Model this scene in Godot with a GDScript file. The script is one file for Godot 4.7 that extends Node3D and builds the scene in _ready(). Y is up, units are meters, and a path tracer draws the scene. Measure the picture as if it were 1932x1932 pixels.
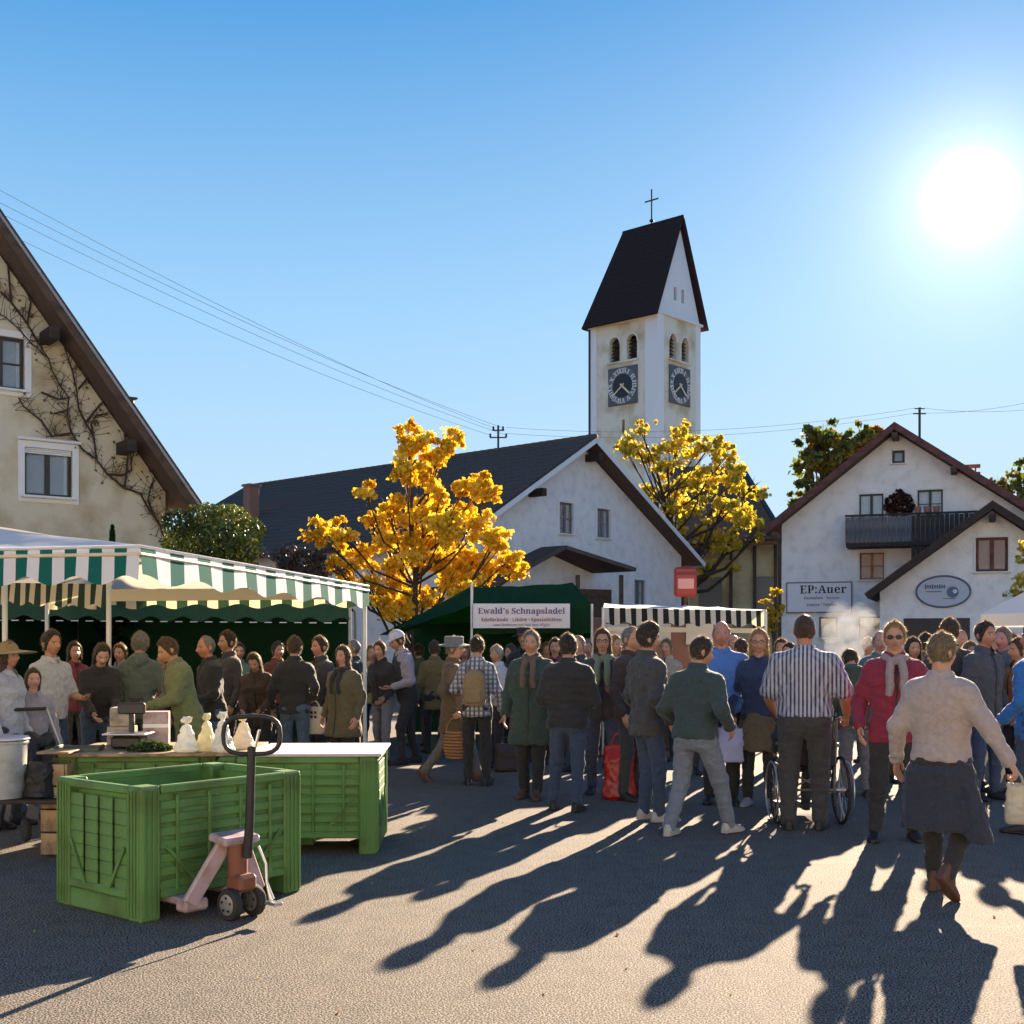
extends Node3D
# Autumn market in a village square, low sun ahead on the right.
# Pixel measures below are on a 1932-pixel view of the photograph; they are turned once into metres.

const F := 2300.0      # focal length in those pixels
const CX := 966.0
const HY := 1208.0     # horizon row
const EYE := 1.62      # camera height in metres

var M := {}            # materials
var rng := RandomNumberGenerator.new()
var taken := {}
var people := {}

func _ready() -> void:
	rng.seed = 11
	camera_and_light()
	make_materials()
	ground()
	left_house()
	white_house()
	church_tower()
	far_building()
	right_house()
	added_houses_behind()
	trees()
	wires()
	stalls()
	crates()
	crowd()
	small_things()

func camera_and_light() -> void:
	var cam := Camera3D.new()
	cam.name = "camera"
	cam.position = Vector3(0, EYE, 0)
	cam.projection = Camera3D.PROJECTION_FRUSTUM
	cam.near = 0.1
	cam.far = 900.0
	cam.size = 0.1 * 1932.0 / F
	cam.frustum_offset = Vector2(0, 0.1 * (HY - 966.0) / F)
	cam.current = true
	add_child(cam)
	var sun := DirectionalLight3D.new()
	sun.name = "sun"
	var towards := Vector3((1830.0 - CX) / F, (HY - 370.0) / F, -1.0).normalized()
	sun.look_at_from_position(Vector3.ZERO, -towards, Vector3.UP)
	sun.light_energy = 1.4
	sun.light_color = lin(1.0, 0.785, 0.55)
	sun.light_angular_distance = 0.55
	sun.shadow_enabled = true
	add_child(sun)
	var sky := PanoramaSkyMaterial.new()
	sky.panorama = clear_sky(towards)
	var env := Environment.new()
	env.background_mode = Environment.BG_SKY
	env.sky = Sky.new()
	env.sky.sky_material = sky
	env.background_energy_multiplier = 0.19
	env.tonemap_mode = Environment.TONE_MAPPER_LINEAR
	env.tonemap_exposure = 5.4
	env.sdfgi_enabled = true
	env.ssao_enabled = true
	env.ssil_enabled = true
	env.volumetric_fog_enabled = true
	env.volumetric_fog_density = 0.0
	var we := WorldEnvironment.new()
	we.name = "environment"
	we.environment = env
	add_child(we)

func clear_sky(sun: Vector3) -> ImageTexture:
	# clear autumn air: blue overhead, pale haze low down all round, and the forward glow of the air about the sun
	var w := 1024
	var h := 512
	var im := Image.create(w, h, false, Image.FORMAT_RGBF)
	var earth := Vector3(0.30, 0.27, 0.24)
	var low := Vector3(0.60, 0.80, 1.0)
	var ks := [0.0, 0.13, 0.255, 0.465, 0.7, 1.001]              # sine of the height above the horizon
	var cs := [low, Vector3(0.50, 0.745, 1.0), Vector3(0.345, 0.64, 0.96), Vector3(0.075, 0.345, 0.75), Vector3(0.045, 0.23, 0.58), Vector3(0.035, 0.18, 0.50)]
	for y in h:
		var el := PI * (0.5 - (y + 0.5) / h)
		var sy := sin(el)
		var cy := cos(el)
		var j := 0
		while j < 4 and sy > ks[j + 1]:
			j += 1
		var base: Vector3 = cs[j].lerp(cs[j + 1], clampf((sy - ks[j]) / (ks[j + 1] - ks[j]), 0.0, 1.0))
		if sy < 0.0:
			base = low.lerp(earth, clampf(-sy * 12.0, 0.0, 1.0))
		for x in w:
			var az := TAU * (x + 0.5) / w
			var d := Vector3(sin(az) * cy, sy, -cos(az) * cy)
			var a := acos(clampf(d.dot(sun), -1.0, 1.0))
			var c := base
			if sy > -0.02:
				c += Vector3(1.0, 0.97, 0.92) * (7.0 * exp(-a * a / 0.00022) + 1.0 * exp(-a / 0.034) + 0.22 * exp(-a / 0.12)) + Vector3(1.0, 0.75, 0.5) * 0.12 * exp(-a / 0.30)
			im.set_pixel(x, y, Color(c.x, c.y, c.z))
	return ImageTexture.create_from_image(im)

# ------------------------------------------------------------------ small tools
func lin(r: float, g: float, b: float, a := 1.0) -> Color:
	var c := Color(r, g, b).linear_to_srgb()
	c.a = a
	return c

func gpt(px: float, py: float) -> Vector3:          # the ground point seen at a pixel
	var d := F * EYE / (py - HY)
	return Vector3((px - CX) / F * d, 0, -d)

func at(px: float, py: float, d: float) -> Vector3:  # the point at depth d seen at a pixel
	return Vector3((px - CX) / F * d, EYE + (HY - py) / F * d, -d)

func numbered(called: String) -> String:
	if not taken.has(called):
		taken[called] = 0
		return called
	taken[called] += 1
	return "%s_%03d" % [called, taken[called]]

func thing(called: String, label: String, category: String, where := Vector3.ZERO, turn := 0.0, group := "") -> Node3D:
	var o := Node3D.new()
	o.name = numbered(called)
	add_child(o, true)
	o.position = where
	o.rotation.y = turn
	o.set_meta("label", label)
	o.set_meta("category", category)
	if group != "":
		o.set_meta("group", group)
	return o

func part(called: String, mesh: Mesh, m: Material, parent: Node, xf := Transform3D()) -> MeshInstance3D:
	var o := MeshInstance3D.new()
	o.name = called
	o.mesh = mesh
	if m:
		o.material_override = m
	parent.add_child(o, true)
	o.transform = xf
	return o

func solo(called: String, mesh: Mesh, m: Material, label: String, category: String, xf := Transform3D(), group := "") -> MeshInstance3D:
	var o := part(numbered(called), mesh, m, self, xf)
	o.set_meta("label", label)
	o.set_meta("category", category)
	if group != "":
		o.set_meta("group", group)
	return o

func structure(called: String, mesh: Mesh, m: Material, xf := Transform3D()) -> MeshInstance3D:
	var o := part(numbered(called), mesh, m, self, xf)
	o.set_meta("kind", "structure")
	return o

# a builder that collects shapes of one part
class Shape:
	var v := PackedVector3Array()
	var n := PackedVector3Array()
	var c := PackedColorArray()
	var uv := PackedVector2Array()
	var i := PackedInt32Array()
	var col := Color(1, 1, 1)
	func tri(a: Vector3, b: Vector3, d: Vector3) -> void:
		var nn := (d - a).cross(b - a).normalized()
		var k := v.size()
		v.append_array([a, b, d])
		n.append_array([nn, nn, nn])
		c.append_array([col, col, col])
		uv.append_array([Vector2(0, 0), Vector2(1, 0), Vector2(1, 1)])
		i.append_array([k, k + 1, k + 2])
	func quad(a: Vector3, b: Vector3, d: Vector3, e: Vector3) -> void:   # clockwise seen from the front
		var nn := (d - a).cross(b - a).normalized()
		var k := v.size()
		v.append_array([a, b, d, e])
		n.append_array([nn, nn, nn, nn])
		c.append_array([col, col, col, col])
		uv.append_array([Vector2(0, 0), Vector2(1, 0), Vector2(1, 1), Vector2(0, 1)])
		i.append_array([k, k + 1, k + 2, k, k + 2, k + 3])
	func fan(p: PackedVector3Array) -> void:
		for k in range(1, p.size() - 1):
			tri(p[0], p[k], p[k + 1])
	func box(size: Vector3, t := Transform3D(), ch := 0.0) -> void:     # a box, its edges chamfered by ch
		var h := size * 0.5
		if ch <= 0.0:
			for ax in 3:
				for s: float in [-1.0, 1.0]:
					var a := Vector3.ZERO
					a[ax] = s
					var u := Vector3.ZERO
					u[(ax + 1) % 3] = 1.0
					var w := Vector3.ZERO
					w[(ax + 2) % 3] = s
					var p := [a - u - w, a - u + w, a + u + w, a + u - w]
					quad(t * (p[0] * h), t * (p[1] * h), t * (p[2] * h), t * (p[3] * h))
			return
		ch = minf(ch, 0.45 * minf(size.x, minf(size.y, size.z)))
		var q := h - Vector3(ch, ch, ch)
		for ax in 3:
			var b1 := (ax + 1) % 3
			var b2 := (ax + 2) % 3
			for s: float in [-1.0, 1.0]:
				var p := []
				for e: Array in [[-1, -1], [-1, 1], [1, 1], [1, -1]]:
					var x := Vector3.ZERO
					x[ax] = s * h[ax]
					x[b1] = e[0] * q[b1]
					x[b2] = e[1] * q[b2] * s
					p.append(t * x)
				quad(p[0], p[1], p[2], p[3])
			for s1: float in [-1.0, 1.0]:                             # the edges along ax
				for s2: float in [-1.0, 1.0]:
					var p := []
					for e: Array in [[-1, 0], [1, 0], [1, 1], [-1, 1]]:
						var x := Vector3.ZERO
						x[ax] = e[0] * q[ax]
						x[b1] = s1 * (h[b1] if e[1] == 0 else q[b1])
						x[b2] = s2 * (q[b2] if e[1] == 0 else h[b2])
						p.append(t * x)
					if s1 * s2 > 0.0:
						quad(p[0], p[1], p[2], p[3])
					else:
						quad(p[3], p[2], p[1], p[0])
		for s1: float in [-1.0, 1.0]:
			for s2: float in [-1.0, 1.0]:
				for s3: float in [-1.0, 1.0]:
					var a := t * Vector3(s1 * h.x, s2 * q.y, s3 * q.z)
					var b := t * Vector3(s1 * q.x, s2 * h.y, s3 * q.z)
					var d := t * Vector3(s1 * q.x, s2 * q.y, s3 * h.z)
					if s1 * s2 * s3 > 0.0:
						tri(a, d, b)
					else:
						tri(a, b, d)
	func bar(a: Vector3, b: Vector3, w: float, d: float, up := Vector3.UP, ch := 0.0) -> void:   # a beam from a to b
		var z := (b - a)
		var l := z.length()
		z = z / l
		if absf(z.dot(up)) > 0.98:
			up = Vector3.RIGHT
		var x := up.cross(z).normalized()
		var y := z.cross(x)
		box(Vector3(w, d, l), Transform3D(Basis(x, y, z), (a + b) * 0.5), ch)
	func tube(pts: PackedVector3Array, rad: PackedFloat32Array, sides := 8, caps := true) -> void:
		var k0 := v.size()
		var m := pts.size()
		var ref := Vector3(0.31, 0.17, 0.93).normalized()
		var dir := (pts[1] - pts[0]).normalized()
		var x := dir.cross(ref).normalized()
		for j in m:
			var d := (pts[mini(j + 1, m - 1)] - pts[maxi(j - 1, 0)]).normalized()
			x = (x - d * x.dot(d)).normalized()
			var y := d.cross(x)
			for s in sides:
				var w := TAU * s / sides
				var o := x * cos(w) + y * sin(w)
				v.append(pts[j] + o * rad[j])
				n.append(o)
				c.append(col)
				uv.append(Vector2(float(s) / sides, float(j)))
		for j in m - 1:
			for s in sides:
				var a := k0 + j * sides + s
				var b := k0 + j * sides + (s + 1) % sides
				i.append_array([a, b + sides, b, a, a + sides, b + sides])
		if caps:
			for e in 2:
				var j: int = 0 if e == 0 else m - 1
				var d := (pts[1] - pts[0]).normalized() * -1.0 if e == 0 else (pts[m - 1] - pts[m - 2]).normalized()
				var kc := v.size()
				v.append(pts[j] + d * rad[j] * 0.35)
				n.append(d)
				c.append(col)
				uv.append(Vector2(0, 0))
				for s in sides:
					var a := k0 + j * sides + s
					var b := k0 + j * sides + (s + 1) % sides
					if e == 0:
						i.append_array([kc, a, b])
					else:
						i.append_array([kc, b, a])
	func rod(a: Vector3, b: Vector3, r: float, sides := 8) -> void:
		tube(PackedVector3Array([a, b]), PackedFloat32Array([r, r]), sides)
	func loft(rings: Array, caps := true) -> void:                      # rings: arrays of Vector3 of one length, closed
		var k0 := v.size()
		var s: int = rings[0].size()
		var m := rings.size()
		for j in m:
			for q in s:
				var du: Vector3 = rings[j][(q + 1) % s] - rings[j][(q + s - 1) % s]
				var dv: Vector3 = rings[mini(j + 1, m - 1)][q] - rings[maxi(j - 1, 0)][q]
				v.append(rings[j][q])
				n.append(du.cross(dv).normalized())
				c.append(col)
				uv.append(Vector2(float(q) / s, float(j) / m))
		for j in m - 1:
			for q in s:
				var a := k0 + j * s + q
				var b := k0 + j * s + (q + 1) % s
				i.append_array([a, b + s, b, a, a + s, b + s])
		if caps:
			var f := PackedVector3Array(rings[0])
			fan(f)
			var g := PackedVector3Array(rings[m - 1])
			g.reverse()
			fan(g)
	func lathe(profile: Array, t := Transform3D(), sides := 20) -> void:   # profile of [radius, height]
		var rings := []
		for p: Array in profile:
			var r := PackedVector3Array()
			for s in sides:
				var w := -TAU * s / sides
				r.append(t * Vector3(cos(w) * p[0], p[1], sin(w) * p[0]))
			rings.append(r)
		loft(rings, true)
	func prism(outline: PackedVector2Array, depth: float, t := Transform3D()) -> void:   # outline in xy, counter-clockwise, from z = 0 back to -depth
		var tris := Geometry2D.triangulate_polygon(outline)
		for k in range(0, tris.size(), 3):
			var a := outline[tris[k]]
			var b := outline[tris[k + 1]]
			var d := outline[tris[k + 2]]
			if (b - a).cross(d - a) > 0.0:
				var sw := b
				b = d
				d = sw
			tri(t * Vector3(a.x, a.y, 0), t * Vector3(b.x, b.y, 0), t * Vector3(d.x, d.y, 0))
			tri(t * Vector3(a.x, a.y, -depth), t * Vector3(d.x, d.y, -depth), t * Vector3(b.x, b.y, -depth))
		for k in outline.size():
			var a := outline[k]
			var b := outline[(k + 1) % outline.size()]
			quad(t * Vector3(a.x, a.y, 0), t * Vector3(b.x, b.y, 0), t * Vector3(b.x, b.y, -depth), t * Vector3(a.x, a.y, -depth))
	func add(o: Shape, t: Transform3D) -> void:
		var k := v.size()
		var nb := t.basis.inverse().transposed()
		for j in o.v.size():
			v.append(t * o.v[j])
			n.append((nb * o.n[j]).normalized())
		c.append_array(o.c)
		uv.append_array(o.uv)
		if t.basis.determinant() < 0.0:                        # a mirrored copy turns its faces round
			for j in range(0, o.i.size(), 3):
				i.append_array([o.i[j] + k, o.i[j + 2] + k, o.i[j + 1] + k])
		else:
			for j in o.i.size():
				i.append(o.i[j] + k)
	func mesh() -> ArrayMesh:
		var am := ArrayMesh.new()
		if v.is_empty():
			return am
		var arr := []
		arr.resize(Mesh.ARRAY_MAX)
		arr[Mesh.ARRAY_VERTEX] = v
		arr[Mesh.ARRAY_NORMAL] = n
		arr[Mesh.ARRAY_COLOR] = c
		arr[Mesh.ARRAY_TEX_UV] = uv
		arr[Mesh.ARRAY_INDEX] = i
		am.add_surface_from_arrays(Mesh.PRIMITIVE_TRIANGLES, arr)
		return am

func box_mesh(size: Vector3, ch := 0.0) -> ArrayMesh:
	var s := Shape.new()
	s.box(size, Transform3D(), ch)
	return s.mesh()

func text_mesh(words: String, size: float, font := "Droid Serif", weight := 700, italic := false) -> TextMesh:
	var t := TextMesh.new()
	var f := SystemFont.new()
	f.font_names = PackedStringArray([font])
	f.font_weight = weight
	f.font_italic = italic
	t.font = f
	t.text = words
	t.font_size = 64
	t.pixel_size = size / 64.0
	t.depth = 0.006
	t.curve_step = 2.0
	return t

# ------------------------------------------------------------------ materials
func noise_tex(freq: float, ramp: Array, size := 512, kind := FastNoiseLite.TYPE_SIMPLEX_SMOOTH, octaves := 4, sd := 1, normal := false, bump := 4.0) -> NoiseTexture2D:
	var f := FastNoiseLite.new()
	f.noise_type = kind
	f.frequency = freq
	f.fractal_octaves = octaves
	f.seed = sd
	var t := NoiseTexture2D.new()
	t.width = size
	t.height = size
	t.seamless = true
	t.noise = f
	t.as_normal_map = normal
	t.bump_strength = bump
	if ramp.size():
		var g := Gradient.new()
		var offs := PackedFloat32Array()
		var cols := PackedColorArray()
		for r: Array in ramp:
			offs.append(r[0])
			cols.append(r[1])
		g.offsets = offs
		g.colors = cols
		t.color_ramp = g
	return t

func mat(key: String, c: Color, rough := 0.85, extra := {}) -> StandardMaterial3D:
	if M.has(key):
		return M[key]
	var m := StandardMaterial3D.new()
	m.resource_name = key
	m.albedo_color = c
	m.roughness = rough
	for k in extra:
		m.set(k, extra[k])
	M[key] = m
	return m

func textured(m: StandardMaterial3D, albedo: Texture2D, scale: float, world := false, normal: Texture2D = null, nscale := 1.0) -> StandardMaterial3D:
	m.uv1_triplanar = true
	m.uv1_world_triplanar = world
	m.uv1_scale = Vector3.ONE * scale
	m.albedo_texture = albedo
	if normal:
		m.normal_enabled = true
		m.normal_texture = normal
		m.normal_scale = nscale
	return m

func grey(v: float) -> Color:
	return Color(v, v, v)

func make_materials() -> void:
	# tone textures multiply the material colour
	M.t_cloth = noise_tex(0.02, [[0.0, grey(0.86)], [0.5, grey(0.96)], [1.0, grey(1.0)]], 256, FastNoiseLite.TYPE_SIMPLEX_SMOOTH, 5, 3)
	M.n_cloth = noise_tex(0.018, [], 512, FastNoiseLite.TYPE_SIMPLEX_SMOOTH, 5, 14, true, 9.0)
	M.t_plaster = noise_tex(0.012, [[0.0, grey(0.90)], [0.45, grey(0.975)], [1.0, grey(1.0)]], 512, FastNoiseLite.TYPE_SIMPLEX_SMOOTH, 6, 5)
	M.t_stain = noise_tex(0.006, [[0.0, Color(0.80, 0.74, 0.64)], [0.35, Color(0.93, 0.90, 0.86)], [0.6, Color(1, 1, 1)], [1.0, Color(1, 1, 1)]], 512, FastNoiseLite.TYPE_SIMPLEX_SMOOTH, 6, 8)
	M.n_plaster = noise_tex(0.06, [], 512, FastNoiseLite.TYPE_SIMPLEX_SMOOTH, 4, 6, true, 3.0)
	M.t_wood = noise_tex(0.01, [[0.0, grey(0.62)], [0.5, grey(0.9)], [1.0, grey(1.0)]], 256, FastNoiseLite.TYPE_SIMPLEX_SMOOTH, 5, 9)
	textured(mat("plaster_ochre", lin(0.60, 0.55, 0.42), 0.95), M.t_stain, 0.22, false, M.n_plaster, 0.5)
	textured(mat("plaster_white", lin(0.78, 0.77, 0.76), 0.95), M.t_plaster, 0.3, false, M.n_plaster, 0.4)
	textured(mat("plaster_house", lin(0.86, 0.85, 0.84), 0.95), M.t_plaster, 0.25, false, M.n_plaster, 0.4)
	textured(mat("plaster_tower", lin(0.74, 0.70, 0.58), 0.95), M.t_stain, 0.12, false, M.n_plaster, 0.4)
	textured(mat("plaster_cream", lin(0.74, 0.69, 0.58), 0.95), M.t_plaster, 0.3)
	textured(mat("plaster_green", lin(0.42, 0.42, 0.30), 0.95), M.t_stain, 0.15, false, M.n_plaster, 0.4)
	mat("trim_white", lin(0.72, 0.72, 0.72), 0.7)
	mat("corner_white", lin(0.78, 0.78, 0.80), 0.9)
	textured(mat("wood_dark", lin(0.045, 0.028, 0.02), 0.75), M.t_wood, 1.5)
	textured(mat("wood_brown", lin(0.11, 0.06, 0.035), 0.7), M.t_wood, 1.2)
	textured(mat("wood_red", lin(0.16, 0.055, 0.05), 0.7), M.t_wood, 1.2)
	textured(mat("wood_grey", lin(0.16, 0.15, 0.155), 0.8), M.t_wood, 1.2)
	textured(mat("wood_warm", lin(0.33, 0.13, 0.05), 0.6), M.t_wood, 1.5)
	textured(mat("plywood", lin(0.42, 0.28, 0.15), 0.7), M.t_wood, 2.0)
	mat("frame_dark", lin(0.025, 0.022, 0.022), 0.5)
	mat("frame_grey", lin(0.14, 0.145, 0.15), 0.5)
	mat("glass", lin(0.6, 0.66, 0.7, 0.22), 0.04, {"transparency": BaseMaterial3D.TRANSPARENCY_ALPHA, "metallic_specular": 0.7})
	mat("room", lin(0.30, 0.28, 0.26), 0.9)
	mat("curtain", lin(0.6, 0.6, 0.62), 0.9)
	textured(mat("tile_dark", lin(0.13, 0.095, 0.078), 0.95, {"metallic_specular": 0.2}), M.t_cloth, 0.5)
	textured(mat("tile_brown", lin(0.17, 0.10, 0.065), 0.95, {"metallic_specular": 0.2}), M.t_cloth, 0.5)
	textured(mat("tile_plum", lin(0.045, 0.028, 0.028), 0.9, {"metallic_specular": 0.25}), M.t_cloth, 0.5)
	textured(mat("brick", lin(0.33, 0.16, 0.11), 0.9), M.t_plaster, 0.8)
	mat("steel", lin(0.55, 0.55, 0.56), 0.35, {"metallic": 0.9})
	mat("steel_dull", lin(0.3, 0.3, 0.31), 0.5, {"metallic": 0.7})
	mat("post_white", lin(0.66, 0.67, 0.64), 0.45)
	mat("black", lin(0.012, 0.012, 0.013), 0.55)
	mat("rubber", lin(0.02, 0.02, 0.02), 0.8)
	mat("wire", lin(0.10, 0.11, 0.12), 0.7)
	mat("bark", lin(0.05, 0.035, 0.025), 0.95)
	mat("twig", lin(0.055, 0.036, 0.026), 0.95)
	for k: Array in [["leaf_gold", lin(1.0, 0.90, 0.36)], ["leaf_lime", lin(1.0, 0.88, 0.30)], ["leaf_green", lin(0.6, 0.8, 0.2)]]:
		mat(k[0], Color(1, 1, 1), 0.55, {"vertex_color_use_as_albedo": true, "backlight_enabled": true, "backlight": k[1]})
	mat("canvas", Color(1, 1, 1), 0.85, {"vertex_color_use_as_albedo": true, "backlight_enabled": true, "backlight": lin(0.62, 0.58, 0.46)})
	mat("canvas_heavy", Color(1, 1, 1), 0.9, {"vertex_color_use_as_albedo": true, "metallic_specular": 0.2, "backlight_enabled": true, "backlight": lin(0.08, 0.08, 0.07)})
	mat("canvas_white", lin(0.74, 0.73, 0.72), 0.85, {"backlight_enabled": true, "backlight": lin(0.5, 0.46, 0.38)})
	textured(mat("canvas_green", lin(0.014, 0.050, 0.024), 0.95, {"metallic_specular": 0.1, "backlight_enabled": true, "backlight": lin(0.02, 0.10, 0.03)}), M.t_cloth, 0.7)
	textured(mat("plastic_green", lin(0.085, 0.20, 0.05), 0.6), M.t_stain, 0.9)
	mat("skin", Color(1, 1, 1), 0.5, {"vertex_color_use_as_albedo": true, "subsurf_scatter_enabled": true, "subsurf_scatter_strength": 0.12})

func tile_mesh(w: float, l: float) -> ArrayMesh:      # a pan tile: x across, z down the slope
	var s := Shape.new()
	var rings := []
	for zz: float in [0.0, 1.0]:
		var r := PackedVector3Array()
		var lift := 0.02 if zz == 1.0 else 0.0
		for q in 5:
			var x := -0.5 + q / 4.0
			r.append(Vector3(x * w, lift + 0.018 * sin(PI * q / 4.0) + 0.012, zz * l))
		for q in 5:
			var x := 0.5 - q / 4.0
			r.append(Vector3(x * w, lift + 0.018 * sin(PI * q / 4.0) - 0.008, zz * l))
		rings.append(r)
	s.loft(rings)
	return s.mesh()

class Trim:                                          # keeps the tiles between two slanting edges of a slope
	var o: Vector3
	var ex: Vector3
	var up: Vector3
	var lo0: float
	var lo1: float
	var hi0: float
	var hi1: float
	var l: float
	func keeps(p: Vector3) -> bool:
		var f := clampf((p - o).dot(up) / l, 0.0, 1.0)
		var x := (p - o).dot(ex)
		return x > lerpf(lo0, lo1, f) and x < lerpf(hi0, hi1, f)

func tiles(parent: Node, a: Vector3, b: Vector3, down: Vector3, up_len: float, m: Material, w := 0.3, l := 0.38, cut: Trim = null) -> void:
	# tiles laid on the slope whose eave runs from a to b; down points down the slope
	var ex := (b - a)
	var len_x := ex.length()
	ex = ex / len_x
	var nrm := down.cross(ex).normalized()
	if nrm.y < 0:
		nrm = -nrm
	var list: Array[Transform3D] = []
	var rows := int(up_len / l)
	for r in rows:
		for q in int(len_x / w):
			var p := a + ex * (q + 0.5) * w - down * (r + 1) * l + nrm * (0.006 + 0.006 * rng.randf())
			if cut and not cut.keeps(p):
				continue
			var bs := Basis(ex, nrm, down).rotated(nrm, rng.randf_range(-0.012, 0.012))
			if bs.determinant() < 0:
				bs = Basis(-ex, nrm, down)
			list.append(Transform3D(bs, p))
	var mm := MultiMesh.new()
	mm.transform_format = MultiMesh.TRANSFORM_3D
	mm.mesh = tile_mesh(w * 0.99, l * 1.12)
	mm.instance_count = list.size()
	for q in list.size():
		mm.set_instance_transform(q, list[q])
	var o := MultiMeshInstance3D.new()
	o.name = "roof_tiles"
	o.multimesh = mm
	o.material_override = m
	parent.add_child(o, true)
	o.set_meta("kind", "stuff")

# ------------------------------------------------------------------ facades
# A facade is an upright plane: origin on the ground, u along it (to the right as seen from the front), n towards the viewer.
class Facade:
	var o: Vector3
	var u: Vector3
	var n: Vector3
	func _init(origin: Vector3, along: Vector3) -> void:
		o = origin
		u = along.normalized()
		n = u.cross(Vector3.UP).normalized()
	func uv(px: float, py: float) -> Vector2:            # pixel to (s, height) on this plane
		var dx := (px - 966.0) / 2300.0
		var s := (dx * -o.z - o.x) / (u.x + dx * u.z)
		var d := -(o.z + u.z * s)
		return Vector2(s, 1.62 + (1208.0 - py) / 2300.0 * d)
	func p(s: float, h: float, out := 0.0) -> Vector3:
		return o + u * s + Vector3.UP * h + n * out
	func xf(s := 0.0, h := 0.0, out := 0.0) -> Transform3D:
		return Transform3D(Basis(u, Vector3.UP, n), p(s, h, out))
	func rect(x0: float, y0: float, x1: float, y1: float) -> Rect2:   # pixel corners to a rectangle on the plane
		var a := uv(x0, y1)
		var b := uv(x1, y0)
		return Rect2(a, b - a)

func wall_mesh(outline: PackedVector2Array, holes: Array, depth := 0.3, hole_depth := 0.16) -> ArrayMesh:
	# an upright wall in xy, front at z = 0, with rectangular openings that have reveals
	var s := Shape.new()
	var us := []
	for p in outline:
		us.append(p.x)
	for h: Rect2 in holes:
		us.append(h.position.x)
		us.append(h.end.x)
	us.sort()
	var lo := 1e9
	var hi := -1e9
	for p in outline:
		lo = minf(lo, p.y)
		hi = maxf(hi, p.y)
	for k in us.size() - 1:
		var a: float = us[k]
		var b: float = us[k + 1]
		if b - a < 1e-4:
			continue
		var mid := (a + b) * 0.5
		var cuts := [lo]
		var inside := []
		for h: Rect2 in holes:
			if h.position.x < mid and h.end.x > mid:
				inside.append(h)
		inside.sort_custom(func(x, y): return x.position.y < y.position.y)
		for h: Rect2 in inside:
			cuts.append(h.position.y)
			cuts.append(h.end.y)
		cuts.append(hi)
		for q in range(0, cuts.size(), 2):
			if cuts[q + 1] - cuts[q] < 1e-4:
				continue
			var r := PackedVector2Array([Vector2(a, cuts[q]), Vector2(b, cuts[q]), Vector2(b, cuts[q + 1]), Vector2(a, cuts[q + 1])])
			for piece in Geometry2D.intersect_polygons(outline, r):
				var f := PackedVector3Array()
				if Geometry2D.is_polygon_clockwise(piece):
					for w in piece:
						f.append(Vector3(w.x, w.y, 0))
				else:
					for w in range(piece.size() - 1, -1, -1):
						f.append(Vector3(piece[w].x, piece[w].y, 0))
				s.fan(f)
	for h: Rect2 in holes:
		var a := h.position
		var b := h.end
		var z := -hole_depth
		s.quad(Vector3(a.x, a.y, 0), Vector3(a.x, b.y, 0), Vector3(a.x, b.y, z), Vector3(a.x, a.y, z))
		s.quad(Vector3(b.x, b.y, 0), Vector3(b.x, a.y, 0), Vector3(b.x, a.y, z), Vector3(b.x, b.y, z))
		s.quad(Vector3(b.x, a.y, 0), Vector3(a.x, a.y, 0), Vector3(a.x, a.y, z), Vector3(b.x, a.y, z))
		s.quad(Vector3(a.x, b.y, 0), Vector3(b.x, b.y, 0), Vector3(b.x, b.y, z), Vector3(a.x, b.y, z))
	var n := outline.size()
	for k in n:
		var a := outline[k]
		var b := outline[(k + 1) % n]
		s.quad(Vector3(a.x, a.y, 0), Vector3(b.x, b.y, 0), Vector3(b.x, b.y, -depth), Vector3(a.x, a.y, -depth))
	return s.mesh()

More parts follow.
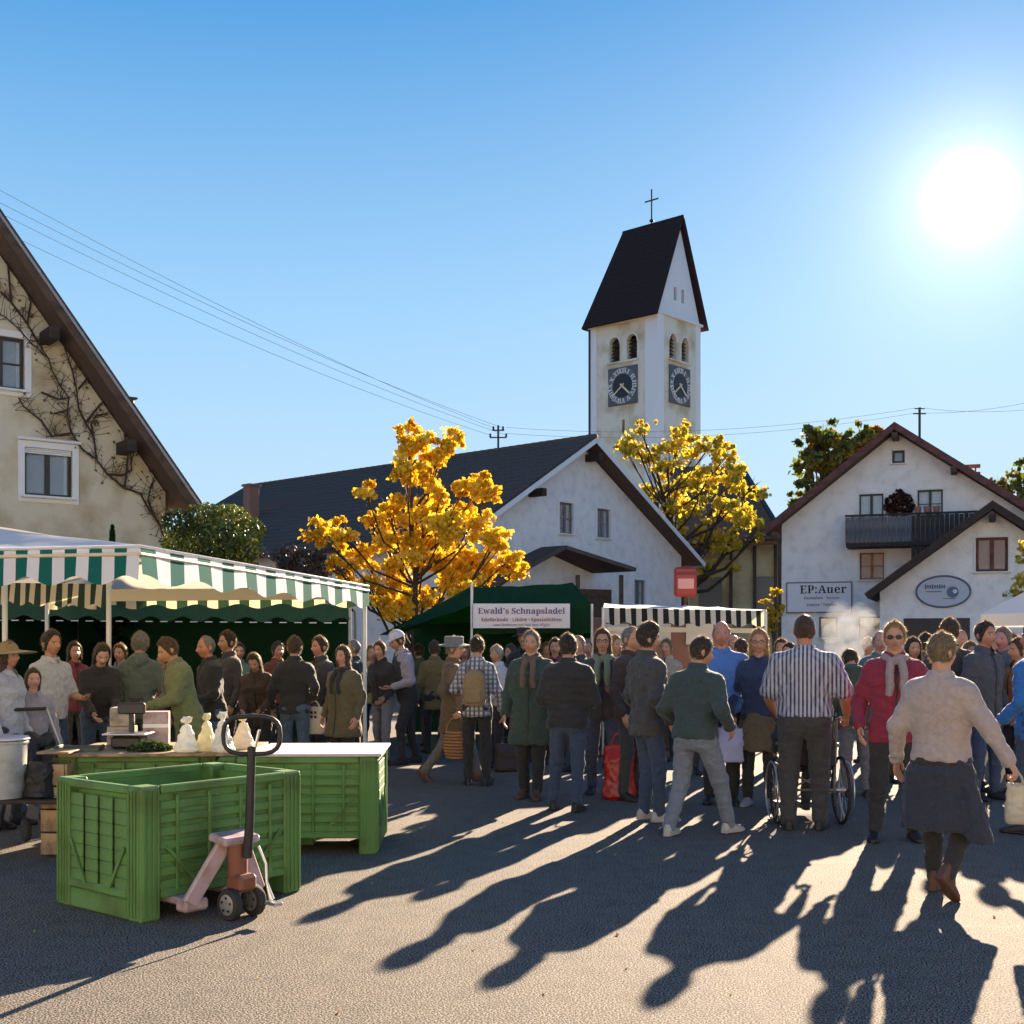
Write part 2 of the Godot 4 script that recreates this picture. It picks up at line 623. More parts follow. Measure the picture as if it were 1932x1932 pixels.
func window(parent: Node3D, fc: Facade, r: Rect2, frame: Material, casements := 2, bars := 1, opts := {}) -> void:
	# a window set into the opening r of a facade; parent stands at the world origin
	var w := Node3D.new()
	w.name = "window"
	parent.add_child(w, true)
	w.transform = fc.xf(r.get_center().x, r.get_center().y, -0.10)
	var hw := r.size.x * 0.5
	var hh := r.size.y * 0.5
	var t: float = opts.get("bar", 0.06)
	var s := Shape.new()
	for e: float in [-1.0, 1.0]:
		s.box(Vector3(t, hh * 2.0, 0.07), Transform3D(Basis(), Vector3(e * (hw - t * 0.5), 0, 0)))
		s.box(Vector3(hw * 2.0 - 2 * t, t, 0.068), Transform3D(Basis(), Vector3(0, e * (hh - t * 0.5), 0)))
	for k in casements - 1:
		s.box(Vector3(t * 1.5, hh * 2.0 - 2 * t, 0.075), Transform3D(Basis(), Vector3(-hw + (k + 1) * 2.0 * hw / casements, 0, 0.004)))
	for k in bars:
		s.box(Vector3(hw * 2.0 - 2 * t, t * 0.5, 0.05), Transform3D(Basis(), Vector3(0, -hh + (k + 1) * 2.0 * hh / (bars + 1), 0.002)))
	part("frame", s.mesh(), frame, w)
	for k in casements:
		part("pane", box_mesh(Vector3(2.0 * hw / casements - 0.01, hh * 2.0 - t, 0.006)), M.glass, w, Transform3D(Basis(), Vector3(-hw + (k + 0.5) * 2.0 * hw / casements, 0, -0.012)))
	var room := Shape.new()                               # the dark room behind
	room.box(Vector3(hw * 4.0, hh * 3.0, 0.02), Transform3D(Basis(), Vector3(0, 0, -3.4)))
	for e: float in [-1.0, 1.0]:
		room.box(Vector3(0.02, hh * 3.0, 3.2), Transform3D(Basis(), Vector3(e * hw * 2.0, 0, -1.80)))
		room.box(Vector3(hw * 4.0, 0.02, 3.2), Transform3D(Basis(), Vector3(0, e * hh * 1.5, -1.80)))
	var lip := wall_mesh(PackedVector2Array([Vector2(-hw * 2.0, -hh * 1.5), Vector2(hw * 2.0, -hh * 1.5), Vector2(hw * 2.0, hh * 1.5), Vector2(-hw * 2.0, hh * 1.5)]), [Rect2(-hw, -hh, hw * 2.0, hh * 2.0)], 0.01, 0.01)
	part("room", room.mesh(), M.room, w)
	part("room_front", lip, M.room, w, Transform3D(Basis(), Vector3(0, 0, -0.19)))
	if opts.get("curtain", true):
		for e: float in [-1.0, 1.0]:
			var c := Shape.new()
			var cw := hw * float(opts.get("curtain_width", 0.55))
			var rings := []
			for row: float in [-1.0, 1.0]:
				var ring := PackedVector3Array()
				for q in 13:
					ring.append(Vector3(e * hw - e * cw * q / 12.0, row * hh, -0.10 + 0.02 * sin(q * 1.9)))
				for q in 13:
					ring.append(Vector3(e * hw - e * cw * (12 - q) / 12.0, row * hh, -0.106 + 0.02 * sin((12 - q) * 1.9)))
				rings.append(ring)
			c.loft(rings)
			part("curtain", c.mesh(), M.curtain, w)
	if opts.has("trim"):
		var tr := Shape.new()
		var tw: float = opts.trim
		for e: float in [-1.0, 1.0]:
			tr.box(Vector3(tw, hh * 2.0 + 2 * tw, 0.03), Transform3D(Basis(), Vector3(e * (hw + tw * 0.5), 0, 0.117)))
			tr.box(Vector3(hw * 2.0, tw, 0.03), Transform3D(Basis(), Vector3(0, e * (hh + tw * 0.5), 0.117)))
		part("surround", tr.mesh(), opts.get("trim_mat", M.trim_white), w)
	if opts.get("sill", true):
		part("sill", box_mesh(Vector3(hw * 2.0 + 0.16, 0.05, 0.2), 0.008), opts.get("sill_mat", M.trim_white), w, Transform3D(Basis(), Vector3(0, -hh - 0.022, 0.13)))

func gable_roof(parent: Node3D, fc: Facade, apex: Vector2, le: Vector2, re: Vector2, length: float, over: float, thick: float, m: Material, fascia: Material) -> void:
	# two roof slabs running back from the facade; apex and eaves are points on the facade plane
	for side in 2:
		var e := le if side == 0 else re
		var dir := (e - apex).normalized()
		var nrm := Vector2(-dir.y, dir.x)
		if nrm.y < 0:
			nrm = -nrm
		var s := Shape.new()
		var a := apex
		var b := e
		var c2 := e + nrm * thick
		var d := apex + Vector2(0, thick / maxf(0.3, nrm.y))
		var pts := PackedVector2Array([a, b, c2, d])
		if Geometry2D.is_polygon_clockwise(pts):
			pts.reverse()
		s.prism(pts, length + over, fc.xf(0, 0, over))
		part("roof", s.mesh(), m, parent)
		var f := Shape.new()                                # the barge board
		var t2 := 0.03
		var q := PackedVector2Array([a + nrm * -0.03, b + nrm * -0.05, b + nrm * (thick * 0.8), d + Vector2(0, -0.02)])
		if Geometry2D.is_polygon_clockwise(q):
			q.reverse()
		f.prism(q, t2, fc.xf(0, 0, over + t2 + 0.004))
		part("barge_board", f.mesh(), fascia, parent)

# ------------------------------------------------------------------ people: fields, heads, hands
class Field:
	var o: Vector3
	var c: float
	var nx: int
	var ny: int
	var nz: int
	var f := PackedFloat32Array()
	func _init(lo: Vector3, hi: Vector3, cell: float) -> void:
		o = lo
		c = cell
		nx = int((hi.x - lo.x) / cell) + 2
		ny = int((hi.y - lo.y) / cell) + 2
		nz = int((hi.z - lo.z) / cell) + 2
		f.resize(nx * ny * nz)
		f.fill(1.0)
	func span(lo: Vector3, hi: Vector3) -> PackedInt32Array:
		return PackedInt32Array([clampi(int((lo.x - o.x) / c), 0, nx - 1), clampi(int((hi.x - o.x) / c) + 2, 0, nx), clampi(int((lo.y - o.y) / c), 0, ny - 1), clampi(int((hi.y - o.y) / c) + 2, 0, ny), clampi(int((lo.z - o.z) / c), 0, nz - 1), clampi(int((hi.z - o.z) / c) + 2, 0, nz)])
	func bone(a: Vector3, b: Vector3, ra: float, rb: float, k: float) -> void:
		var m := maxf(ra, rb) + k * 0.6 + 2.5 * c
		var lo := Vector3(minf(a.x, b.x) - m, minf(a.y, b.y) - m, minf(a.z, b.z) - m)
		var hi := Vector3(maxf(a.x, b.x) + m, maxf(a.y, b.y) + m, maxf(a.z, b.z) + m)
		var s := span(lo, hi)
		var ab := b - a
		var inv := 1.0 / maxf(ab.length_squared(), 1e-6)
		for z in range(s[4], s[5]):
			for y in range(s[2], s[3]):
				var row := (z * ny + y) * nx
				for x in range(s[0], s[1]):
					var ap := Vector3(o.x + x * c - a.x, o.y + y * c - a.y, o.z + z * c - a.z)
					var t := clampf(ap.dot(ab) * inv, 0.0, 1.0)
					var d := (ap - ab * t).length() - (ra + (rb - ra) * t)
					var e := f[row + x]
					var h := k - absf(d - e)
					if h > 0.0:
						f[row + x] = minf(d, e) - h * h * 0.25 / k
					elif d < e:
						f[row + x] = d
	func loft(ti: Transform3D, y0: float, y1: float, tab: PackedVector3Array, reach: float, k: float, lo: Vector3, hi: Vector3) -> void:
		# stacked ovals: tab holds (half width, half depth, forward shift) at even steps from y0 to y1
		var s := span(lo, hi)
		var last := tab.size() - 1
		var per := last / (y1 - y0)
		for z in range(s[4], s[5]):
			for y in range(s[2], s[3]):
				var row := (z * ny + y) * nx
				for x in range(s[0], s[1]):
					var q := ti * Vector3(o.x + x * c, o.y + y * c, o.z + z * c)
					var ends := maxf(y0 - q.y, q.y - y1)
					if ends > reach:
						continue
					var g := clampf((q.y - y0) * per, 0.0, last - 0.001)
					var gi := int(g)
					var w := tab[gi].lerp(tab[gi + 1], g - gi)
					var ux := q.x / w.x
					var uz := (q.z - w.z) / w.y
					ux *= ux
					uz *= uz
					var m := sqrt(sqrt(ux * ux + uz * uz + 1.2 * ux * uz))   # between an oval and a rounded box
					var r := sqrt(q.x * q.x + (q.z - w.z) * (q.z - w.z))
					var d := -minf(w.x, w.y) if m < 0.05 else r * (1.0 - 1.0 / m)
					d = maxf(d, ends)
					var e := f[row + x]
					var h := k - absf(d - e)
					if h > 0.0:
						f[row + x] = minf(d, e) - h * h * 0.25 / k
					elif d < e:
						f[row + x] = d
	func folds(noise: FastNoiseLite, amp: float, stretch: Vector3) -> void:
		var lim := 3.0 * c
		var k := 0
		for z in nz:
			for y in ny:
				for x in nx:
					var e := f[k]
					if e < lim and e > -lim:
						f[k] = e + amp * noise.get_noise_3d((o.x + x * c) * stretch.x, (o.y + y * c) * stretch.y, (o.z + z * c) * stretch.z)
					k += 1
	func into(sh: Shape) -> void:                          # surface nets
		var cell := {}
		var lim := 4.0 * c
		var sx := 1
		var sy := nx
		var sz := nx * ny
		var base := sh.v.size()
		var count := 0
		var vs := PackedVector3Array()
		var ns := PackedVector3Array()
		for z in nz - 1:
			for y in ny - 1:
				var row := z * sz + y * sy
				for x in nx - 1:
					var k := row + x
					var v0 := f[k]
					if v0 > lim or v0 < -lim:
						continue
					var v1 := f[k + 1]
					var v2 := f[k + sy]
					var v3 := f[k + sy + 1]
					var v4 := f[k + sz]
					var v5 := f[k + sz + 1]
					var v6 := f[k + sz + sy]
					var v7 := f[k + sz + sy + 1]
					var neg := int(v0 < 0) + int(v1 < 0) + int(v2 < 0) + int(v3 < 0) + int(v4 < 0) + int(v5 < 0) + int(v6 < 0) + int(v7 < 0)
					if neg == 0 or neg == 8:
						continue
					var p := Vector3.ZERO
					var m := 0.0
					if (v0 < 0) != (v1 < 0):
						p += Vector3(v0 / (v0 - v1), 0, 0)
						m += 1
					if (v2 < 0) != (v3 < 0):
						p += Vector3(v2 / (v2 - v3), 1, 0)
						m += 1
					if (v4 < 0) != (v5 < 0):
						p += Vector3(v4 / (v4 - v5), 0, 1)
						m += 1
					if (v6 < 0) != (v7 < 0):
						p += Vector3(v6 / (v6 - v7), 1, 1)
						m += 1
					if (v0 < 0) != (v2 < 0):
						p += Vector3(0, v0 / (v0 - v2), 0)
						m += 1
					if (v1 < 0) != (v3 < 0):
						p += Vector3(1, v1 / (v1 - v3), 0)
						m += 1
					if (v4 < 0) != (v6 < 0):
						p += Vector3(0, v4 / (v4 - v6), 1)
						m += 1
					if (v5 < 0) != (v7 < 0):
						p += Vector3(1, v5 / (v5 - v7), 1)
						m += 1
					if (v0 < 0) != (v4 < 0):
						p += Vector3(0, 0, v0 / (v0 - v4))
						m += 1
					if (v1 < 0) != (v5 < 0):
						p += Vector3(1, 0, v1 / (v1 - v5))
						m += 1
					if (v2 < 0) != (v6 < 0):
						p += Vector3(0, 1, v2 / (v2 - v6))
						m += 1
					if (v3 < 0) != (v7 < 0):
						p += Vector3(1, 1, v3 / (v3 - v7))
						m += 1
					cell[k] = base + count
					count += 1
					vs.append(o + (Vector3(x, y, z) + p / m) * c)
					ns.append(Vector3(v1 + v3 + v5 + v7 - v0 - v2 - v4 - v6, v2 + v3 + v6 + v7 - v0 - v1 - v4 - v5, v4 + v5 + v6 + v7 - v0 - v1 - v2 - v3).normalized())
		var idx := PackedInt32Array()
		for k: int in cell:
			var v0 := f[k]
			var inside := v0 < 0
			for ax in 3:
				var st := sx if ax == 0 else sy if ax == 1 else sz
				if inside == (f[k + st] < 0):
					continue
				var s1 := sy if ax == 0 else sz if ax == 1 else sx
				var s2 := sz if ax == 0 else sx if ax == 1 else sy
				if not (cell.has(k - s1) and cell.has(k - s2) and cell.has(k - s1 - s2)):
					continue
				var a: int = cell[k]
				var b: int = cell[k - s1]
				var d: int = cell[k - s1 - s2]
				var e: int = cell[k - s2]
				if inside:
					idx.append_array([a, d, b, a, e, d])
				else:
					idx.append_array([a, b, d, a, d, e])
		sh.v.append_array(vs)
		sh.n.append_array(ns)
		var cc := PackedColorArray()
		cc.resize(count)
		cc.fill(sh.col)
		sh.c.append_array(cc)
		var uu := PackedVector2Array()
		uu.resize(count)
		sh.uv.append_array(uu)
		sh.i.append_array(idx)

func gauss(x: float, s: float) -> float:
	return exp(-x * x / (2.0 * s * s))

func skull(dir: Vector3, female: bool) -> Vector3:
	# the bare head in metres about its middle; +z is the face
	var y := dir.y
	var lowd := clampf(-y, 0.0, 1.0)
	var wx := 0.076 * (1.0 - 0.30 * lowd * lowd)
	var wz := 0.099 if dir.z < 0 else 0.092
	if dir.z < 0:
		wz *= 1.0 - 0.42 * lowd
	var p := Vector3(dir.x * wx, y * 0.117, dir.z * wz)
	if y < 0 and dir.z > 0:                                # the jaw and a flatter face
		p.z += 0.012 * lowd * dir.z
	if dir.z > 0:
		p.z -= 0.010 * clampf(absf(dir.x) - 0.35, 0, 1) * dir.z
		var x := p.x
		var h := p.y
		var fr := clampf(dir.z * 2.0, 0.0, 1.0)
		var dz := 0.0
		dz += 0.020 * gauss(x, 0.0095) * (gauss(h + 0.026, 0.012) + 0.55 * gauss(h + 0.006, 0.014))     # nose
		dz += 0.006 * gauss(absf(x) - 0.013, 0.007) * gauss(h + 0.033, 0.007)                          # nostrils
		dz += (0.003 if female else 0.006) * gauss(absf(x) - 0.028, 0.018) * gauss(h - 0.022, 0.008)   # brow
		dz -= 0.013 * gauss(absf(x) - 0.031, 0.013) * gauss(h - 0.004, 0.010)                          # eye sockets
		dz += 0.005 * gauss(absf(x) - 0.031, 0.009) * gauss(h - 0.003, 0.006)                          # eyeballs
		dz += 0.005 * gauss(absf(x) - 0.042, 0.016) * gauss(h + 0.028, 0.016)                          # cheeks
		dz += 0.006 * gauss(x, 0.019) * (gauss(h + 0.055, 0.006) + gauss(h + 0.068, 0.006))            # lips
		dz -= 0.004 * gauss(x, 0.020) * gauss(h + 0.0615, 0.003)
		dz += 0.008 * gauss(x, 0.020) * gauss(h + 0.098, 0.013)                                        # chin
		p.z += dz * fr
	return p

func head_shape(female: bool, tone: Color, brow: Color, old: bool) -> Shape:
	var key := "head%s%s%s%s" % [female, tone, brow, old]
	if M.has(key):
		return M[key]
	var s := Shape.new()
	var nu := 66
	var nv := 50
	for j in nv + 1:
		var lat := PI * j / nv
		for i in nu:
			var t := float(i) / nu * TAU
			var lon := t - 0.55 * sin(t)                       # denser over the face (lon 0 = +z)
			var d := Vector3(sin(lat) * sin(lon), cos(lat), sin(lat) * cos(lon))
			var p := skull(d, female)
			s.v.append(p)
			var col := tone
			if d.z > 0.2:
				var x := absf(p.x)
				var h := p.y
				var lips := gauss(p.x, 0.017) * gauss(h + 0.061, 0.007)
				col = col.lerp(Color(tone.r * 0.72, tone.g * 0.42, tone.b * 0.42), clampf(lips * 1.3, 0, 0.85))
				var blush := gauss(x - 0.045, 0.016) * gauss(h + 0.03, 0.018) + 0.3 * gauss(p.x, 0.01) * gauss(h + 0.03, 0.01)
				col = col.lerp(Color(tone.r, tone.g * 0.72, tone.b * 0.68), clampf(blush, 0, 1) * 0.4)
				if absf(h - 0.023 + 0.12 * (x - 0.03) * (x - 0.03) * 30.0) < 0.0055 and x > 0.012 and x < 0.05:
					col = brow.lerp(tone, 0.2)
				var ex := (x - 0.031) / 0.0135
				var ey := (h - 0.003) / 0.0052
				if ex * ex + ey * ey < 1.0:
					col = Color(0.10, 0.07, 0.05) if absf(x - 0.031) < 0.0062 else Color(0.5, 0.47, 0.43)
				elif ex * ex * 0.8 + ey * ey * 0.42 < 1.0:
					col = Color(tone.r * 0.55, tone.g * 0.42, tone.b * 0.38)
				if not female and h < -0.045 and x < 0.06:
					col = col.lerp(Color(tone.r * 0.72, tone.g * 0.68, tone.b * 0.68), 0.35)
			s.c.append(col)
			s.uv.append(Vector2.ZERO)
			s.n.append(d)
	for j in nv:
		for i in nu:
			var a := j * nu + i
			var b := j * nu + (i + 1) % nu
			s.i.append_array([a, b, b + nu, a, b + nu, a + nu])
	# normals from the faces
	for k in s.n.size():
		s.n[k] = Vector3.ZERO
	for k in range(0, s.i.size(), 3):
		var nn := (s.v[s.i[k + 2]] - s.v[s.i[k]]).cross(s.v[s.i[k + 1]] - s.v[s.i[k]])
		for q in 3:
			s.n[s.i[k + q]] += nn
	for k in s.n.size():
		s.n[k] = s.n[k].normalized()
	s.col = tone
	for e: float in [-1.0, 1.0]:                             # ears
		var rings := []
		for j in 7:
			var w := PI * j / 6.0
			var ring := PackedVector3Array()
			for q in 8:
				var a2 := -TAU * q / 8.0
				var rr := sin(w)
				ring.append(Vector3(e * (0.074 + 0.006 * rr) + 0.007 * rr * cos(a2), -0.008 + 0.031 * cos(PI - w), -0.012 + e * e * 0.018 * rr * sin(a2) - 0.010 * rr))
			rings.append(ring)
		s.loft(rings)
	M[key] = s
	return s

func tress_noise(p: Vector3) -> float:
	return sin(p.x * 140.0 + p.y * 60.0) * 0.5 + sin(p.z * 170.0 - p.y * 45.0 + 1.3) * 0.5

func hair_shape(style: String) -> Shape:
	# styles: short, cropped, receding, bob, long, bun, curly, crown (a bald top)
	var key := "hair_" + style
	if M.has(key):
		return M[key]
	var s := Shape.new()
	var nu := 54
	var nv := 40
	var thick: float = {"short": 0.016, "cropped": 0.008, "receding": 0.009, "bob": 0.022, "long": 0.020, "bun": 0.012, "curly": 0.034, "crown": 0.008, "quiff": 0.022}[style]
	var r2 := RandomNumberGenerator.new()
	r2.seed = style.hash()
	var spots := []
	for j in nv + 1:
		var lat := PI * j / nv
		for i in nu:
			var lon := TAU * i / nu
			var d := Vector3(sin(lat) * sin(lon), cos(lat), sin(lat) * cos(lon))
			var p := skull(d, true)
			var side := absf(sin(lon))
			var front := d.z / maxf(0.001, Vector2(d.x, d.z).length())   # 1 ahead, -1 behind
			# the hairline: height below which there is no hair
			var line := lerpf(-0.075, 0.072, smoothstep(-0.1, 0.95, front))
			if style == "receding":
				line = lerpf(-0.075, 0.098, smoothstep(-0.3, 0.8, front))
			if style == "bob" or style == "long" or style == "curly":
				line = lerpf(-0.13, 0.074, smoothstep(0.10, 0.72, front))
			if style == "quiff":
				line -= 0.006
			line += 0.009 * tress_noise(p * 0.8)
			var mask := clampf((p.y - line) / 0.012, 0.0, 1.0)
			if style == "crown":
				mask *= clampf((0.062 - p.y) / 0.012, 0.0, 1.0)
			var t := thick * ((0.75 + 0.25 * d.y) if style in ["bob", "long", "curly"] else lerpf(0.22, 1.0, smoothstep(-0.25, 0.55, d.y))) + 0.0035 * tress_noise(p) * minf(1.0, thick / 0.012)
			if style == "curly":
				t += 0.009 * sin(p.x * 190.0) * sin(p.y * 170.0) * sin(p.z * 180.0)
			if style == "quiff" and front > 0.3 and d.y > 0.3:
				t += 0.012
			var nn := Vector3(p.x / 0.006, p.y / 0.013, p.z / 0.009).normalized()
			var q := p + nn * lerpf(-0.007, t, mask)
			if (style == "bob" or style == "long") and front < 0.55 and p.y < 0.02:
				var low := clampf((0.02 - p.y) / 0.12, 0.0, 1.0)
				var drop := 0.075 if style == "bob" else 0.17
				var rad := Vector2(q.x, q.z)
				var want := 0.088 + (0.012 if style == "bob" else -0.004) * low
				if mask > 0.0:
					var rl := rad.length()
					rad = rad.normalized() * lerpf(rl, maxf(want, rl), smoothstep(0.0, 0.25, low))
					if low > 0.93:
						rad *= 0.75
					q = Vector3(rad.x, q.y - drop * low * low * smoothstep(0.5, -0.15, front), rad.y - (0.012 if style == "bob" else 0.035) * low)
			s.v.append(q)
			s.n.append(nn)
			s.uv.append(Vector2.ZERO)
			var tone := 0.78 + 0.34 * tress_noise(p * 1.7) + r2.randf_range(-0.16, 0.16)
			s.c.append(Color(tone, tone, tone))
			if mask > 0.5 and d.y > -0.85:
				spots.append([q, nn])
	for j in nv:
		for i in nu:
			var a := j * nu + i
			var b := j * nu + (i + 1) % nu
			s.i.append_array([a, b, b + nu, a, b + nu, a + nu])
	for k in s.n.size():
		s.n[k] = Vector3.ZERO
	for k in range(0, s.i.size(), 3):
		var nn := (s.v[s.i[k + 2]] - s.v[s.i[k]]).cross(s.v[s.i[k + 1]] - s.v[s.i[k]])
		for q in 3:
			s.n[s.i[k + q]] += nn
	for k in s.n.size():
		s.n[k] = s.n[k].normalized()
	if style == "bun":
		var b := Shape.new()
		var rings := []
		for j in 9:
			var w := PI * j / 8.0
			var ring := PackedVector3Array()
			for q in 12:
				var a2 := -TAU * q / 12.0
				ring.append(Vector3(0.036 * sin(w) * cos(a2), 0.075 - 0.034 * cos(w), -0.098 + 0.034 * sin(w) * sin(a2)))
			rings.append(ring)
		b.col = Color(0.8, 0.8, 0.8)
		b.loft(rings)
		s.add(b, Transform3D())
	# loose strands, a shape of their own
	var loose := Shape.new()
	var thin := style in ["cropped", "receding", "crown"]
	for k in (500 if thin else 2000):
		var e: Array = spots[r2.randi() % spots.size()]
		var p: Vector3 = e[0]
		var nn: Vector3 = e[1]
		var along := (Vector3.DOWN * 0.7 + nn * r2.randf_range(0.2, 1.2) + Vector3(r2.randf_range(-0.7, 0.7), r2.randf_range(-0.3, 0.5), r2.randf_range(-0.7, 0.7))).normalized()
		var l := r2.randf_range(0.008, 0.026) * (0.45 if thin else 1.0)
		var w := nn.cross(along).normalized() * 0.0013
		loose.col = grey(r2.randf_range(0.7, 1.1))
		loose.tri(p - w - nn * 0.003, p + along * l + nn * 0.003, p + w - nn * 0.003)
	M["strands_" + style] = loose.mesh()
	M[key] = s
	return s

func hand_shape(pose: String, tone: Color) -> Shape:
	# a right hand hanging from the wrist at the origin: fingers along -y, palm towards +x, thumb towards +z
	var key := "hand_%s_%s" % [pose, tone]
	if M.has(key):
		return M[key]
	var s := Shape.new()
	s.col = tone
	var curl := 0.30 if pose == "loose" else 1.15
	var rings := []
	for e: Array in [[0.012, 0.026, 0.019], [-0.015, 0.028, 0.018], [-0.045, 0.038, 0.017], [-0.075, 0.042, 0.015], [-0.096, 0.038, 0.012]]:
		var r := PackedVector3Array()
		for q in 12:
			var a := -TAU * q / 12.0
			r.append(Vector3(e[2] * sin(a), e[0], e[1] * cos(a) + 0.002))
		r.reverse()
		rings.append(r)
	rings.reverse()
	s.loft(rings)
	for fi in 4:
		var z := 0.030 - fi * 0.020
		var lens: Array = [[0.042, 0.026, 0.022], [0.046, 0.030, 0.023], [0.043, 0.028, 0.022], [0.034, 0.021, 0.019]][fi]
		var p := Vector3(0.001, -0.088 + (0.008 if fi == 3 else 0.0), z)
		var pts := PackedVector3Array([p + Vector3(0, 0.018, 0), p])
		var rad := PackedFloat32Array([0.0092, 0.0094])
		var ang := 0.12
		var spread := (1.5 - fi) * 0.05
		for b in 3:
			ang += curl * (0.85 if b == 0 else 1.0)
			p += Vector3(sin(ang), -cos(ang), spread).normalized() * float(lens[b])
			pts.append(p)
			rad.append(0.0088 - 0.0008 * b - (0.001 if fi == 3 else 0.0))
		s.tube(pts, rad, 7)
	var th := PackedVector3Array([Vector3(0.004, -0.018, 0.016), Vector3(0.012, -0.038, 0.036), Vector3(0.020, -0.062, 0.050)])
	if pose == "loose":
		th.append(Vector3(0.024, -0.088, 0.052))
		th.append(Vector3(0.026, -0.104, 0.050))
	else:
		th.append(Vector3(0.034, -0.080, 0.040))
		th.append(Vector3(0.040, -0.090, 0.024))
	s.tube(th, PackedFloat32Array([0.014, 0.0125, 0.0108, 0.0098, 0.0085]), 8)
	M[key] = s
	return s

func shoe_mesh(kind: String) -> ArrayMesh:
	var key := "shoe_" + kind
	if M.has(key):
		return M[key]
	var s := Shape.new()
	var rings := []
	# sections along z from heel to toe: z, half width, top height, bottom lift
	var sec := [[-0.072, 0.018, 0.060, 0.012], [-0.066, 0.030, 0.085, 0.003], [-0.040, 0.036, 0.108, 0.0], [0.000, 0.037, 0.112, 0.0], [0.030, 0.038, 0.096, 0.0], [0.070, 0.042, 0.074, 0.0], [0.115, 0.047, 0.058, 0.0], [0.155, 0.044, 0.048, 0.002], [0.182, 0.032, 0.040, 0.006], [0.195, 0.014, 0.030, 0.012]]
	for e: Array in sec:
		var r := PackedVector3Array()
		var top: float = e[2] + (0.05 if kind == "boot" and e[0] < 0.04 else 0.0)
		for q in 14:
			var a := TAU * q / 14.0
			var yy: float = (top + e[3]) * 0.5 + (top - e[3]) * 0.5 * clampf(sin(a) * 1.25, -1, 1)
			r.append(Vector3(e[1] * clampf(cos(a) * 1.12, -1, 1) * (1.0 - 0.30 * clampf(sin(a), 0, 1)), yy, e[0]))
		r.reverse()
		rings.append(r)
	s.loft(rings)
	var sole := Shape.new()
	var sr := []
	for e: Array in sec:
		var r := PackedVector3Array()
		for q in 10:
			var a := TAU * q / 10.0
			r.append(Vector3((e[1] + 0.005) * cos(a), 0.013 + 0.013 * signf(sin(a)) * sqrt(absf(sin(a))) + e[3] * 0.4, e[0] * 1.02))
		r.reverse()
		sr.append(r)
	sole.loft(sr)
	s.add(sole, Transform3D())
	var m := s.mesh()
	M[key] = m
	return m

func ik(a: Vector3, b: Vector3, l1: float, l2: float, pole: Vector3) -> Array:   # [joint, end]
	var d := b - a
	var l := d.length()
	if l > (l1 + l2) * 0.998:
		b = a + d / l * (l1 + l2) * 0.998
		d = b - a
		l = d.length()
	var u := d / l
	var x := (l1 * l1 - l2 * l2 + l * l) / (2.0 * l)
	var h := sqrt(maxf(0.0, l1 * l1 - x * x))
	var w := (pole - u * pole.dot(u)).normalized()
	return [a + u * x + w * h, b]

func table(rows: Array, y0: float, y1: float, w: float, quilt := 0.0) -> PackedVector3Array:
	var out := PackedVector3Array()
	var steps := int((y1 - y0) / 0.015) + 1
	for k in steps + 1:
		var y := y0 + (y1 - y0) * k / steps
		var j := 0
		while j < rows.size() - 2 and rows[j + 1][0] < y:
			j += 1
		var t := clampf((y - rows[j][0]) / (rows[j + 1][0] - rows[j][0]), 0.0, 1.0)
		t = t * t * (3.0 - 2.0 * t) * 0.5 + t * 0.5
		var q := quilt * absf(sin(PI * y / 0.075))
		out.append(Vector3(lerpf(rows[j][1], rows[j + 1][1], t) * w + q, lerpf(rows[j][2], rows[j + 1][2], t) * w + q, lerpf(rows[j][3], rows[j + 1][3], t)))
	return out

func cloth(key: String, c: Color, rough := 0.9) -> StandardMaterial3D:
	if M.has(key):
		return M[key]
	var m := mat(key, c, rough, {"rim_enabled": true, "rim": 0.45, "rim_tint": 0.3})
	return textured(m, M.t_cloth, 3.0, false, M.n_cloth, 0.8)

func striped(key: String, a: Color, b: Color, period: float, check := false) -> StandardMaterial3D:
	if M.has(key):
		return M[key]
	var im := Image.create(64, 64, false, Image.FORMAT_RGB8)
	for y in 64:
		for x in 64:
			var on := x % 32 < 15
			var c := a if on else b
			if x % 32 == 24:
				c = a.lerp(b, 0.4)
			if check and y % 32 < 15:
				c = c.lerp(a, 0.6)
			im.set_pixel(x, y, c)
	var m := mat(key, Color(1, 1, 1), 0.9)
	m.albedo_texture = ImageTexture.create_from_image(im)
	m.uv1_triplanar = true
	m.uv1_scale = Vector3.ONE * (0.5 / period)
	return m

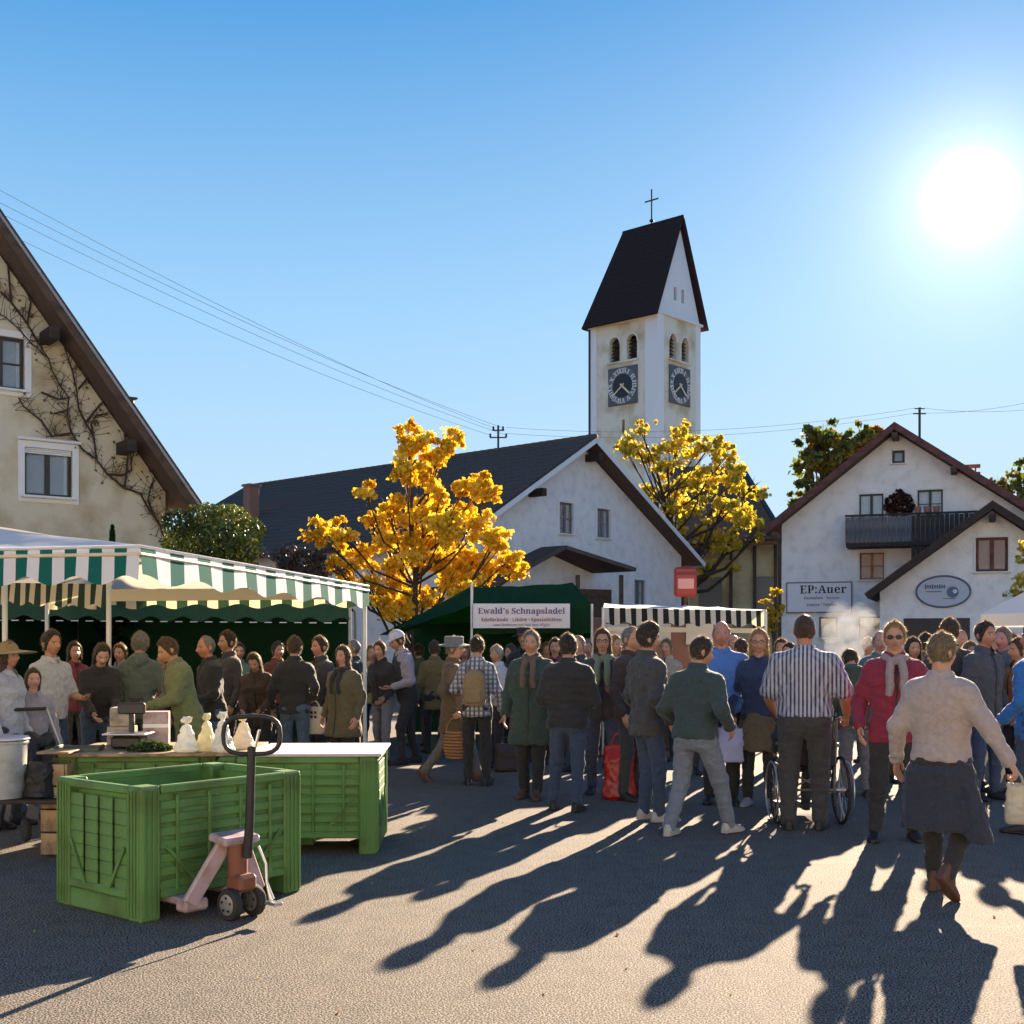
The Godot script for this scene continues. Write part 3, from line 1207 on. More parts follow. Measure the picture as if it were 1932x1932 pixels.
func person(sp: Dictionary) -> Node3D:
	# sp: at (Vector3), turn (degrees, 0 faces the camera), h, and how the person is dressed and posed
	var root := thing("person", sp.label, "person", sp.at, deg_to_rad(sp.get("turn", 0.0)), sp.get("group", "people at the market"))
	var s: float = sp.h / 1.75
	var w: float = sp.get("w", 1.0)
	var fem: bool = sp.get("f", false)
	var cell: float = sp.get("cell", 0.018)
	var tone: Color = sp.get("tone", Color(0.42, 0.235, 0.155))
	var noise := FastNoiseLite.new()
	noise.noise_type = FastNoiseLite.TYPE_SIMPLEX_SMOOTH
	noise.frequency = 1.0
	noise.fractal_octaves = 3
	noise.domain_warp_enabled = true
	noise.domain_warp_amplitude = 0.6
	noise.domain_warp_frequency = 0.7
	noise.seed = str(sp.label).hash() % 10000
	# --- skeleton (in metres, person's own frame, +z ahead, +x the person's left)
	var feet: Array = sp.get("feet", [Vector3(0.11, 0, 0.03), Vector3(-0.11, 0, -0.03)])
	var ank := []
	for e: Vector3 in feet:
		ank.append(Vector3(e.x, 0.085 + e.y, e.z) * s)
	var px: Vector3 = sp.get("pelvis", Vector3(0, 0, 0)) * s
	var hipw := 0.092 * s * minf(w, 1.15)
	var py := 0.935 * s
	for k in 2:
		var hx: float = px.x + (hipw if k == 0 else -hipw)
		var dx: float = ank[k].x - hx
		var dz: float = ank[k].z - px.z
		py = minf(py, ank[k].y + sqrt(maxf(0.01, 0.7106 * s * s - dx * dx - dz * dz)))
	if sp.has("pelvis_y"):
		py = sp.pelvis_y
	var hip := Vector3(px.x, py, px.z)
	var tb := Basis(Vector3.UP, deg_to_rad(sp.get("twist", 0.0))) * Basis(Vector3.RIGHT, deg_to_rad(sp.get("lean", 0.0))) * Basis(Vector3.BACK, deg_to_rad(sp.get("tilt", 0.0)))
	var tt := Transform3D(tb * s, hip)
	var ti := tt.affine_inverse()
	var shw := 0.150 if fem else 0.168
	var sh := [tt * Vector3(shw * w, 0.445, -0.012), tt * Vector3(-shw * w, 0.445, -0.012)]
	var neck := tt * Vector3(0, 0.545, -0.012)
	var hb := tb * Basis(Vector3.UP, deg_to_rad(sp.get("look", 0.0))) * Basis(Vector3.RIGHT, deg_to_rad(sp.get("nod", 0.0)))
	var head := neck + tb * Vector3(0, 0.055, 0.006) * s + hb * Vector3(0, 0.098, 0.014) * s
	var hs := s * (1.0 if fem else 1.05)
	var hands: Array = sp.get("hands", [Vector3(0.27, 0.88, 0.06), Vector3(-0.27, 0.88, 0.06)])
	var elb := []
	var wri := []
	for k in 2:
		var sgn := 1.0 if k == 0 else -1.0
		var target: Vector3 = hands[k] * s
		var r := ik(sh[k], target, 0.285 * s, 0.25 * s, tb * Vector3(sgn * 0.45, -0.15, -1.0))
		elb.append(r[0])
		wri.append(r[1])
	var kne := []
	for k in 2:
		var sgn := 1.0 if k == 0 else -1.0
		var hj := hip + Vector3(sgn * hipw, 0, 0)
		var r := ik(hj, ank[k], 0.44 * s, 0.405 * s, Vector3(sgn * 0.12, 0, 1.0))
		kne.append(r[0])
		ank[k] = r[1]
	# --- the body: head, neck, trunk, arms, hands and legs in one mesh
	var body := Shape.new()
	var hairc: Color = sp.get("hairc", Color(0.05, 0.03, 0.02))
	body.add(head_shape(fem, tone, Color(hairc.r * 0.8, hairc.g * 0.8, hairc.b * 0.8), false), Transform3D(hb * hs, head))
	body.col = tone
	body.tube(PackedVector3Array([hip, tt * Vector3(0, 0.3, 0), tt * Vector3(0, 0.50, -0.015), neck, neck.lerp(head, 0.45), head + hb * Vector3(0, -0.02, -0.012) * s]), PackedFloat32Array([0.10 * s, 0.10 * s, 0.075 * s, 0.056 * s * minf(w, 1.1), 0.054 * s * minf(w, 1.1), 0.05 * s]), 14)
	var bare: float = sp.get("bare", 0.0)                  # how much of the forearm and upper arm is bare
	for k in 2:
		body.tube(PackedVector3Array([sh[k], sh[k].lerp(elb[k], 0.5), elb[k], elb[k].lerp(wri[k], 0.35), wri[k]]), PackedFloat32Array([0.045 * s, 0.046 * s * w, 0.040 * s * w, 0.041 * s * w, 0.028 * s]), 10)
		var hj := hip + Vector3(hipw if k == 0 else -hipw, 0, 0)
		body.tube(PackedVector3Array([hj, kne[k], ank[k]]), PackedFloat32Array([0.06 * s, 0.045 * s, 0.034 * s]), 8)
		var fd: Vector3 = (wri[k] - elb[k]).normalized()
		var yy := -fd
		var fwd: Vector3 = sp.get("thumb", tb.z)
		var zz := (fwd - yy * fwd.dot(yy)).normalized()
		var xx := yy.cross(zz)
		var poses: Array = sp.get("grip", ["loose", "loose"])
		var bs := Basis(xx, yy, zz) * (s * 0.98)
		if k == 0:
			bs = Basis(-xx, yy, zz) * (s * 0.98)
		body.add(hand_shape(poses[k], tone), Transform3D(bs, wri[k]))
	part("body", body.mesh(), M.skin, root)
	# --- what is worn on the legs
	var wl: float = w * float(sp.get("leg_w", 1.0))
	var fl := Field.new(Vector3(minf(minf(ank[0].x, ank[1].x), minf(hip.x - 0.2 * s * w, minf(kne[0].x, kne[1].x))) - 0.16 * s, 0.02 * s, minf(minf(ank[0].z, ank[1].z), minf(hip.z, minf(kne[0].z, kne[1].z))) - 0.2 * s), Vector3(maxf(maxf(ank[0].x, ank[1].x), maxf(hip.x + 0.2 * s * w, maxf(kne[0].x, kne[1].x))) + 0.16 * s, hip.y + 0.22 * s, maxf(maxf(ank[0].z, ank[1].z), maxf(hip.z, maxf(kne[0].z, kne[1].z))) + 0.2 * s), cell)
	var hipt := Transform3D(Basis() * s, hip)
	var prow := [[-0.13, 0.11, 0.085, -0.01], [-0.06, 0.165, 0.118, -0.012], [0.0, 0.172, 0.122, -0.012], [0.06, 0.160, 0.112, -0.004], [0.13, 0.148, 0.102, 0.0]]
	fl.loft(hipt.affine_inverse(), -0.13, 0.13, table(prow, -0.13, 0.13, w), 0.05, 0.03, hip - Vector3(0.26, 0.18, 0.2) * s * w, hip + Vector3(0.26, 0.18, 0.2) * s * w)
	for k in 2:
		var hj := hip + Vector3((hipw if k == 0 else -hipw), -0.03 * s, -0.004 * s)
		fl.bone(hj, kne[k], 0.091 * s * wl, 0.066 * s * wl, 0.035)
		var cuff: Vector3 = ank[k].lerp(kne[k], 0.02)
		fl.bone(kne[k], cuff, 0.065 * s * wl, 0.052 * s * wl, 0.03)
		if fem == false or w > 1.05:
			fl.bone(hip + Vector3((0.07 if k == 0 else -0.07) * s, -0.05 * s, -0.055 * s), hip + Vector3((0.07 if k == 0 else -0.07) * s, -0.09 * s, -0.05 * s), 0.07 * s * w, 0.07 * s * w, 0.05)
	fl.folds(noise, 0.013, Vector3(8, 15, 8))
	var leg := Shape.new()
	fl.into(leg)
	var lg: Array = sp.get("legs", ["trousers", M.cl_black])
	part(lg[0], leg.mesh(), lg[1], root)
	if sp.has("skirt"):
		var sk: Array = sp.skirt                             # name, material, hem height, width
		var y0: float = sk[2] - hip.y / s
		var fs := Field.new(hip - Vector3(0.48 * s, hip.y - sk[2] * s + 0.06, 0.4 * s), hip + Vector3(0.42, 0.26, 0.4) * s, cell)
		var srow := [[y0, sk[3], sk[3] * 0.78, -0.01], [-0.10, 0.20, 0.155, -0.012], [-0.03, 0.172, 0.130, -0.01], [0.06, 0.145, 0.105, 0.0], [0.10, 0.14, 0.10, 0.0]]
		fs.loft(hipt.affine_inverse(), y0, 0.1, table(srow, y0, 0.1, w), 0.06, 0.02, fs.o, fs.o + Vector3(fs.nx, fs.ny, fs.nz) * cell)
		if sk.size() > 4:
			fs.bone(hip + Vector3(-0.19, -0.06, -0.06) * s, hip + Vector3(-0.30, -0.50, -0.10) * s, 0.05 * s, 0.085 * s, 0.05)
			fs.bone(hip + Vector3(0.17, -0.06, 0.0) * s, hip + Vector3(0.22, -0.42, 0.03) * s, 0.05 * s, 0.06 * s, 0.06)
		fs.folds(noise, 0.034, Vector3(6, 3.0, 6))
		var ss := Shape.new()
		fs.into(ss)
		part(sk[0], ss.mesh(), sk[1], root)
	# --- what is worn above
	var top: Dictionary = sp.get("top", {})
	var hem: float = top.get("hem", -0.12)                    # below the hip joint, in metres
	var tw: float = top.get("w", 1.0) * w
	var neck_y := 0.556
	var bust := 0.016 if fem else 0.0
	var trow := [
		[hem, 0.178 + top.get("flare", 0.0), 0.128 + top.get("flare", 0.0), -0.006], [0.0, 0.176, 0.128, -0.008], [0.12, 0.158 if fem else 0.168, 0.116, 0.004],
		[0.26, 0.166 if fem else 0.180, 0.124, 0.006], [0.36, 0.176 if fem else 0.192, 0.126 + bust, 0.004 + bust * 0.6], [0.43, 0.180 if fem else 0.200, 0.116, -0.006],
		[0.475, 0.160 if fem else 0.182, 0.103, -0.014], [0.51, 0.120 if fem else 0.138, 0.090, -0.018], [0.535, 0.088 if fem else 0.098, 0.080, -0.017], [neck_y, 0.070, 0.072, -0.012]]
	if hem > -0.05:
		trow.remove_at(1)
	var lo := Vector3(1e9, 1e9, 1e9)
	var hi := -lo
	for q: Vector3 in [sh[0], sh[1], elb[0], elb[1], wri[0], wri[1], neck, tt * Vector3(0.2 * tw, hem, 0.1), tt * Vector3(-0.2 * tw, hem, -0.1), tt * Vector3(0, 0.3, 0.14 * tw), tt * Vector3(0, 0.3, -0.14 * tw)]:
		lo = lo.min(q)
		hi = hi.max(q)
	lo -= Vector3(0.10, 0.05, 0.10) * s * maxf(1.0, tw)
	hi += Vector3(0.10, 0.09, 0.10) * s * maxf(1.0, tw)
	var ft := Field.new(lo, hi, cell)
	var tc := tt * Vector3(0, (hem + neck_y) * 0.5, 0)
	var th := Vector3(0.27 * tw, (neck_y - hem) * 0.5 + 0.06 + 0.3 * absf(sin(deg_to_rad(sp.get("lean", 0.0)))), 0.2 * tw + 0.32 * absf(sin(deg_to_rad(sp.get("lean", 0.0))))) * s
	ft.loft(ti, hem, neck_y, table(trow, hem, neck_y, tw, top.get("quilt", 0.0)), 0.05, 0.02, tc - th, tc + th)
	var sleeve: float = top.get("sleeve", 1.0)              # 1 long, 0.45 short, 0 none
	var at2: float = top.get("arm", 1.0)
	var hang: float = top.get("drape", 0.0)
	for k in 2:
		if sleeve <= 0.0:
			continue
		if sleeve < 0.6:
			ft.bone(sh[k], sh[k].lerp(elb[k], 0.86), 0.064 * s * w, 0.068 * s * w, 0.08)
		else:
			ft.bone(sh[k], elb[k], 0.066 * s * w * at2, 0.056 * s * w * at2, 0.09)
			ft.bone(elb[k], elb[k].lerp(wri[k], 0.97 * sleeve), 0.056 * s * w * at2, 0.044 * s * at2, 0.02)
	if top.get("hood", false):
		ft.bone(tt * Vector3(0.06, 0.515, -0.085), tt * Vector3(-0.06, 0.515, -0.085), 0.055 * s, 0.055 * s, 0.03)
		ft.bone(tt * Vector3(0.0, 0.47, -0.11), tt * Vector3(0.0, 0.50, -0.10), 0.05 * s, 0.05 * s, 0.03)
	ft.folds(noise, top.get("fold", 0.019), Vector3(7, 10, 7))
	var ts := Shape.new()
	ft.into(ts)
	part(top.get("name", "jacket"), ts.mesh(), top.get("mat", M.cl_black), root)
	var tmat: Material = top.get("mat", M.cl_black)
	if top.get("collar", true):
		part("collar", collar_mesh(tt, top.get("name", "jacket")), tmat, root)
	var front := PackedVector3Array()                        # the closing down the front
	var tabf := table(trow, hem, neck_y, tw, top.get("quilt", 0.0))
	for q in 15:
		var f := q / 14.0
		var e := tabf[int(f * (tabf.size() - 1))]
		front.append(tt * Vector3(0.004 * sin(q * 1.7), lerpf(hem + 0.005, neck_y - 0.01, f), e.z + e.y * 1.0))
	if top.get("name", "jacket") in ["jacket", "coat", "quilted_jacket", "shirt", "cardigan", "fleece", "vest"]:
		var zs := Shape.new()
		var zr := PackedFloat32Array()
		zr.resize(15)
		zr.fill(0.009 * s)
		zs.tube(front, zr, 6)
		part("front_closing", zs.mesh(), tmat if top.get("name", "jacket") == "shirt" else M.black, root)
	if sleeve > 0.9:
		for k in 2:
			var cu := Shape.new()
			var c0: Vector3 = elb[k].lerp(wri[k], 0.90)
			var c1: Vector3 = elb[k].lerp(wri[k], 1.0)
			cu.tube(PackedVector3Array([c0, c0.lerp(c1, 0.2), c0.lerp(c1, 0.8), c1]), PackedFloat32Array([0.040 * s * at2, 0.050 * s * at2, 0.049 * s * at2, 0.040 * s * at2]), 12)
			part("cuff", cu.mesh(), tmat, root)
	if sp.has("vest"):
		var fv := Field.new(lo, hi, cell)
		fv.loft(ti, hem - 0.03, neck_y - 0.01, table(trow, hem - 0.03, neck_y - 0.01, tw * 1.07), 0.05, 0.02, tc - th, tc + th)
		fv.folds(noise, 0.009, Vector3(8, 6, 8))
		var vs := Shape.new()
		fv.into(vs)
		part("vest", vs.mesh(), sp.vest, root)
	# --- shoes
	var shoe: Array = sp.get("shoes", ["shoe", M.black])
	for k in 2:
		var fy: float = deg_to_rad(10.0 if k == 0 else -10.0)
		if sp.has("toes"):
			fy = deg_to_rad(sp.toes[k])
		var lift: float = feet[k].y
		var pitch: float = deg_to_rad(sp.get("heel", [0.0, 0.0])[k])
		var fb := Basis(Vector3.UP, fy) * Basis(Vector3.RIGHT, pitch)
		var ap: Vector3 = ank[k] - fb * Vector3(0, 0.085 * s, 0)
		if pitch == 0.0 and lift == 0.0:
			ap.y = 0.002
		part("shoe", shoe_mesh(shoe[0]), shoe[1], root, Transform3D(fb * s, ap))
	# --- hair and headwear
	var hxf := Transform3D(hb * hs, head)
	if sp.get("hair", "short") != "none":
		var hk := "hairmat_%s" % hairc
		var hm := mat(hk, Color(hairc.r, hairc.g, hairc.b).linear_to_srgb(), 0.58, {"vertex_color_use_as_albedo": true, "metallic_specular": 0.5, "normal_enabled": true, "normal_texture": M.n_cloth, "normal_scale": 1.6, "uv1_triplanar": true, "uv1_scale": Vector3(9, 3, 9), "rim_enabled": true, "rim": 0.5, "rim_tint": 0.2, "backlight_enabled": true, "backlight": lin(0.7, 0.6, 0.42)})
		var hmkey := "hairmesh_" + str(sp.get("hair", "short"))
		if not M.has(hmkey):
			M[hmkey] = hair_shape(sp.get("hair", "short")).mesh()
		var hp := part("hair", M[hmkey], hm, root, hxf)
		var sc2 := Color(hairc.r, hairc.g, hairc.b).lerp(Color(0.55, 0.42, 0.27), 0.55).linear_to_srgb()  # strand colour lightened and warmed to put the backlit glow into it
		part("strands", M["strands_" + str(sp.get("hair", "short"))], mat("backlit_strandmat_%s" % hairc, sc2, 0.45, {"vertex_color_use_as_albedo": true, "backlight_enabled": true, "backlight": lin(1.0, 0.9, 0.75)}), hp)
	if sp.has("cap"):
		part("cap", cap_mesh(sp.cap[0]), sp.cap[1], root, hxf)
	if sp.has("glasses"):
		part("glasses", glasses_mesh(sp.glasses), M.black, root, hxf)
	if sp.has("scarf"):
		var sc := Shape.new()
		for turn in 2:
			var pts := PackedVector3Array()
			var rad := PackedFloat32Array()
			for q in 19:
				var a := TAU * q / 18.0
				pts.append(tt * Vector3(0.082 * sin(a), 0.545 - 0.028 * turn + 0.02 * cos(a) * -1.0 + 0.008 * sin(a * 3.0 + turn), 0.078 * cos(a) + 0.004))
				rad.append((0.030 + 0.007 * sin(a * 5.0 + turn * 2.0)) * s)
			sc.tube(pts, rad, 9)
		for e: float in [-1.0, 1.0]:
			var pts := PackedVector3Array([tt * Vector3(e * 0.04, 0.52, 0.09), tt * Vector3(e * 0.055, 0.42, 0.150), tt * Vector3(e * 0.05, 0.32, 0.155), tt * Vector3(e * 0.06, 0.24, 0.148)])
			sc.tube(pts, PackedFloat32Array([0.032 * s, 0.034 * s, 0.036 * s, 0.028 * s]), 9)
		part("scarf", sc.mesh(), sp.scarf, root)
	root.set_meta("hands_at", [root.transform * (wri[0] + (wri[0] - elb[0]).normalized() * 0.085 * s), root.transform * (wri[1] + (wri[1] - elb[1]).normalized() * 0.085 * s)])
	root.set_meta("torso", root.transform * tt)
	return root

func collar_mesh(tt: Transform3D, kind: String) -> ArrayMesh:
	# a turned-over collar: stands round the neck and folds outwards, open in front
	var s := Shape.new()
	var gap := 0.55
	var rings := []
	var tall := 0.052 if kind in ["jacket", "coat", "quilted_jacket", "vest", "fleece"] else 0.036
	for e: Array in [[0.074, 0.0, 0.0], [0.070, 1.0, 0.0], [0.075, 1.06, 0.0], [0.088, 0.55, 0.0], [0.094, 0.10, 1.0], [0.088, 0.0, 1.0]]:
		var r := PackedVector3Array()
		for q in 23:
			var a := -PI + gap * 0.5 + (TAU - gap) * q / 22.0
			var open := pow(absf(a) / PI, 4.0)                 # the points of the collar drop in front
			var dir := Vector3(-sin(a + PI), 0, cos(a + PI))
			r.append(tt * (Vector3(0, 0.542 + tall * e[1] - 0.045 * open - 0.018 * e[2], -0.010) + Vector3(dir.x * e[0] * 1.02, 0, dir.z * e[0] * (1.0 + 0.25 * open))))
		rings.append(r)
	for j in rings.size() - 1:
		for q in 22:
			s.quad(rings[j][q], rings[j + 1][q], rings[j + 1][q + 1], rings[j][q + 1])
	return s.mesh()

func cap_mesh(kind: String) -> ArrayMesh:
	var key := "cap_" + kind
	if M.has(key):
		return M[key]
	var s := Shape.new()
	var rings := []
	var low := 0.035
	var rows := 8
	for j in rows + 1:
		var t := float(j) / rows
		var ring := PackedVector3Array()
		var r := 0.104
		for q in 24:
			var a := -TAU * q / 24.0
			var k := cos(t * PI * 0.5)
			if kind == "hat":
				k = 1.0 if t < 0.8 else cos((t - 0.8) / 0.2 * PI * 0.5)
			ring.append(Vector3(0.092 * k * cos(a) * (1.0 if j > 0 else 1.02), low + 0.105 * sin(t * PI * 0.5), 0.110 * k * sin(a) * (1.0 if j > 0 else 1.02) - 0.006))
		rings.append(ring)
	s.loft(rings)
	if kind == "cap":                                        # the peak
		var pr := []
		for j in 5:
			var ring := PackedVector3Array()
			var z := 0.085 + 0.078 * j / 4.0
			var hw := 0.078 * sqrt(maxf(0.02, 1.0 - pow(j / 4.2, 2.0)))
			for q in 9:
				var x := hw * (1.0 - q / 4.0)
				ring.append(Vector3(x, low + 0.010 - 0.012 * j / 4.0 - 2.2 * x * x, z))
			for q in 9:
				var x := hw * (-1.0 + q / 4.0)
				ring.append(Vector3(x, low + 0.005 - 0.012 * j / 4.0 - 2.2 * x * x, z))
			pr.append(ring)
		s.loft(pr)
	else:                                                    # a brim all round
		var wide := 0.165 if kind == "hat" else 0.24
		var br := []
		for e: Array in [[0.095, 0.000], [wide, -0.012], [wide, -0.006], [0.095, 0.010]]:
			var ring := PackedVector3Array()
			for q in 28:
				var a := -TAU * q / 28.0
				ring.append(Vector3(e[0] * cos(a), low + e[1] - 0.012 * cos(2.0 * a), e[0] * 1.1 * sin(a)))
			br.append(ring)
		s.loft(br, false)
	var m := s.mesh()
	M[key] = m
	return m

func glasses_mesh(kind: String) -> ArrayMesh:
	var key := "glasses_" + kind
	if M.has(key):
		return M[key]
	var s := Shape.new()
	for e: float in [-1.0, 1.0]:
		var pts := PackedVector3Array()
		var rad := PackedFloat32Array()
		for q in 13:
			var a := TAU * q / 12.0
			pts.append(Vector3(e * 0.032 + 0.024 * cos(a), 0.003 + 0.017 * sin(a), 0.100 - 0.012 * absf(e * 0.032 + 0.024 * cos(a)) / 0.05))
			rad.append(0.0024)
		s.tube(pts, rad, 5)
		s.rod(Vector3(e * 0.056, 0.006, 0.089), Vector3(e * 0.082, 0.006, -0.01), 0.0022, 5)
		if kind == "sun":
			var f := PackedVector3Array()
			for q in 12:
				var a := TAU * q / 12.0
				f.append(Vector3(e * 0.032 + 0.024 * cos(a), 0.003 + 0.017 * sin(a), 0.101 - 0.012 * absf(e * 0.032 + 0.024 * cos(a)) / 0.05))
			f.reverse()
			s.fan(f)
	s.rod(Vector3(-0.009, 0.006, 0.104), Vector3(0.009, 0.006, 0.104), 0.0022, 5)
	var m := s.mesh()
	M[key] = m
	return m

# ------------------------------------------------------------------ the setting
func ground() -> void:
	var speck := noise_tex(0.13, [[0.0, grey(0.12)], [0.40, grey(0.25)], [0.46, grey(0.66)], [0.52, grey(0.92)], [1.0, grey(1.0)]], 1024, FastNoiseLite.TYPE_SIMPLEX, 3, 21)
	var patch := noise_tex(0.03, [[0.0, Color(0.86, 0.85, 0.83)], [0.42, Color(0.97, 0.965, 0.955)], [0.6, Color(1, 0.99, 0.97)], [1.0, Color(1, 1, 1)]], 1024, FastNoiseLite.TYPE_SIMPLEX_SMOOTH, 6, 22)
	var m := mat("asphalt", lin(0.275, 0.238, 0.206), 0.9, {"metallic_specular": 0.35})
	textured(m, speck, 0.5, true, noise_tex(0.13, [], 1024, FastNoiseLite.TYPE_SIMPLEX, 2, 21, true, 5.0), 0.25)
	m.detail_enabled = true
	m.detail_albedo = patch
	m.detail_blend_mode = BaseMaterial3D.BLEND_MODE_MUL
	m.detail_uv_layer = BaseMaterial3D.DETAIL_UV_2
	m.uv2_triplanar = true
	m.uv2_world_triplanar = true
	m.uv2_scale = Vector3.ONE * 0.14
	var s := Shape.new()
	s.quad(Vector3(-300, 0, -600), Vector3(300, 0, -600), Vector3(300, 0, 60), Vector3(-300, 0, 60))
	structure("ground", s.mesh(), m)

func left_house() -> void:
	var fc := Facade.new(Vector3(-6.82, 0, -27.0), Vector3(0.797, 0, -0.604))
	var t := thing("farmhouse", "ochre farmhouse gable with steep dark roof and bare climbing vine", "house")
	var fv := Facade.new(fc.o + fc.n * 0.78, fc.u)              # the plane of the roof's front edge
	var e1 := fv.uv(384, 950)
	var e2 := fv.uv(0, 390)
	var slope := (e2.y - e1.y) / (e1.x - e2.x)
	var rn := Vector2(slope, 1.0).normalized()
	var eave := e1 - rn * 0.24
	var apex := eave + Vector2(-6.2, 6.2 * slope)
	var leave := eave + Vector2(-12.4, 0)
	var holes := [fc.rect(46, 851, 136, 934), fc.rect(-42, 640, 46, 727), fc.rect(-140, 850, -50, 930)]
	var wr := eave.x - 0.35
	var outline := PackedVector2Array([Vector2(-12.1, 0), Vector2(wr, 0), Vector2(wr, eave.y + 0.35 * slope - 0.05), Vector2(apex.x, apex.y - 0.05), Vector2(-12.1, eave.y + 0.2)])
	part("wall", wall_mesh(outline, holes), M.plaster_ochre, t, fc.xf())
	var side := Shape.new()
	side.box(Vector3(0.3, 4.4, 16.0), Transform3D(Basis(), Vector3(wr - 0.155, 2.2, -8.32)))
	part("side_wall", side.mesh(), M.plaster_ochre, t, fc.xf())
	gable_roof(t, fc, apex, leave, eave, 16.0, 0.75, 0.24, M.tile_dark, M.wood_brown)
	# the shiny verge strip on the edge of the roof
	var d2 := (eave - apex).normalized()
	var n2 := Vector2(-d2.y, d2.x)
	n2 = n2 if n2.y > 0 else -n2
	var v := Shape.new()
	v.bar(fc.p(apex.x + n2.x * 0.14, apex.y + n2.y * 0.14, 0.80), fc.p(eave.x + n2.x * 0.14, eave.y + n2.y * 0.14, 0.80), 0.03, 0.05)
	part("verge_strip", v.mesh(), M.steel_dull, t)
	for e: Vector2 in [fc.uv(84, 640), fc.uv(228, 848)]:               # purlin ends under the roof
		part("purlin", box_mesh(Vector3(0.22, 0.26, 0.7), 0.02), M.wood_dark, t, fc.xf(e.x, e.y, 0.352))
	window(t, fc, holes[0], M.frame_dark, 2, 0, {"trim": 0.13, "curtain_width": 0.22})
	window(t, fc, holes[1], M.frame_dark, 2, 1, {"trim": 0.13, "curtain_width": 0.22})
	var r: Rect2 = holes[0]
	var sh := Shape.new()                                            # raised roller shutter box
	for k in 3:
		sh.box(Vector3(r.size.x - 0.02, 0.035, 0.03), Transform3D(Basis(), Vector3(0, -0.02 - k * 0.04, 0)), 0.008)
	part("shutter", sh.mesh(), M.trim_white, t, fc.xf(r.get_center().x, r.end.y, -0.03))
	part("cornice", box_mesh(Vector3(r.size.x + 0.34, 0.06, 0.1), 0.015), M.trim_white, t, fc.xf(r.get_center().x, r.end.y + 0.165, 0.05))
	var cap := Shape.new()                                           # vent on the roof edge
	var vp := fc.uv(243, 736)
	cap.rod(fc.p(vp.x, vp.y - 0.7, 0.2), fc.p(vp.x, vp.y - 0.22, 0.2), 0.04)
	cap.box(Vector3(0.18, 0.04, 0.16), fc.xf(vp.x, vp.y - 0.21, 0.2))
	part("vent", cap.mesh(), M.frame_dark, t)
	# the vine
	var vine := thing("climbing_vine", "bare climbing vine branches with a few ochre leaves on the farmhouse gable", "vine", fc.p(-0.6, 0))
	var lines := [
		[[930, 2000], [900, 1900], [830, 1800], [790, 1720], [700, 1690], [600, 1610], [540, 1530], [460, 1470], [400, 1380], [375, 1280], [385, 1180], [330, 1100], [290, 1030], [270, 960], [180, 880], [90, 780], [20, 720], [-60, 690]],
		[[540, 1530], [525, 1400], [480, 1320], [440, 1240], [430, 1150], [410, 1050], [390, 980], [360, 900]],
		[[525, 1400], [510, 1330], [540, 1280], [600, 1270]], [[290, 1400], [230, 1310], [130, 1230], [100, 1180]], [[230, 1150], [330, 1190], [385, 1180]],
		[[900, 1900], [870, 1850], [830, 1760], [850, 1680], [870, 1620], [840, 1590]], [[600, 1610], [680, 1620], [740, 1590], [735, 1500]],
		[[0, 580], [60, 640], [150, 760], [200, 850], [270, 960]], [[440, 1130], [480, 1080], [530, 1050]], [[935, 2100], [930, 1900], [940, 1780], [930, 1650]], [[400, 1380], [330, 1390], [290, 1400]],
		[[480, 1320], [560, 1220], [590, 1190]], [[380, 1250], [300, 1270]], [[700, 1690], [720, 1500], [700, 1380]], [[60, 640], [40, 420], [50, 360]], [[150, 760], [170, 640], [130, 540]]]
	var br := Shape.new()
	var lv := Shape.new()
	var inv := fc.xf().affine_inverse()
	for l: Array in lines:
		var pts := PackedVector3Array()
		var rad := PackedFloat32Array()
		for j in l.size():
			var q := fc.uv(l[j][0] / 3.0, 357.8 + l[j][1] / 3.0)
			pts.append(fc.p(q.x, q.y, 0.045 + 0.02 * rng.randf()) - vine.position)
			rad.append(lerpf(0.024, 0.010, float(j) / l.size()))
		br.tube(pts, rad, 5)
		for j in l.size() - 1:
			for k in 7:
				var p := pts[j].lerp(pts[j + 1], rng.randf())
				var a := rng.randf() * TAU
				var e := p + (fc.u * cos(a) + Vector3.UP * (sin(a) + 0.3)) * rng.randf_range(0.12, 0.4) + fc.n * rng.randf_range(0.0, 0.05)
				br.tube(PackedVector3Array([p, p.lerp(e, 0.5) + Vector3.UP * rng.randf_range(-0.05, 0.05), e]), PackedFloat32Array([0.006, 0.005, 0.003]), 4, false)
				if rng.randf() < 0.45:
					leaf(lv, e, rng.randf_range(0.04, 0.08), Color(0.22, 0.12, 0.035).lerp(Color(0.14, 0.15, 0.04), rng.randf()), rng)
	part("branches", br.mesh(), M.twig, vine)
	part("leaves", lv.mesh(), M.leaf_gold, vine)

func leaf(s: Shape, p: Vector3, size: float, c: Color, r: RandomNumberGenerator) -> void:
	var n := Vector3(r.randf_range(-1, 1), r.randf_range(-0.4, 1), r.randf_range(-1, 1)).normalized()
	var x := n.cross(Vector3(r.randf_range(-1, 1), r.randf_range(-1, 1), r.randf_range(-1, 1))).normalized() * size * 0.5
	var y := n.cross(x)
	var k := s.v.size()
	var fold := n * size * 0.12
	s.v.append_array([p - y * 1.15, p - x + fold - y * 0.15, p + y * 1.15, p + x + fold - y * 0.15])
	s.n.append_array([n, (n + x * 1.5 / size).normalized(), n, (n - x * 1.5 / size).normalized()])
	s.c.append_array([c, c, c, c])
	s.uv.append_array([Vector2.ZERO, Vector2.ZERO, Vector2.ZERO, Vector2.ZERO])
	s.i.append_array([k, k + 1, k + 2, k, k + 2, k + 3])

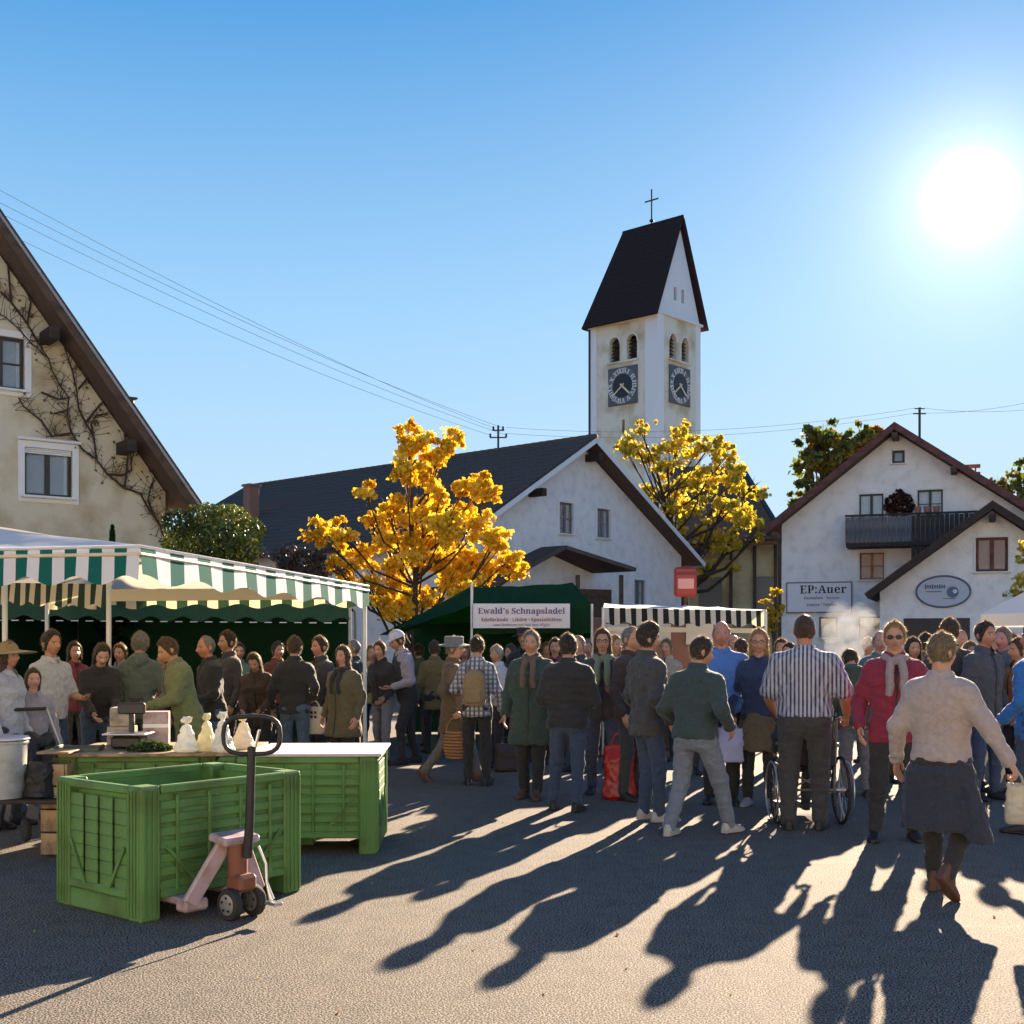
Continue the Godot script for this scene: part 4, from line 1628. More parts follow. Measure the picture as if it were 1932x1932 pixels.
func white_house() -> void:
	# gable edge of the roof: apex seen at (1125, 828); the ridge runs back to the left
	var ridge := Vector3(-0.7367, 0, -0.6762)
	var along := Vector3(0.6762, 0, -0.7367)
	var ap := at(1125, 828, 46.0)
	var fc := Facade.new(Vector3(ap.x, 0, ap.z) + ridge * 0.7, along)
	var t := thing("white_house", "long white house with low dark tiled roof, facing gable and small porch", "house")
	var apex := Vector2(0, ap.y - 0.12)
	var le := Vector2(-7.3, 4.85)
	var re := Vector2(7.3, 4.75)
	var holes := [fc.rect(1055, 950, 1081, 1006), fc.rect(1126, 962, 1151, 1014), fc.rect(1196, 1095, 1217, 1145)]
	var outline := PackedVector2Array([Vector2(-6.6, 0), Vector2(6.6, 0), Vector2(6.6, 5.15), Vector2(0, apex.y - 0.08), Vector2(-6.6, 5.2)])
	part("wall", wall_mesh(outline, holes), M.plaster_white, t, fc.xf())
	var sw := Shape.new()
	sw.box(Vector3(0.3, 5.1, 24.0), Transform3D(Basis(), Vector3(-6.455, 2.55, -12.32)))
	part("side_wall", sw.mesh(), M.plaster_white, t, fc.xf())
	gable_roof(t, fc, apex, le, re, 22.0, 0.7, 0.16, M.tile_dark, M.trim_white)
	var dl := (le - apex).normalized()
	var down := (fc.p(dl.x, dl.y) - fc.p(0, 0)).normalized()
	var n2 := Vector2(dl.y, -dl.x)
	n2 = n2 if n2.y > 0 else -n2
	var ea := fc.p(le.x + n2.x * 0.17, le.y + n2.y * 0.17, 0.7)
	tiles(t, ea, ea + ridge * 22.7, down, (apex - le).length(), M.tile_dark, 0.32, 0.40)
	var rt := Shape.new()                                   # ridge tiles
	for k in 56:
		var a := fc.p(0, apex.y + 0.2, 0.7) + ridge * (k * 0.4)
		rt.tube(PackedVector3Array([a, a + ridge * 0.43]), PackedFloat32Array([0.12, 0.135]), 8)
	part("ridge_tiles", rt.mesh(), M.tile_dark, t)
	for e in [[1107, 864], [1213, 955], [1000, 930], [1300, 1040]]:           # purlins under the verge
		var q := fc.uv(e[0], e[1])
		part("purlin", box_mesh(Vector3(0.24, 0.28, 0.72), 0.02), M.wood_dark, t, fc.xf(q.x, q.y - 0.02, 0.36))
	for h: Rect2 in holes:
		window(t, fc, h, M.frame_grey, 2, 1, {"trim": 0.09, "curtain_width": 0.3})
	var g := Shape.new()                                    # gutter pipe end on the right eave
	g.rod(fc.p(re.x - 0.05, re.y - 0.02, 0.7), fc.p(re.x - 0.05, re.y - 0.02, -8), 0.09)
	part("gutter", g.mesh(), M.steel_dull, t)
	# the porch: a lower tiled roof on timber posts in front of the gable
	var porch := Node3D.new()
	porch.name = "porch"
	t.add_child(porch, true)
	var a0 := at(1068, 1036, 44.0)
	var a1 := at(1200, 1078, 45.5)
	var a2 := at(930, 1112, 40.5)
	var back := ridge * 3.2
	var roof := Shape.new()
	for e: Vector3 in [a1, a2]:
		var nn := (e - a0).cross(back).normalized()
		nn = nn if nn.y > 0 else -nn
		var th := nn * 0.14
		roof.quad(a0 + th, e + th, e + th + back, a0 + th + back)
		roof.quad(a0, e, e + back, a0 + back)
		roof.quad(a0, e, e + th, a0 + th)
		roof.quad(e, e + back, e + back + th, e + th)
	part("porch_roof", roof.mesh(), M.tile_dark, porch)
	var b1 := at(1100, 1100, 45.3)
	var b2 := at(1172, 1100, 46.2)
	for e: Vector3 in [at(1090, 1085, 44.6), at(1172, 1085, 46.0), at(960, 1120, 41.4)]:
		part("post", _bar(Vector3(e.x, 0, e.z), Vector3(e.x, e.y, e.z), 0.16, 0.16), M.wood_brown, porch)
	var pb := Shape.new()
	pb.bar(Vector3(b1.x, 1.6, b1.z) + ridge * 0.5, Vector3(b2.x, 1.6, b2.z) + ridge * 0.5, 0.1, 3.9, Vector3.UP)
	part("porch_wall", pb.mesh(), M.wood_brown, porch)
	# chimney and the wire mast on the ridge
	var ch := at(474, 985, 54.0)
	var chs := Shape.new()
	chs.box(Vector3(0.5, 2.6, 0.5), Transform3D(Basis(Vector3.UP, 0.8), ch + Vector3(0, 0.3, 0)), 0.01)
	chs.box(Vector3(0.62, 0.10, 0.62), Transform3D(Basis(Vector3.UP, 0.8), ch + Vector3(0, 1.62, 0)), 0.01)
	part("chimney", chs.mesh(), M.brick, t)
	var ms := Shape.new()
	var mp := mast_foot()
	ms.rod(mp - Vector3(0, 0.4, 0), mp + Vector3(0, 0.95, 0), 0.045)
	ms.bar(mp + Vector3(-0.35, 0.45, 0), mp + Vector3(0.35, 0.45, 0), 0.05, 0.05)
	ms.bar(mp + Vector3(-0.25, 0.75, 0), mp + Vector3(0.25, 0.75, 0), 0.05, 0.05)
	for e: float in [-0.33, -0.2, 0.2, 0.33]:
		ms.lathe([[0.03, 0.0], [0.055, 0.03], [0.03, 0.07], [0.05, 0.10], [0.02, 0.15]], Transform3D(Basis(), mp + Vector3(e, 0.47 if absf(e) > 0.3 else 0.77, 0)), 8)
	part("wire_mast", ms.mesh(), M.frame_dark, t)
	# a lean-to with a blue grey sheet roof below the long eave
	var lt := thing("lean_to_shed", "low shed with blue grey sheet roof below the long dark roof", "shed", at(560, 1208, 36.0) - Vector3(0, EYE, 0))
	var sd := Shape.new()
	var p0 := at(515, 1035, 36.0) - lt.position
	var p1 := at(620, 1000, 37.0) - lt.position
	var bk := Vector3(0.3, 0.25, -2.0)
	sd.quad(p0, p1, p1 + bk, p0 + bk)
	sd.quad(p0 - Vector3(0, 0.1, 0), p1 - Vector3(0, 0.1, 0), p1, p0)
	part("roof", sd.mesh(), mat("sheet_blue", lin(0.035, 0.05, 0.075), 0.8), lt)
	var wl := Shape.new()
	wl.bar(Vector3(p0.x + 0.1, p0.y * 0.5 - 0.06, p0.z - 0.15), Vector3(p1.x - 0.1, p0.y * 0.5 - 0.06, p1.z - 0.15), 0.12, p0.y - 0.12)
	part("wall", wl.mesh(), M.wood_dark, lt)

func mast_foot() -> Vector3:
	return at(940, 846, 50.5)

func church_tower() -> void:
	var corner := at(1240, HY, 80.0)
	corner.y = 0
	var ul := Vector3(-0.743, 0, -0.669)
	var ur := Vector3(0.669, 0, -0.743)
	var wl := 5.55
	var wr := 5.05
	var fl := Facade.new(corner + ul * wl, -ul)             # left face, s from its far end to the corner
	var fr := Facade.new(corner, ur)
	var t := thing("church_tower", "pale church tower with steep saddleback roof, belfry openings and two clocks", "tower")
	var eave := fl.uv(1236, 590).y
	for side in 2:
		var fc := fl if side == 0 else fr
		var w := wl if side == 0 else wr
		var mid := w * 0.5
		var outline := PackedVector2Array([Vector2(0, 0), Vector2(w, 0), Vector2(w, eave), Vector2(0, eave)])
		var belf := []
		for e: float in [-0.72, 0.72]:
			belf.append(Rect2(mid + e - 0.42, eave - 2.75, 0.84, 1.67))
		var slit := Rect2(mid - 0.12, eave - 7.6, 0.24, 0.9)
		var holes := belf.duplicate()
		if side == 0:
			holes.append(slit)
		part("wall", wall_mesh(outline, holes, 0.4, 0.5), M.plaster_tower, t, fc.xf())
		for b: Rect2 in belf:                               # belfry opening: arched head, dark louvres
			var o := Node3D.new()
			o.name = "belfry_opening"
			t.add_child(o, true)
			o.transform = fc.xf(b.get_center().x, b.end.y - 0.52, 0)
			for sd: float in [-1.0, 1.0]:                      # the corners above the round head
				var spn := PackedVector2Array([Vector2(sd * 0.42, 0.0), Vector2(sd * 0.42, 0.52), Vector2(0.0, 0.52)])
				for q in range(1, 7):
					var a := PI * 0.5 - PI * 0.5 * q / 7.0
					spn.append(Vector2(sd * 0.42 * cos(a), 0.52 * sin(a)))
				if Geometry2D.is_polygon_clockwise(spn):
					spn.reverse()
				var sa := Shape.new()
				sa.prism(spn, 0.3, Transform3D(Basis(), Vector3(0, 0, -0.003)))
				part("spandrel", sa.mesh(), M.plaster_tower, o)
			for q in 6:
				part("louvre", box_mesh(Vector3(0.84, 0.03, 0.2)), M.wood_dark, o, Transform3D(Basis(Vector3.RIGHT, 0.7), Vector3(0, -0.98 + q * 0.24, -0.3)))
			var ra := Shape.new()                              # pale arch moulding
			var pts := PackedVector3Array()
			var rad := PackedFloat32Array()
			for q in 13:
				var a := PI * q / 12.0
				pts.append(Vector3(0.48 * cos(a), 0.57 * sin(a), 0.03))
				rad.append(0.05)
			ra.tube(pts, rad, 6)
			part("moulding", ra.mesh(), M.corner_white, o)
		part("belfry_sill", box_mesh(Vector3(2.6, 0.14, 0.16), 0.02), M.plaster_tower, t, fc.xf(mid, eave - 2.83, 0.08))
		# clock
		var c := Node3D.new()
		c.name = "clock"
		t.add_child(c, true)
		var ch := eave - 4.45
		c.transform = fc.xf(mid, ch, 0.05)
		part("dial_plate", box_mesh(Vector3(2.45, 2.55, 0.08), 0.02), mat("clock_grey", lin(0.10, 0.105, 0.12), 0.7), c)
		var ring := Shape.new()
		var rings := []
		for e: Array in [[0.82, 0.045], [0.82, 0.058], [1.2, 0.058], [1.2, 0.045]]:
			var r := PackedVector3Array()
			for q in 40:
				var a := TAU * q / 40.0
				r.append(Vector3(e[0] * cos(a), e[0] * sin(a), e[1]))
			r.reverse()
			rings.append(r)
		ring.loft(rings, false)
		part("hour_ring", ring.mesh(), mat("clock_ring", lin(0.16, 0.165, 0.18), 0.7), c)
		var disc := Shape.new()
		disc.lathe([[0.78, 0.04], [0.78, 0.062]], Transform3D(Basis(Vector3.RIGHT, PI * 0.5), Vector3.ZERO), 32)
		part("dial", disc.mesh(), mat("clock_black", lin(0.012, 0.012, 0.014), 0.5), c)
		var roman := ["XII", "I", "II", "III", "IV", "V", "VI", "VII", "VIII", "IX", "X", "XI"]
		for q in 12:
			var a := TAU * q / 12.0
			var tm := text_mesh(roman[q], 0.44, "Droid Serif", 700)
			tm.depth = 0.02
			part("numeral", tm, mat("clock_white", lin(0.75, 0.75, 0.75), 0.6), c, Transform3D(Basis(Vector3.BACK, -a), Vector3(sin(a) * 1.0, cos(a) * 1.0, 0.075)))
		for e: Array in [[deg_to_rad(232), 1.05, 0.09], [deg_to_rad(133), 0.85, 0.12]]:
			var hd := Shape.new()
			var dv := Vector3(sin(e[0]), cos(e[0]), 0)
			hd.bar(dv * -0.2 + Vector3(0, 0, 0.10), dv * e[1] + Vector3(0, 0, 0.10), e[2], 0.02, Vector3.BACK)
			part("hand", hd.mesh(), mat("clock_gold", lin(0.75, 0.66, 0.42), 0.4), c)
	for e: Array in [[corner, 1.0], [corner + ul * wl, 0.55], [corner + ur * wr, 0.6]]:       # pale corner strips
		var st := Shape.new()
		var wdt: float = e[1]
		if e[0] == corner:
			st.box(Vector3(wdt, eave, 0.05), fl.xf(wl - wdt * 0.5 + 0.05, eave * 0.5, 0.027))
			st.box(Vector3(wdt * 0.7, eave, 0.05), fr.xf(wdt * 0.35, eave * 0.5, 0.027))
		elif e[0] == corner + ul * wl:
			st.box(Vector3(wdt, eave, 0.05), fl.xf(wdt * 0.5, eave * 0.5, 0.027))
		else:
			st.box(Vector3(wdt, eave, 0.05), fr.xf(wr - wdt * 0.5, eave * 0.5, 0.027))
		part("corner_strip", st.mesh(), M.corner_white, t)
	var dp := Shape.new()                                   # downpipe on the far left edge
	dp.rod(fl.p(-0.06, 0, 0.05), fl.p(-0.06, eave, 0.05), 0.09)
	part("downpipe", dp.mesh(), M.frame_dark, t)
	# saddleback roof: ridge runs along ul, so the gable is on the right face
	var rh := fr.uv(1282, 415).y - eave
	var over := 0.35
	var gab := PackedVector2Array([Vector2(0, eave), Vector2(wr, eave), Vector2(wr * 0.5, eave + rh - 0.2)])
	var gh := [Rect2(wr * 0.5 - 0.62, eave + 1.2, 0.34, 0.9), Rect2(wr * 0.5 + 0.28, eave + 1.2, 0.34, 0.9)]
	part("gable", wall_mesh(gab, gh, 0.3, 0.3), M.corner_white, t, fr.xf(0, 0, 0.0))
	# the two far walls and the floor under the loft close the tower
	var cb := corner + ul * wl + ur * wr
	part("far_wall", _bar(corner + ul * (wl - 0.2) + ur * 0.4 + Vector3(0, eave * 0.5, 0), cb - ul * 0.2 + Vector3(0, eave * 0.5, 0), 0.4, eave), M.plaster_tower, t)
	part("far_wall", _bar(corner + ur * (wr - 0.2) + ul * 0.4 + Vector3(0, eave * 0.5, 0), cb - ur * 0.2 - ul * 0.4 + Vector3(0, eave * 0.5, 0), 0.4, eave), M.plaster_tower, t)
	part("loft_floor", _bar(corner + (ul * 0.45 + ur * wr * 0.5) + Vector3(0, eave - 0.1, 0), corner + ul * (wl - 0.45) + ur * wr * 0.5 + Vector3(0, eave - 0.1, 0), wr - 0.9, 0.15), M.wood_dark, t)
	part("belfry_floor", _bar(corner + (ul * 0.45 + ur * wr * 0.5) + Vector3(0, eave - 3.1, 0), corner + ul * (wl - 0.45) + ur * wr * 0.5 + Vector3(0, eave - 3.1, 0), wr - 0.9, 0.15), M.wood_dark, t)
	part("gable_cornice", box_mesh(Vector3(wr + 0.3, 0.16, 0.2), 0.03), M.corner_white, t, fr.xf(wr * 0.5, eave + 0.05, 0.1))
	part("eave_cornice", box_mesh(Vector3(wl + 0.2, 0.28, 0.3), 0.05), M.plaster_tower, t, fl.xf(wl * 0.5, eave - 0.1, 0.15))
	var top := Vector3(0, eave + rh, 0)
	var r0 := corner + ur * wr * 0.5 + top - ul * over
	var hip := 0.9                                         # the far end leans in
	var r1 := corner + ur * wr * 0.5 + top + ul * (wl - hip)
	for side in 2:
		var outw := -ur if side == 0 else ur
		var base := corner if side == 0 else corner + ur * wr
		var e0 := base + outw * 0.45 + Vector3(0, eave - 0.25, 0) - ul * over
		var e1 := base + outw * 0.45 + Vector3(0, eave - 0.25, 0) + ul * (wl + over)
		var s := Shape.new()
		var nn := (e1 - e0).cross(r0 - e0).normalized()
		nn = nn if nn.y > 0 else -nn
		for o in 2:
			var sh := nn * (0.16 * o)
			s.quad(e0 + sh, e1 + sh, r1 + sh, r0 + sh)
		s.quad(e0, r0, r0 + nn * 0.16, e0 + nn * 0.16)
		s.quad(e1, r1, r1 + nn * 0.16, e1 + nn * 0.16)
		s.quad(e0, e1, e1 + nn * 0.16, e0 + nn * 0.16)
		part("roof", s.mesh(), M.tile_plum, t)
		if side == 0:
			var down := (e0 - r0)
			down = (down - (e1 - e0).normalized() * down.dot((e1 - e0).normalized())).normalized()
			var ex := (e1 - e0).normalized()
			var len_up := (r0 - e0).length()
			var cutf := Trim.new()
			cutf.o = e0 + nn * 0.17
			cutf.ex = ex
			cutf.up = -down
			cutf.l = len_up
			cutf.hi0 = (e1 - e0).length() - 0.14
			cutf.hi1 = (r1 - r0).length() - 0.14
			tiles(t, e0 + nn * 0.17, e1 + nn * 0.17, down, len_up, M.tile_plum, 0.24, 0.34, cutf)
	var hs := Shape.new()                                  # the leaning far end
	var h0 := corner - ur * 0.45 + ul * (wl + over) + Vector3(0, eave - 0.25, 0)
	var h1 := corner + ur * (wr + 0.45) + ul * (wl + over) + Vector3(0, eave - 0.25, 0)
	hs.tri(h0, r1, h1)
	part("hip", hs.mesh(), M.tile_plum, t)
	var rg := Shape.new()
	rg.tube(PackedVector3Array([r0 + Vector3(0, 0.12, 0), r1 + Vector3(0, 0.12, 0)]), PackedFloat32Array([0.15, 0.15]), 8)
	part("ridge_tiles", rg.mesh(), M.tile_plum, t)
	var cr := Shape.new()                                  # the cross
	var cp := r0.lerp(r1, 0.52) + Vector3(0, 0.1, 0)
	cr.rod(cp, cp + Vector3(0, 2.5, 0), 0.05)
	cr.lathe([[0.0, -0.15], [0.14, -0.06], [0.16, 0.0], [0.14, 0.06], [0.0, 0.15]], Transform3D(Basis(), cp + Vector3(0, 0.35, 0)), 10)
	cr.bar(cp + Vector3(0, 1.75, 0) - ul * 0.55, cp + Vector3(0, 1.75, 0) + ul * 0.55, 0.08, 0.08)
	part("cross", cr.mesh(), M.frame_dark, t)

func far_building() -> void:
	# yellowish house between the white house and the house on the right, brown tiled roof above
	var t := thing("yellow_house", "greenish yellow house with brown tiled roof behind the golden tree", "house", at(1390, HY, 60.0) - Vector3(0, EYE, 0))
	var o := t.position
	var a := at(1300, 1016, 58.0)
	var b := at(1476, 1016, 58.0)
	var ww := b.x - a.x
	part("wall", box_mesh(Vector3(ww, a.y, 6.0), 0.01), M.plaster_green, t, Transform3D(Basis(), Vector3((a.x + b.x) * 0.5, a.y * 0.5, -61.0) - o))
	for px: float in [1379.0, 1424.0, 1464.0]:
		var p := at(px, 1100, 57.93)
		part("downpipe", box_mesh(Vector3(0.14, a.y, 0.12), 0.02), M.frame_dark, t, Transform3D(Basis(), Vector3(p.x, a.y * 0.5, -57.93) - o))
	for px: float in [1340.0, 1445.0]:
		var p := at(px, 1120, 57.97)
		part("panel", box_mesh(Vector3(1.1, 1.6, 0.06), 0.01), M.frame_grey, t, Transform3D(Basis(), p - o))
	var s := Shape.new()
	var r0 := at(1398, 880, 64.0) - o
	var r1 := at(1250, 880, 70.0) - o
	var e0 := at(1482, 1018, 57.4) - o
	var e1 := at(1290, 1030, 57.4) - o
	s.quad(e1, r1, r0, e0)
	s.quad(e1 - Vector3(0, 0.2, 0), e1, e0, e0 - Vector3(0, 0.2, 0))
	s.tri(e0, r0, e0 + Vector3(2.5, 0, -9))
	part("roof", s.mesh(), M.tile_brown, t)
	var ex := (e0 - e1).normalized()
	var down := (e1 - r1)
	down = (down - ex * down.dot(ex)).normalized()
	var up_len := absf((e0 - r0).dot(down))
	var cutf := Trim.new()
	cutf.o = e1
	cutf.ex = ex
	cutf.up = -down
	cutf.l = up_len
	cutf.lo1 = (r1 - e1).dot(ex)
	cutf.hi0 = (e0 - e1).length()
	cutf.hi1 = (r0 - e1).dot(ex)
	tiles(t, e1 + Vector3(0, 0.05, 0), e0 + Vector3(0, 0.05, 0), down, up_len, M.tile_brown, 0.3, 0.4, cutf)
	part("verge", _bar(r0, e0, 0.2, 0.2), M.frame_dark, t)

func _bar(a: Vector3, b: Vector3, w: float, d: float) -> ArrayMesh:
	var s := Shape.new()
	s.bar(a, b, w, d)
	return s.mesh()

func right_house() -> void:
	var ap := at(1690, 815, 45.0)
	var fc := Facade.new(Vector3(ap.x, 0, ap.z), Vector3(0.937, 0, 0.35))
	var t := thing("gabled_house", "white house with balcony, shop sign board and red brown roof edge", "house")
	var apex := Vector2(0, ap.y)
	var le := fc.uv(1448, 1010)
	var re := Vector2(6.5, 4.75)
	var holes := [fc.rect(1683, 849, 1707, 875), fc.rect(1621, 931, 1667, 984), fc.rect(1731, 923, 1779, 978), fc.rect(1622, 1042, 1668, 1094), fc.rect(1620, 1163, 1664, 1203), fc.rect(1545, 1164, 1580, 1203)]
	var wl := fc.uv(1475, 1010).x
	var k1 := (apex.y - le.y) / (apex.x - le.x)
	var outline := PackedVector2Array([Vector2(wl, 0), Vector2(6.2, 0), Vector2(6.2, 4.9), Vector2(0, apex.y - 0.03), Vector2(wl, apex.y - 0.03 + k1 * wl)])
	part("wall", wall_mesh(outline, holes), M.plaster_house, t, fc.xf())
	var sw := Shape.new()
	sw.box(Vector3(0.3, 5.5, 9.0), Transform3D(Basis(), Vector3(wl + 0.155, 2.75, -4.82)))
	part("side_wall", sw.mesh(), M.plaster_house, t, fc.xf())
	gable_roof(t, fc, apex, le, re, 9.5, 0.8, 0.2, M.tile_brown, M.wood_red)
	for e in [[1466, 1008], [1690, 822], [1800, 885]]:
		var q := fc.uv(e[0], e[1])
		part("purlin", box_mesh(Vector3(0.22, 0.24, 0.8), 0.02), M.wood_brown, t, fc.xf(q.x, q.y - 0.1, 0.41))
	window(t, fc, holes[0], M.frame_dark, 1, 0, {"curtain": false, "bar": 0.09})
	window(t, fc, holes[1], M.frame_dark, 2, 0, {"curtain_width": 0.9, "trim": 0.05})
	window(t, fc, holes[2], M.frame_dark, 2, 1, {"curtain_width": 0.9, "trim": 0.05})
	window(t, fc, holes[3], M.wood_warm, 2, 1, {"trim": 0.08, "curtain_width": 0.2})
	window(t, fc, holes[4], M.frame_grey, 1, 1, {"curtain": false})
	window(t, fc, holes[5], M.frame_grey, 1, 0, {"curtain": false})
	# balcony with board cladding
	var bal := Node3D.new()
	bal.name = "balcony"
	t.add_child(bal, true)
	var b0 := fc.uv(1601, 983)
	var b1 := fc.uv(1846, 1024)
	var bw := b1.x - b0.x
	bal.transform = fc.xf(b0.x, b1.y, 0.0)
	part("slab", box_mesh(Vector3(bw, 0.16, 1.1), 0.01), M.wood_dark, bal, Transform3D(Basis(), Vector3(bw * 0.5, -0.05, 0.56)))
	var nb := int(bw / 0.16)
	var bm := [box_mesh(Vector3(0.145, b0.y - b1.y - 0.02, 0.03), 0.006), box_mesh(Vector3(0.15, b0.y - b1.y + 0.01, 0.028), 0.006)]
	for k in nb:
		part("board", bm[k % 2], M.wood_grey if k < nb * 0.47 else M.wood_dark, bal, Transform3D(Basis(), Vector3((k + 0.5) * bw / nb, (b0.y - b1.y) * 0.5 + 0.03, 1.1 + 0.004 * (k % 3))))
	part("rail", box_mesh(Vector3(bw + 0.06, 0.07, 0.12), 0.012), M.wood_dark, bal, Transform3D(Basis(), Vector3(bw * 0.5, b0.y - b1.y + 0.08, 1.1)))
	part("end_boards", box_mesh(Vector3(0.03, b0.y - b1.y, 1.05), 0.006), M.wood_dark, bal, Transform3D(Basis(), Vector3(0.0, (b0.y - b1.y) * 0.5 + 0.03, 0.56)))
	for k in range(int(nb * 0.47) + 1, nb):                  # dark boards running on below the slab
		part("board", box_mesh(Vector3(0.15, 1.5, 0.03), 0.006), M.wood_dark, bal, Transform3D(Basis(), Vector3((k + 0.5) * bw / nb, -0.9, 1.09 + 0.004 * (k % 3))))
	for k in 3:                                            # flower pots on the rail
		var fp := Shape.new()
		fp.lathe([[0.09, 0], [0.12, 0.2], [0.13, 0.2], [0.10, 0.01]], Transform3D(), 10)
		part("flower_pot", fp.mesh(), M.brick, bal, Transform3D(Basis(), Vector3(bw * (0.55 + 0.07 * k), b0.y - b1.y + 0.12, 1.1)))
	# dried wreath of dark red boughs between the windows
	var wr := fc.uv(1697, 953)
	var ws := Shape.new()
	for k in 420:
		var a := rng.randf() * TAU
		var rr := sqrt(rng.randf()) * 0.52
		leaf(ws, Vector3(rr * 1.05 * cos(a), rr * 0.85 * sin(a) + (0.12 if absf(cos(a)) < 0.2 and sin(a) > 0 else 0.0), rng.randf_range(0.02, 0.16)), 0.13, Color(0.045, 0.014, 0.016).lerp(Color(0.09, 0.03, 0.025), rng.randf()), rng)
	var wreath := solo("door_wreath", ws.mesh(), M.leaf_gold, "dark red dried bouquet hung between the two balcony windows", "wreath", fc.xf(wr.x, wr.y, 0.02))
	# chimney, vent and wire pole on the roof
	var cq := fc.uv(1822, 905)
	var cs := Shape.new()
	cs.box(Vector3(0.95, 1.6, 0.6), Transform3D(Basis(), Vector3.ZERO), 0.01)
	cs.box(Vector3(1.05, 0.06, 0.7), Transform3D(Basis(), Vector3(0, 0.83, 0)), 0.01)
	for e: float in [-0.35, 0.35]:
		cs.rod(Vector3(e, 0.8, 0), Vector3(e, 1.1, 0), 0.03)
	cs.box(Vector3(1.25, 0.05, 0.8), Transform3D(Basis(), Vector3(-0.1, 1.12, 0)))
	part("chimney", cs.mesh(), M.brick, t, fc.xf(cq.x, cq.y - 0.25, -3.0))
	var vs := Shape.new()
	vs.rod(Vector3.ZERO, Vector3(0, 0.75, 0), 0.09)
	vs.lathe([[0.12, 0.72], [0.16, 0.8], [0.0, 0.9]], Transform3D(), 10)
	var vq := fc.uv(1770, 870)
	part("vent", vs.mesh(), M.steel_dull, t, fc.xf(vq.x, vq.y - 0.2, -3.0))
	var ps := Shape.new()
	var pp := pole_foot()
	ps.rod(pp - Vector3(0, 1.2, 0), pp + Vector3(0, 1.35, 0), 0.05)
	ps.bar(pp + Vector3(-0.25, 1.1, 0), pp + Vector3(0.25, 1.1, 0), 0.05, 0.05)
	ps.bar(pp + Vector3(-0.2, 1.3, 0), pp + Vector3(0.2, 1.3, 0), 0.04, 0.04)
	part("wire_mast", ps.mesh(), M.frame_dark, t)
	# downpipe at the left corner
	var dp := Shape.new()
	dp.rod(fc.p(wl - 0.08, 0, 0.02), fc.p(wl - 0.08, 5.4, 0.02), 0.06)
	part("downpipe", dp.mesh(), M.frame_dark, t)
	# the front wing with its own gable
	var wp := at(1872, 962, 40.5)
	var wf := Facade.new(Vector3(wp.x, 0, wp.z), Vector3(0.937, 0, 0.35))
	var wa := Vector2(0, wp.y)
	var wle := wf.uv(1640, 1130)
	var wre := Vector2(-wle.x, wle.y + 0.1)
	var wh := [wf.rect(1841, 1013, 1902, 1079)]
	var wx := wf.uv(1660, 1100).x
	var kk := (wa.y - wle.y) / (wa.x - wle.x)
	part("wing_wall", wall_mesh(PackedVector2Array([Vector2(wx, 0), Vector2(-wx, 0), Vector2(-wx, wa.y - 0.03 + kk * wx), Vector2(0, wa.y - 0.03), Vector2(wx, wa.y - 0.03 + kk * wx)]), wh), M.plaster_house, t, wf.xf())
	gable_roof(t, wf, wa, wle, wre, 5.0, 0.7, 0.2, M.tile_brown, M.wood_dark)
	window(t, wf, wh[0], M.wood_red, 2, 0, {"curtain": false, "bar": 0.09, "trim": 0.06})
	part("purlin", box_mesh(Vector3(0.2, 0.24, 0.8), 0.02), M.wood_dark, t, wf.xf(0, wa.y - 0.3, 0.42))
	var ws2 := Shape.new()
	ws2.box(Vector3(0.3, 3.0, 3.6), Transform3D(Basis(), Vector3(wx + 0.155, 1.5, -2.12)))
	part("wing_side", ws2.mesh(), M.plaster_house, t, wf.xf())
	var sf := wf.rect(1705, 1166, 1830, 1208)              # dark shop front low on the wing
	part("shop_front", box_mesh(Vector3(sf.size.x, sf.size.y + 1.2, 0.06), 0.01), M.frame_dark, t, wf.xf(sf.get_center().x, sf.get_center().y - 0.6, 0.03))
	# the oval sign on the wing
	var oq := wf.rect(1729, 1086, 1831, 1146)
	var os := thing("oval_sign", "oval blue outlined emblem sign on the wing gable", "sign", wf.p(oq.get_center().x, oq.get_center().y, 0.03), atan2(wf.n.x, wf.n.z))
	var ov := Shape.new()
	var ovr := Shape.new()
	var pts := PackedVector3Array()
	var rad := PackedFloat32Array()
	var outl := PackedVector2Array()
	for q in 41:
		var a := TAU * q / 40.0
		pts.append(Vector3(oq.size.x * 0.5 * cos(a), oq.size.y * 0.5 * sin(a), 0.02))
		rad.append(0.035)
		if q < 40:
			outl.append(Vector2(oq.size.x * 0.5 * cos(a), oq.size.y * 0.5 * sin(a)))
	ov.prism(outl, 0.04, Transform3D(Basis(), Vector3(0, 0, 0.02)))
	ovr.tube(pts, rad, 6)
	part("plate", ov.mesh(), mat("sign_pale", lin(0.50, 0.54, 0.60), 0.6), os)
	part("rim", ovr.mesh(), mat("sign_blue", lin(0.10, 0.15, 0.24), 0.6), os)
	var em := Shape.new()                                  # the emblem: an eye-like dark roundel and bars of lettering
	em.lathe([[0.19, 0.0], [0.19, 0.02]], Transform3D(Basis(Vector3.RIGHT, PI * 0.5), Vector3(0.3, -0.02, 0.02)), 20)
	for k in 9:
		em.box(Vector3(0.05, 0.11 if k % 3 else 0.15, 0.02), Transform3D(Basis(), Vector3(-0.56 + k * 0.075, 0.17, 0.03)))
	em.box(Vector3(0.5, 0.03, 0.02), Transform3D(Basis(), Vector3(-0.3, 0.0, 0.03)))
	em.box(Vector3(0.4, 0.025, 0.02), Transform3D(Basis(), Vector3(0.2, -0.24, 0.03)))
	part("emblem", em.mesh(), M.sign_blue, os)
	var em2 := Shape.new()
	em2.lathe([[0.07, 0.0], [0.07, 0.02]], Transform3D(Basis(Vector3.RIGHT, PI * 0.5), Vector3(0.37, 0.0, 0.045)), 16)
	part("emblem_dot", em2.mesh(), M.trim_white, os)
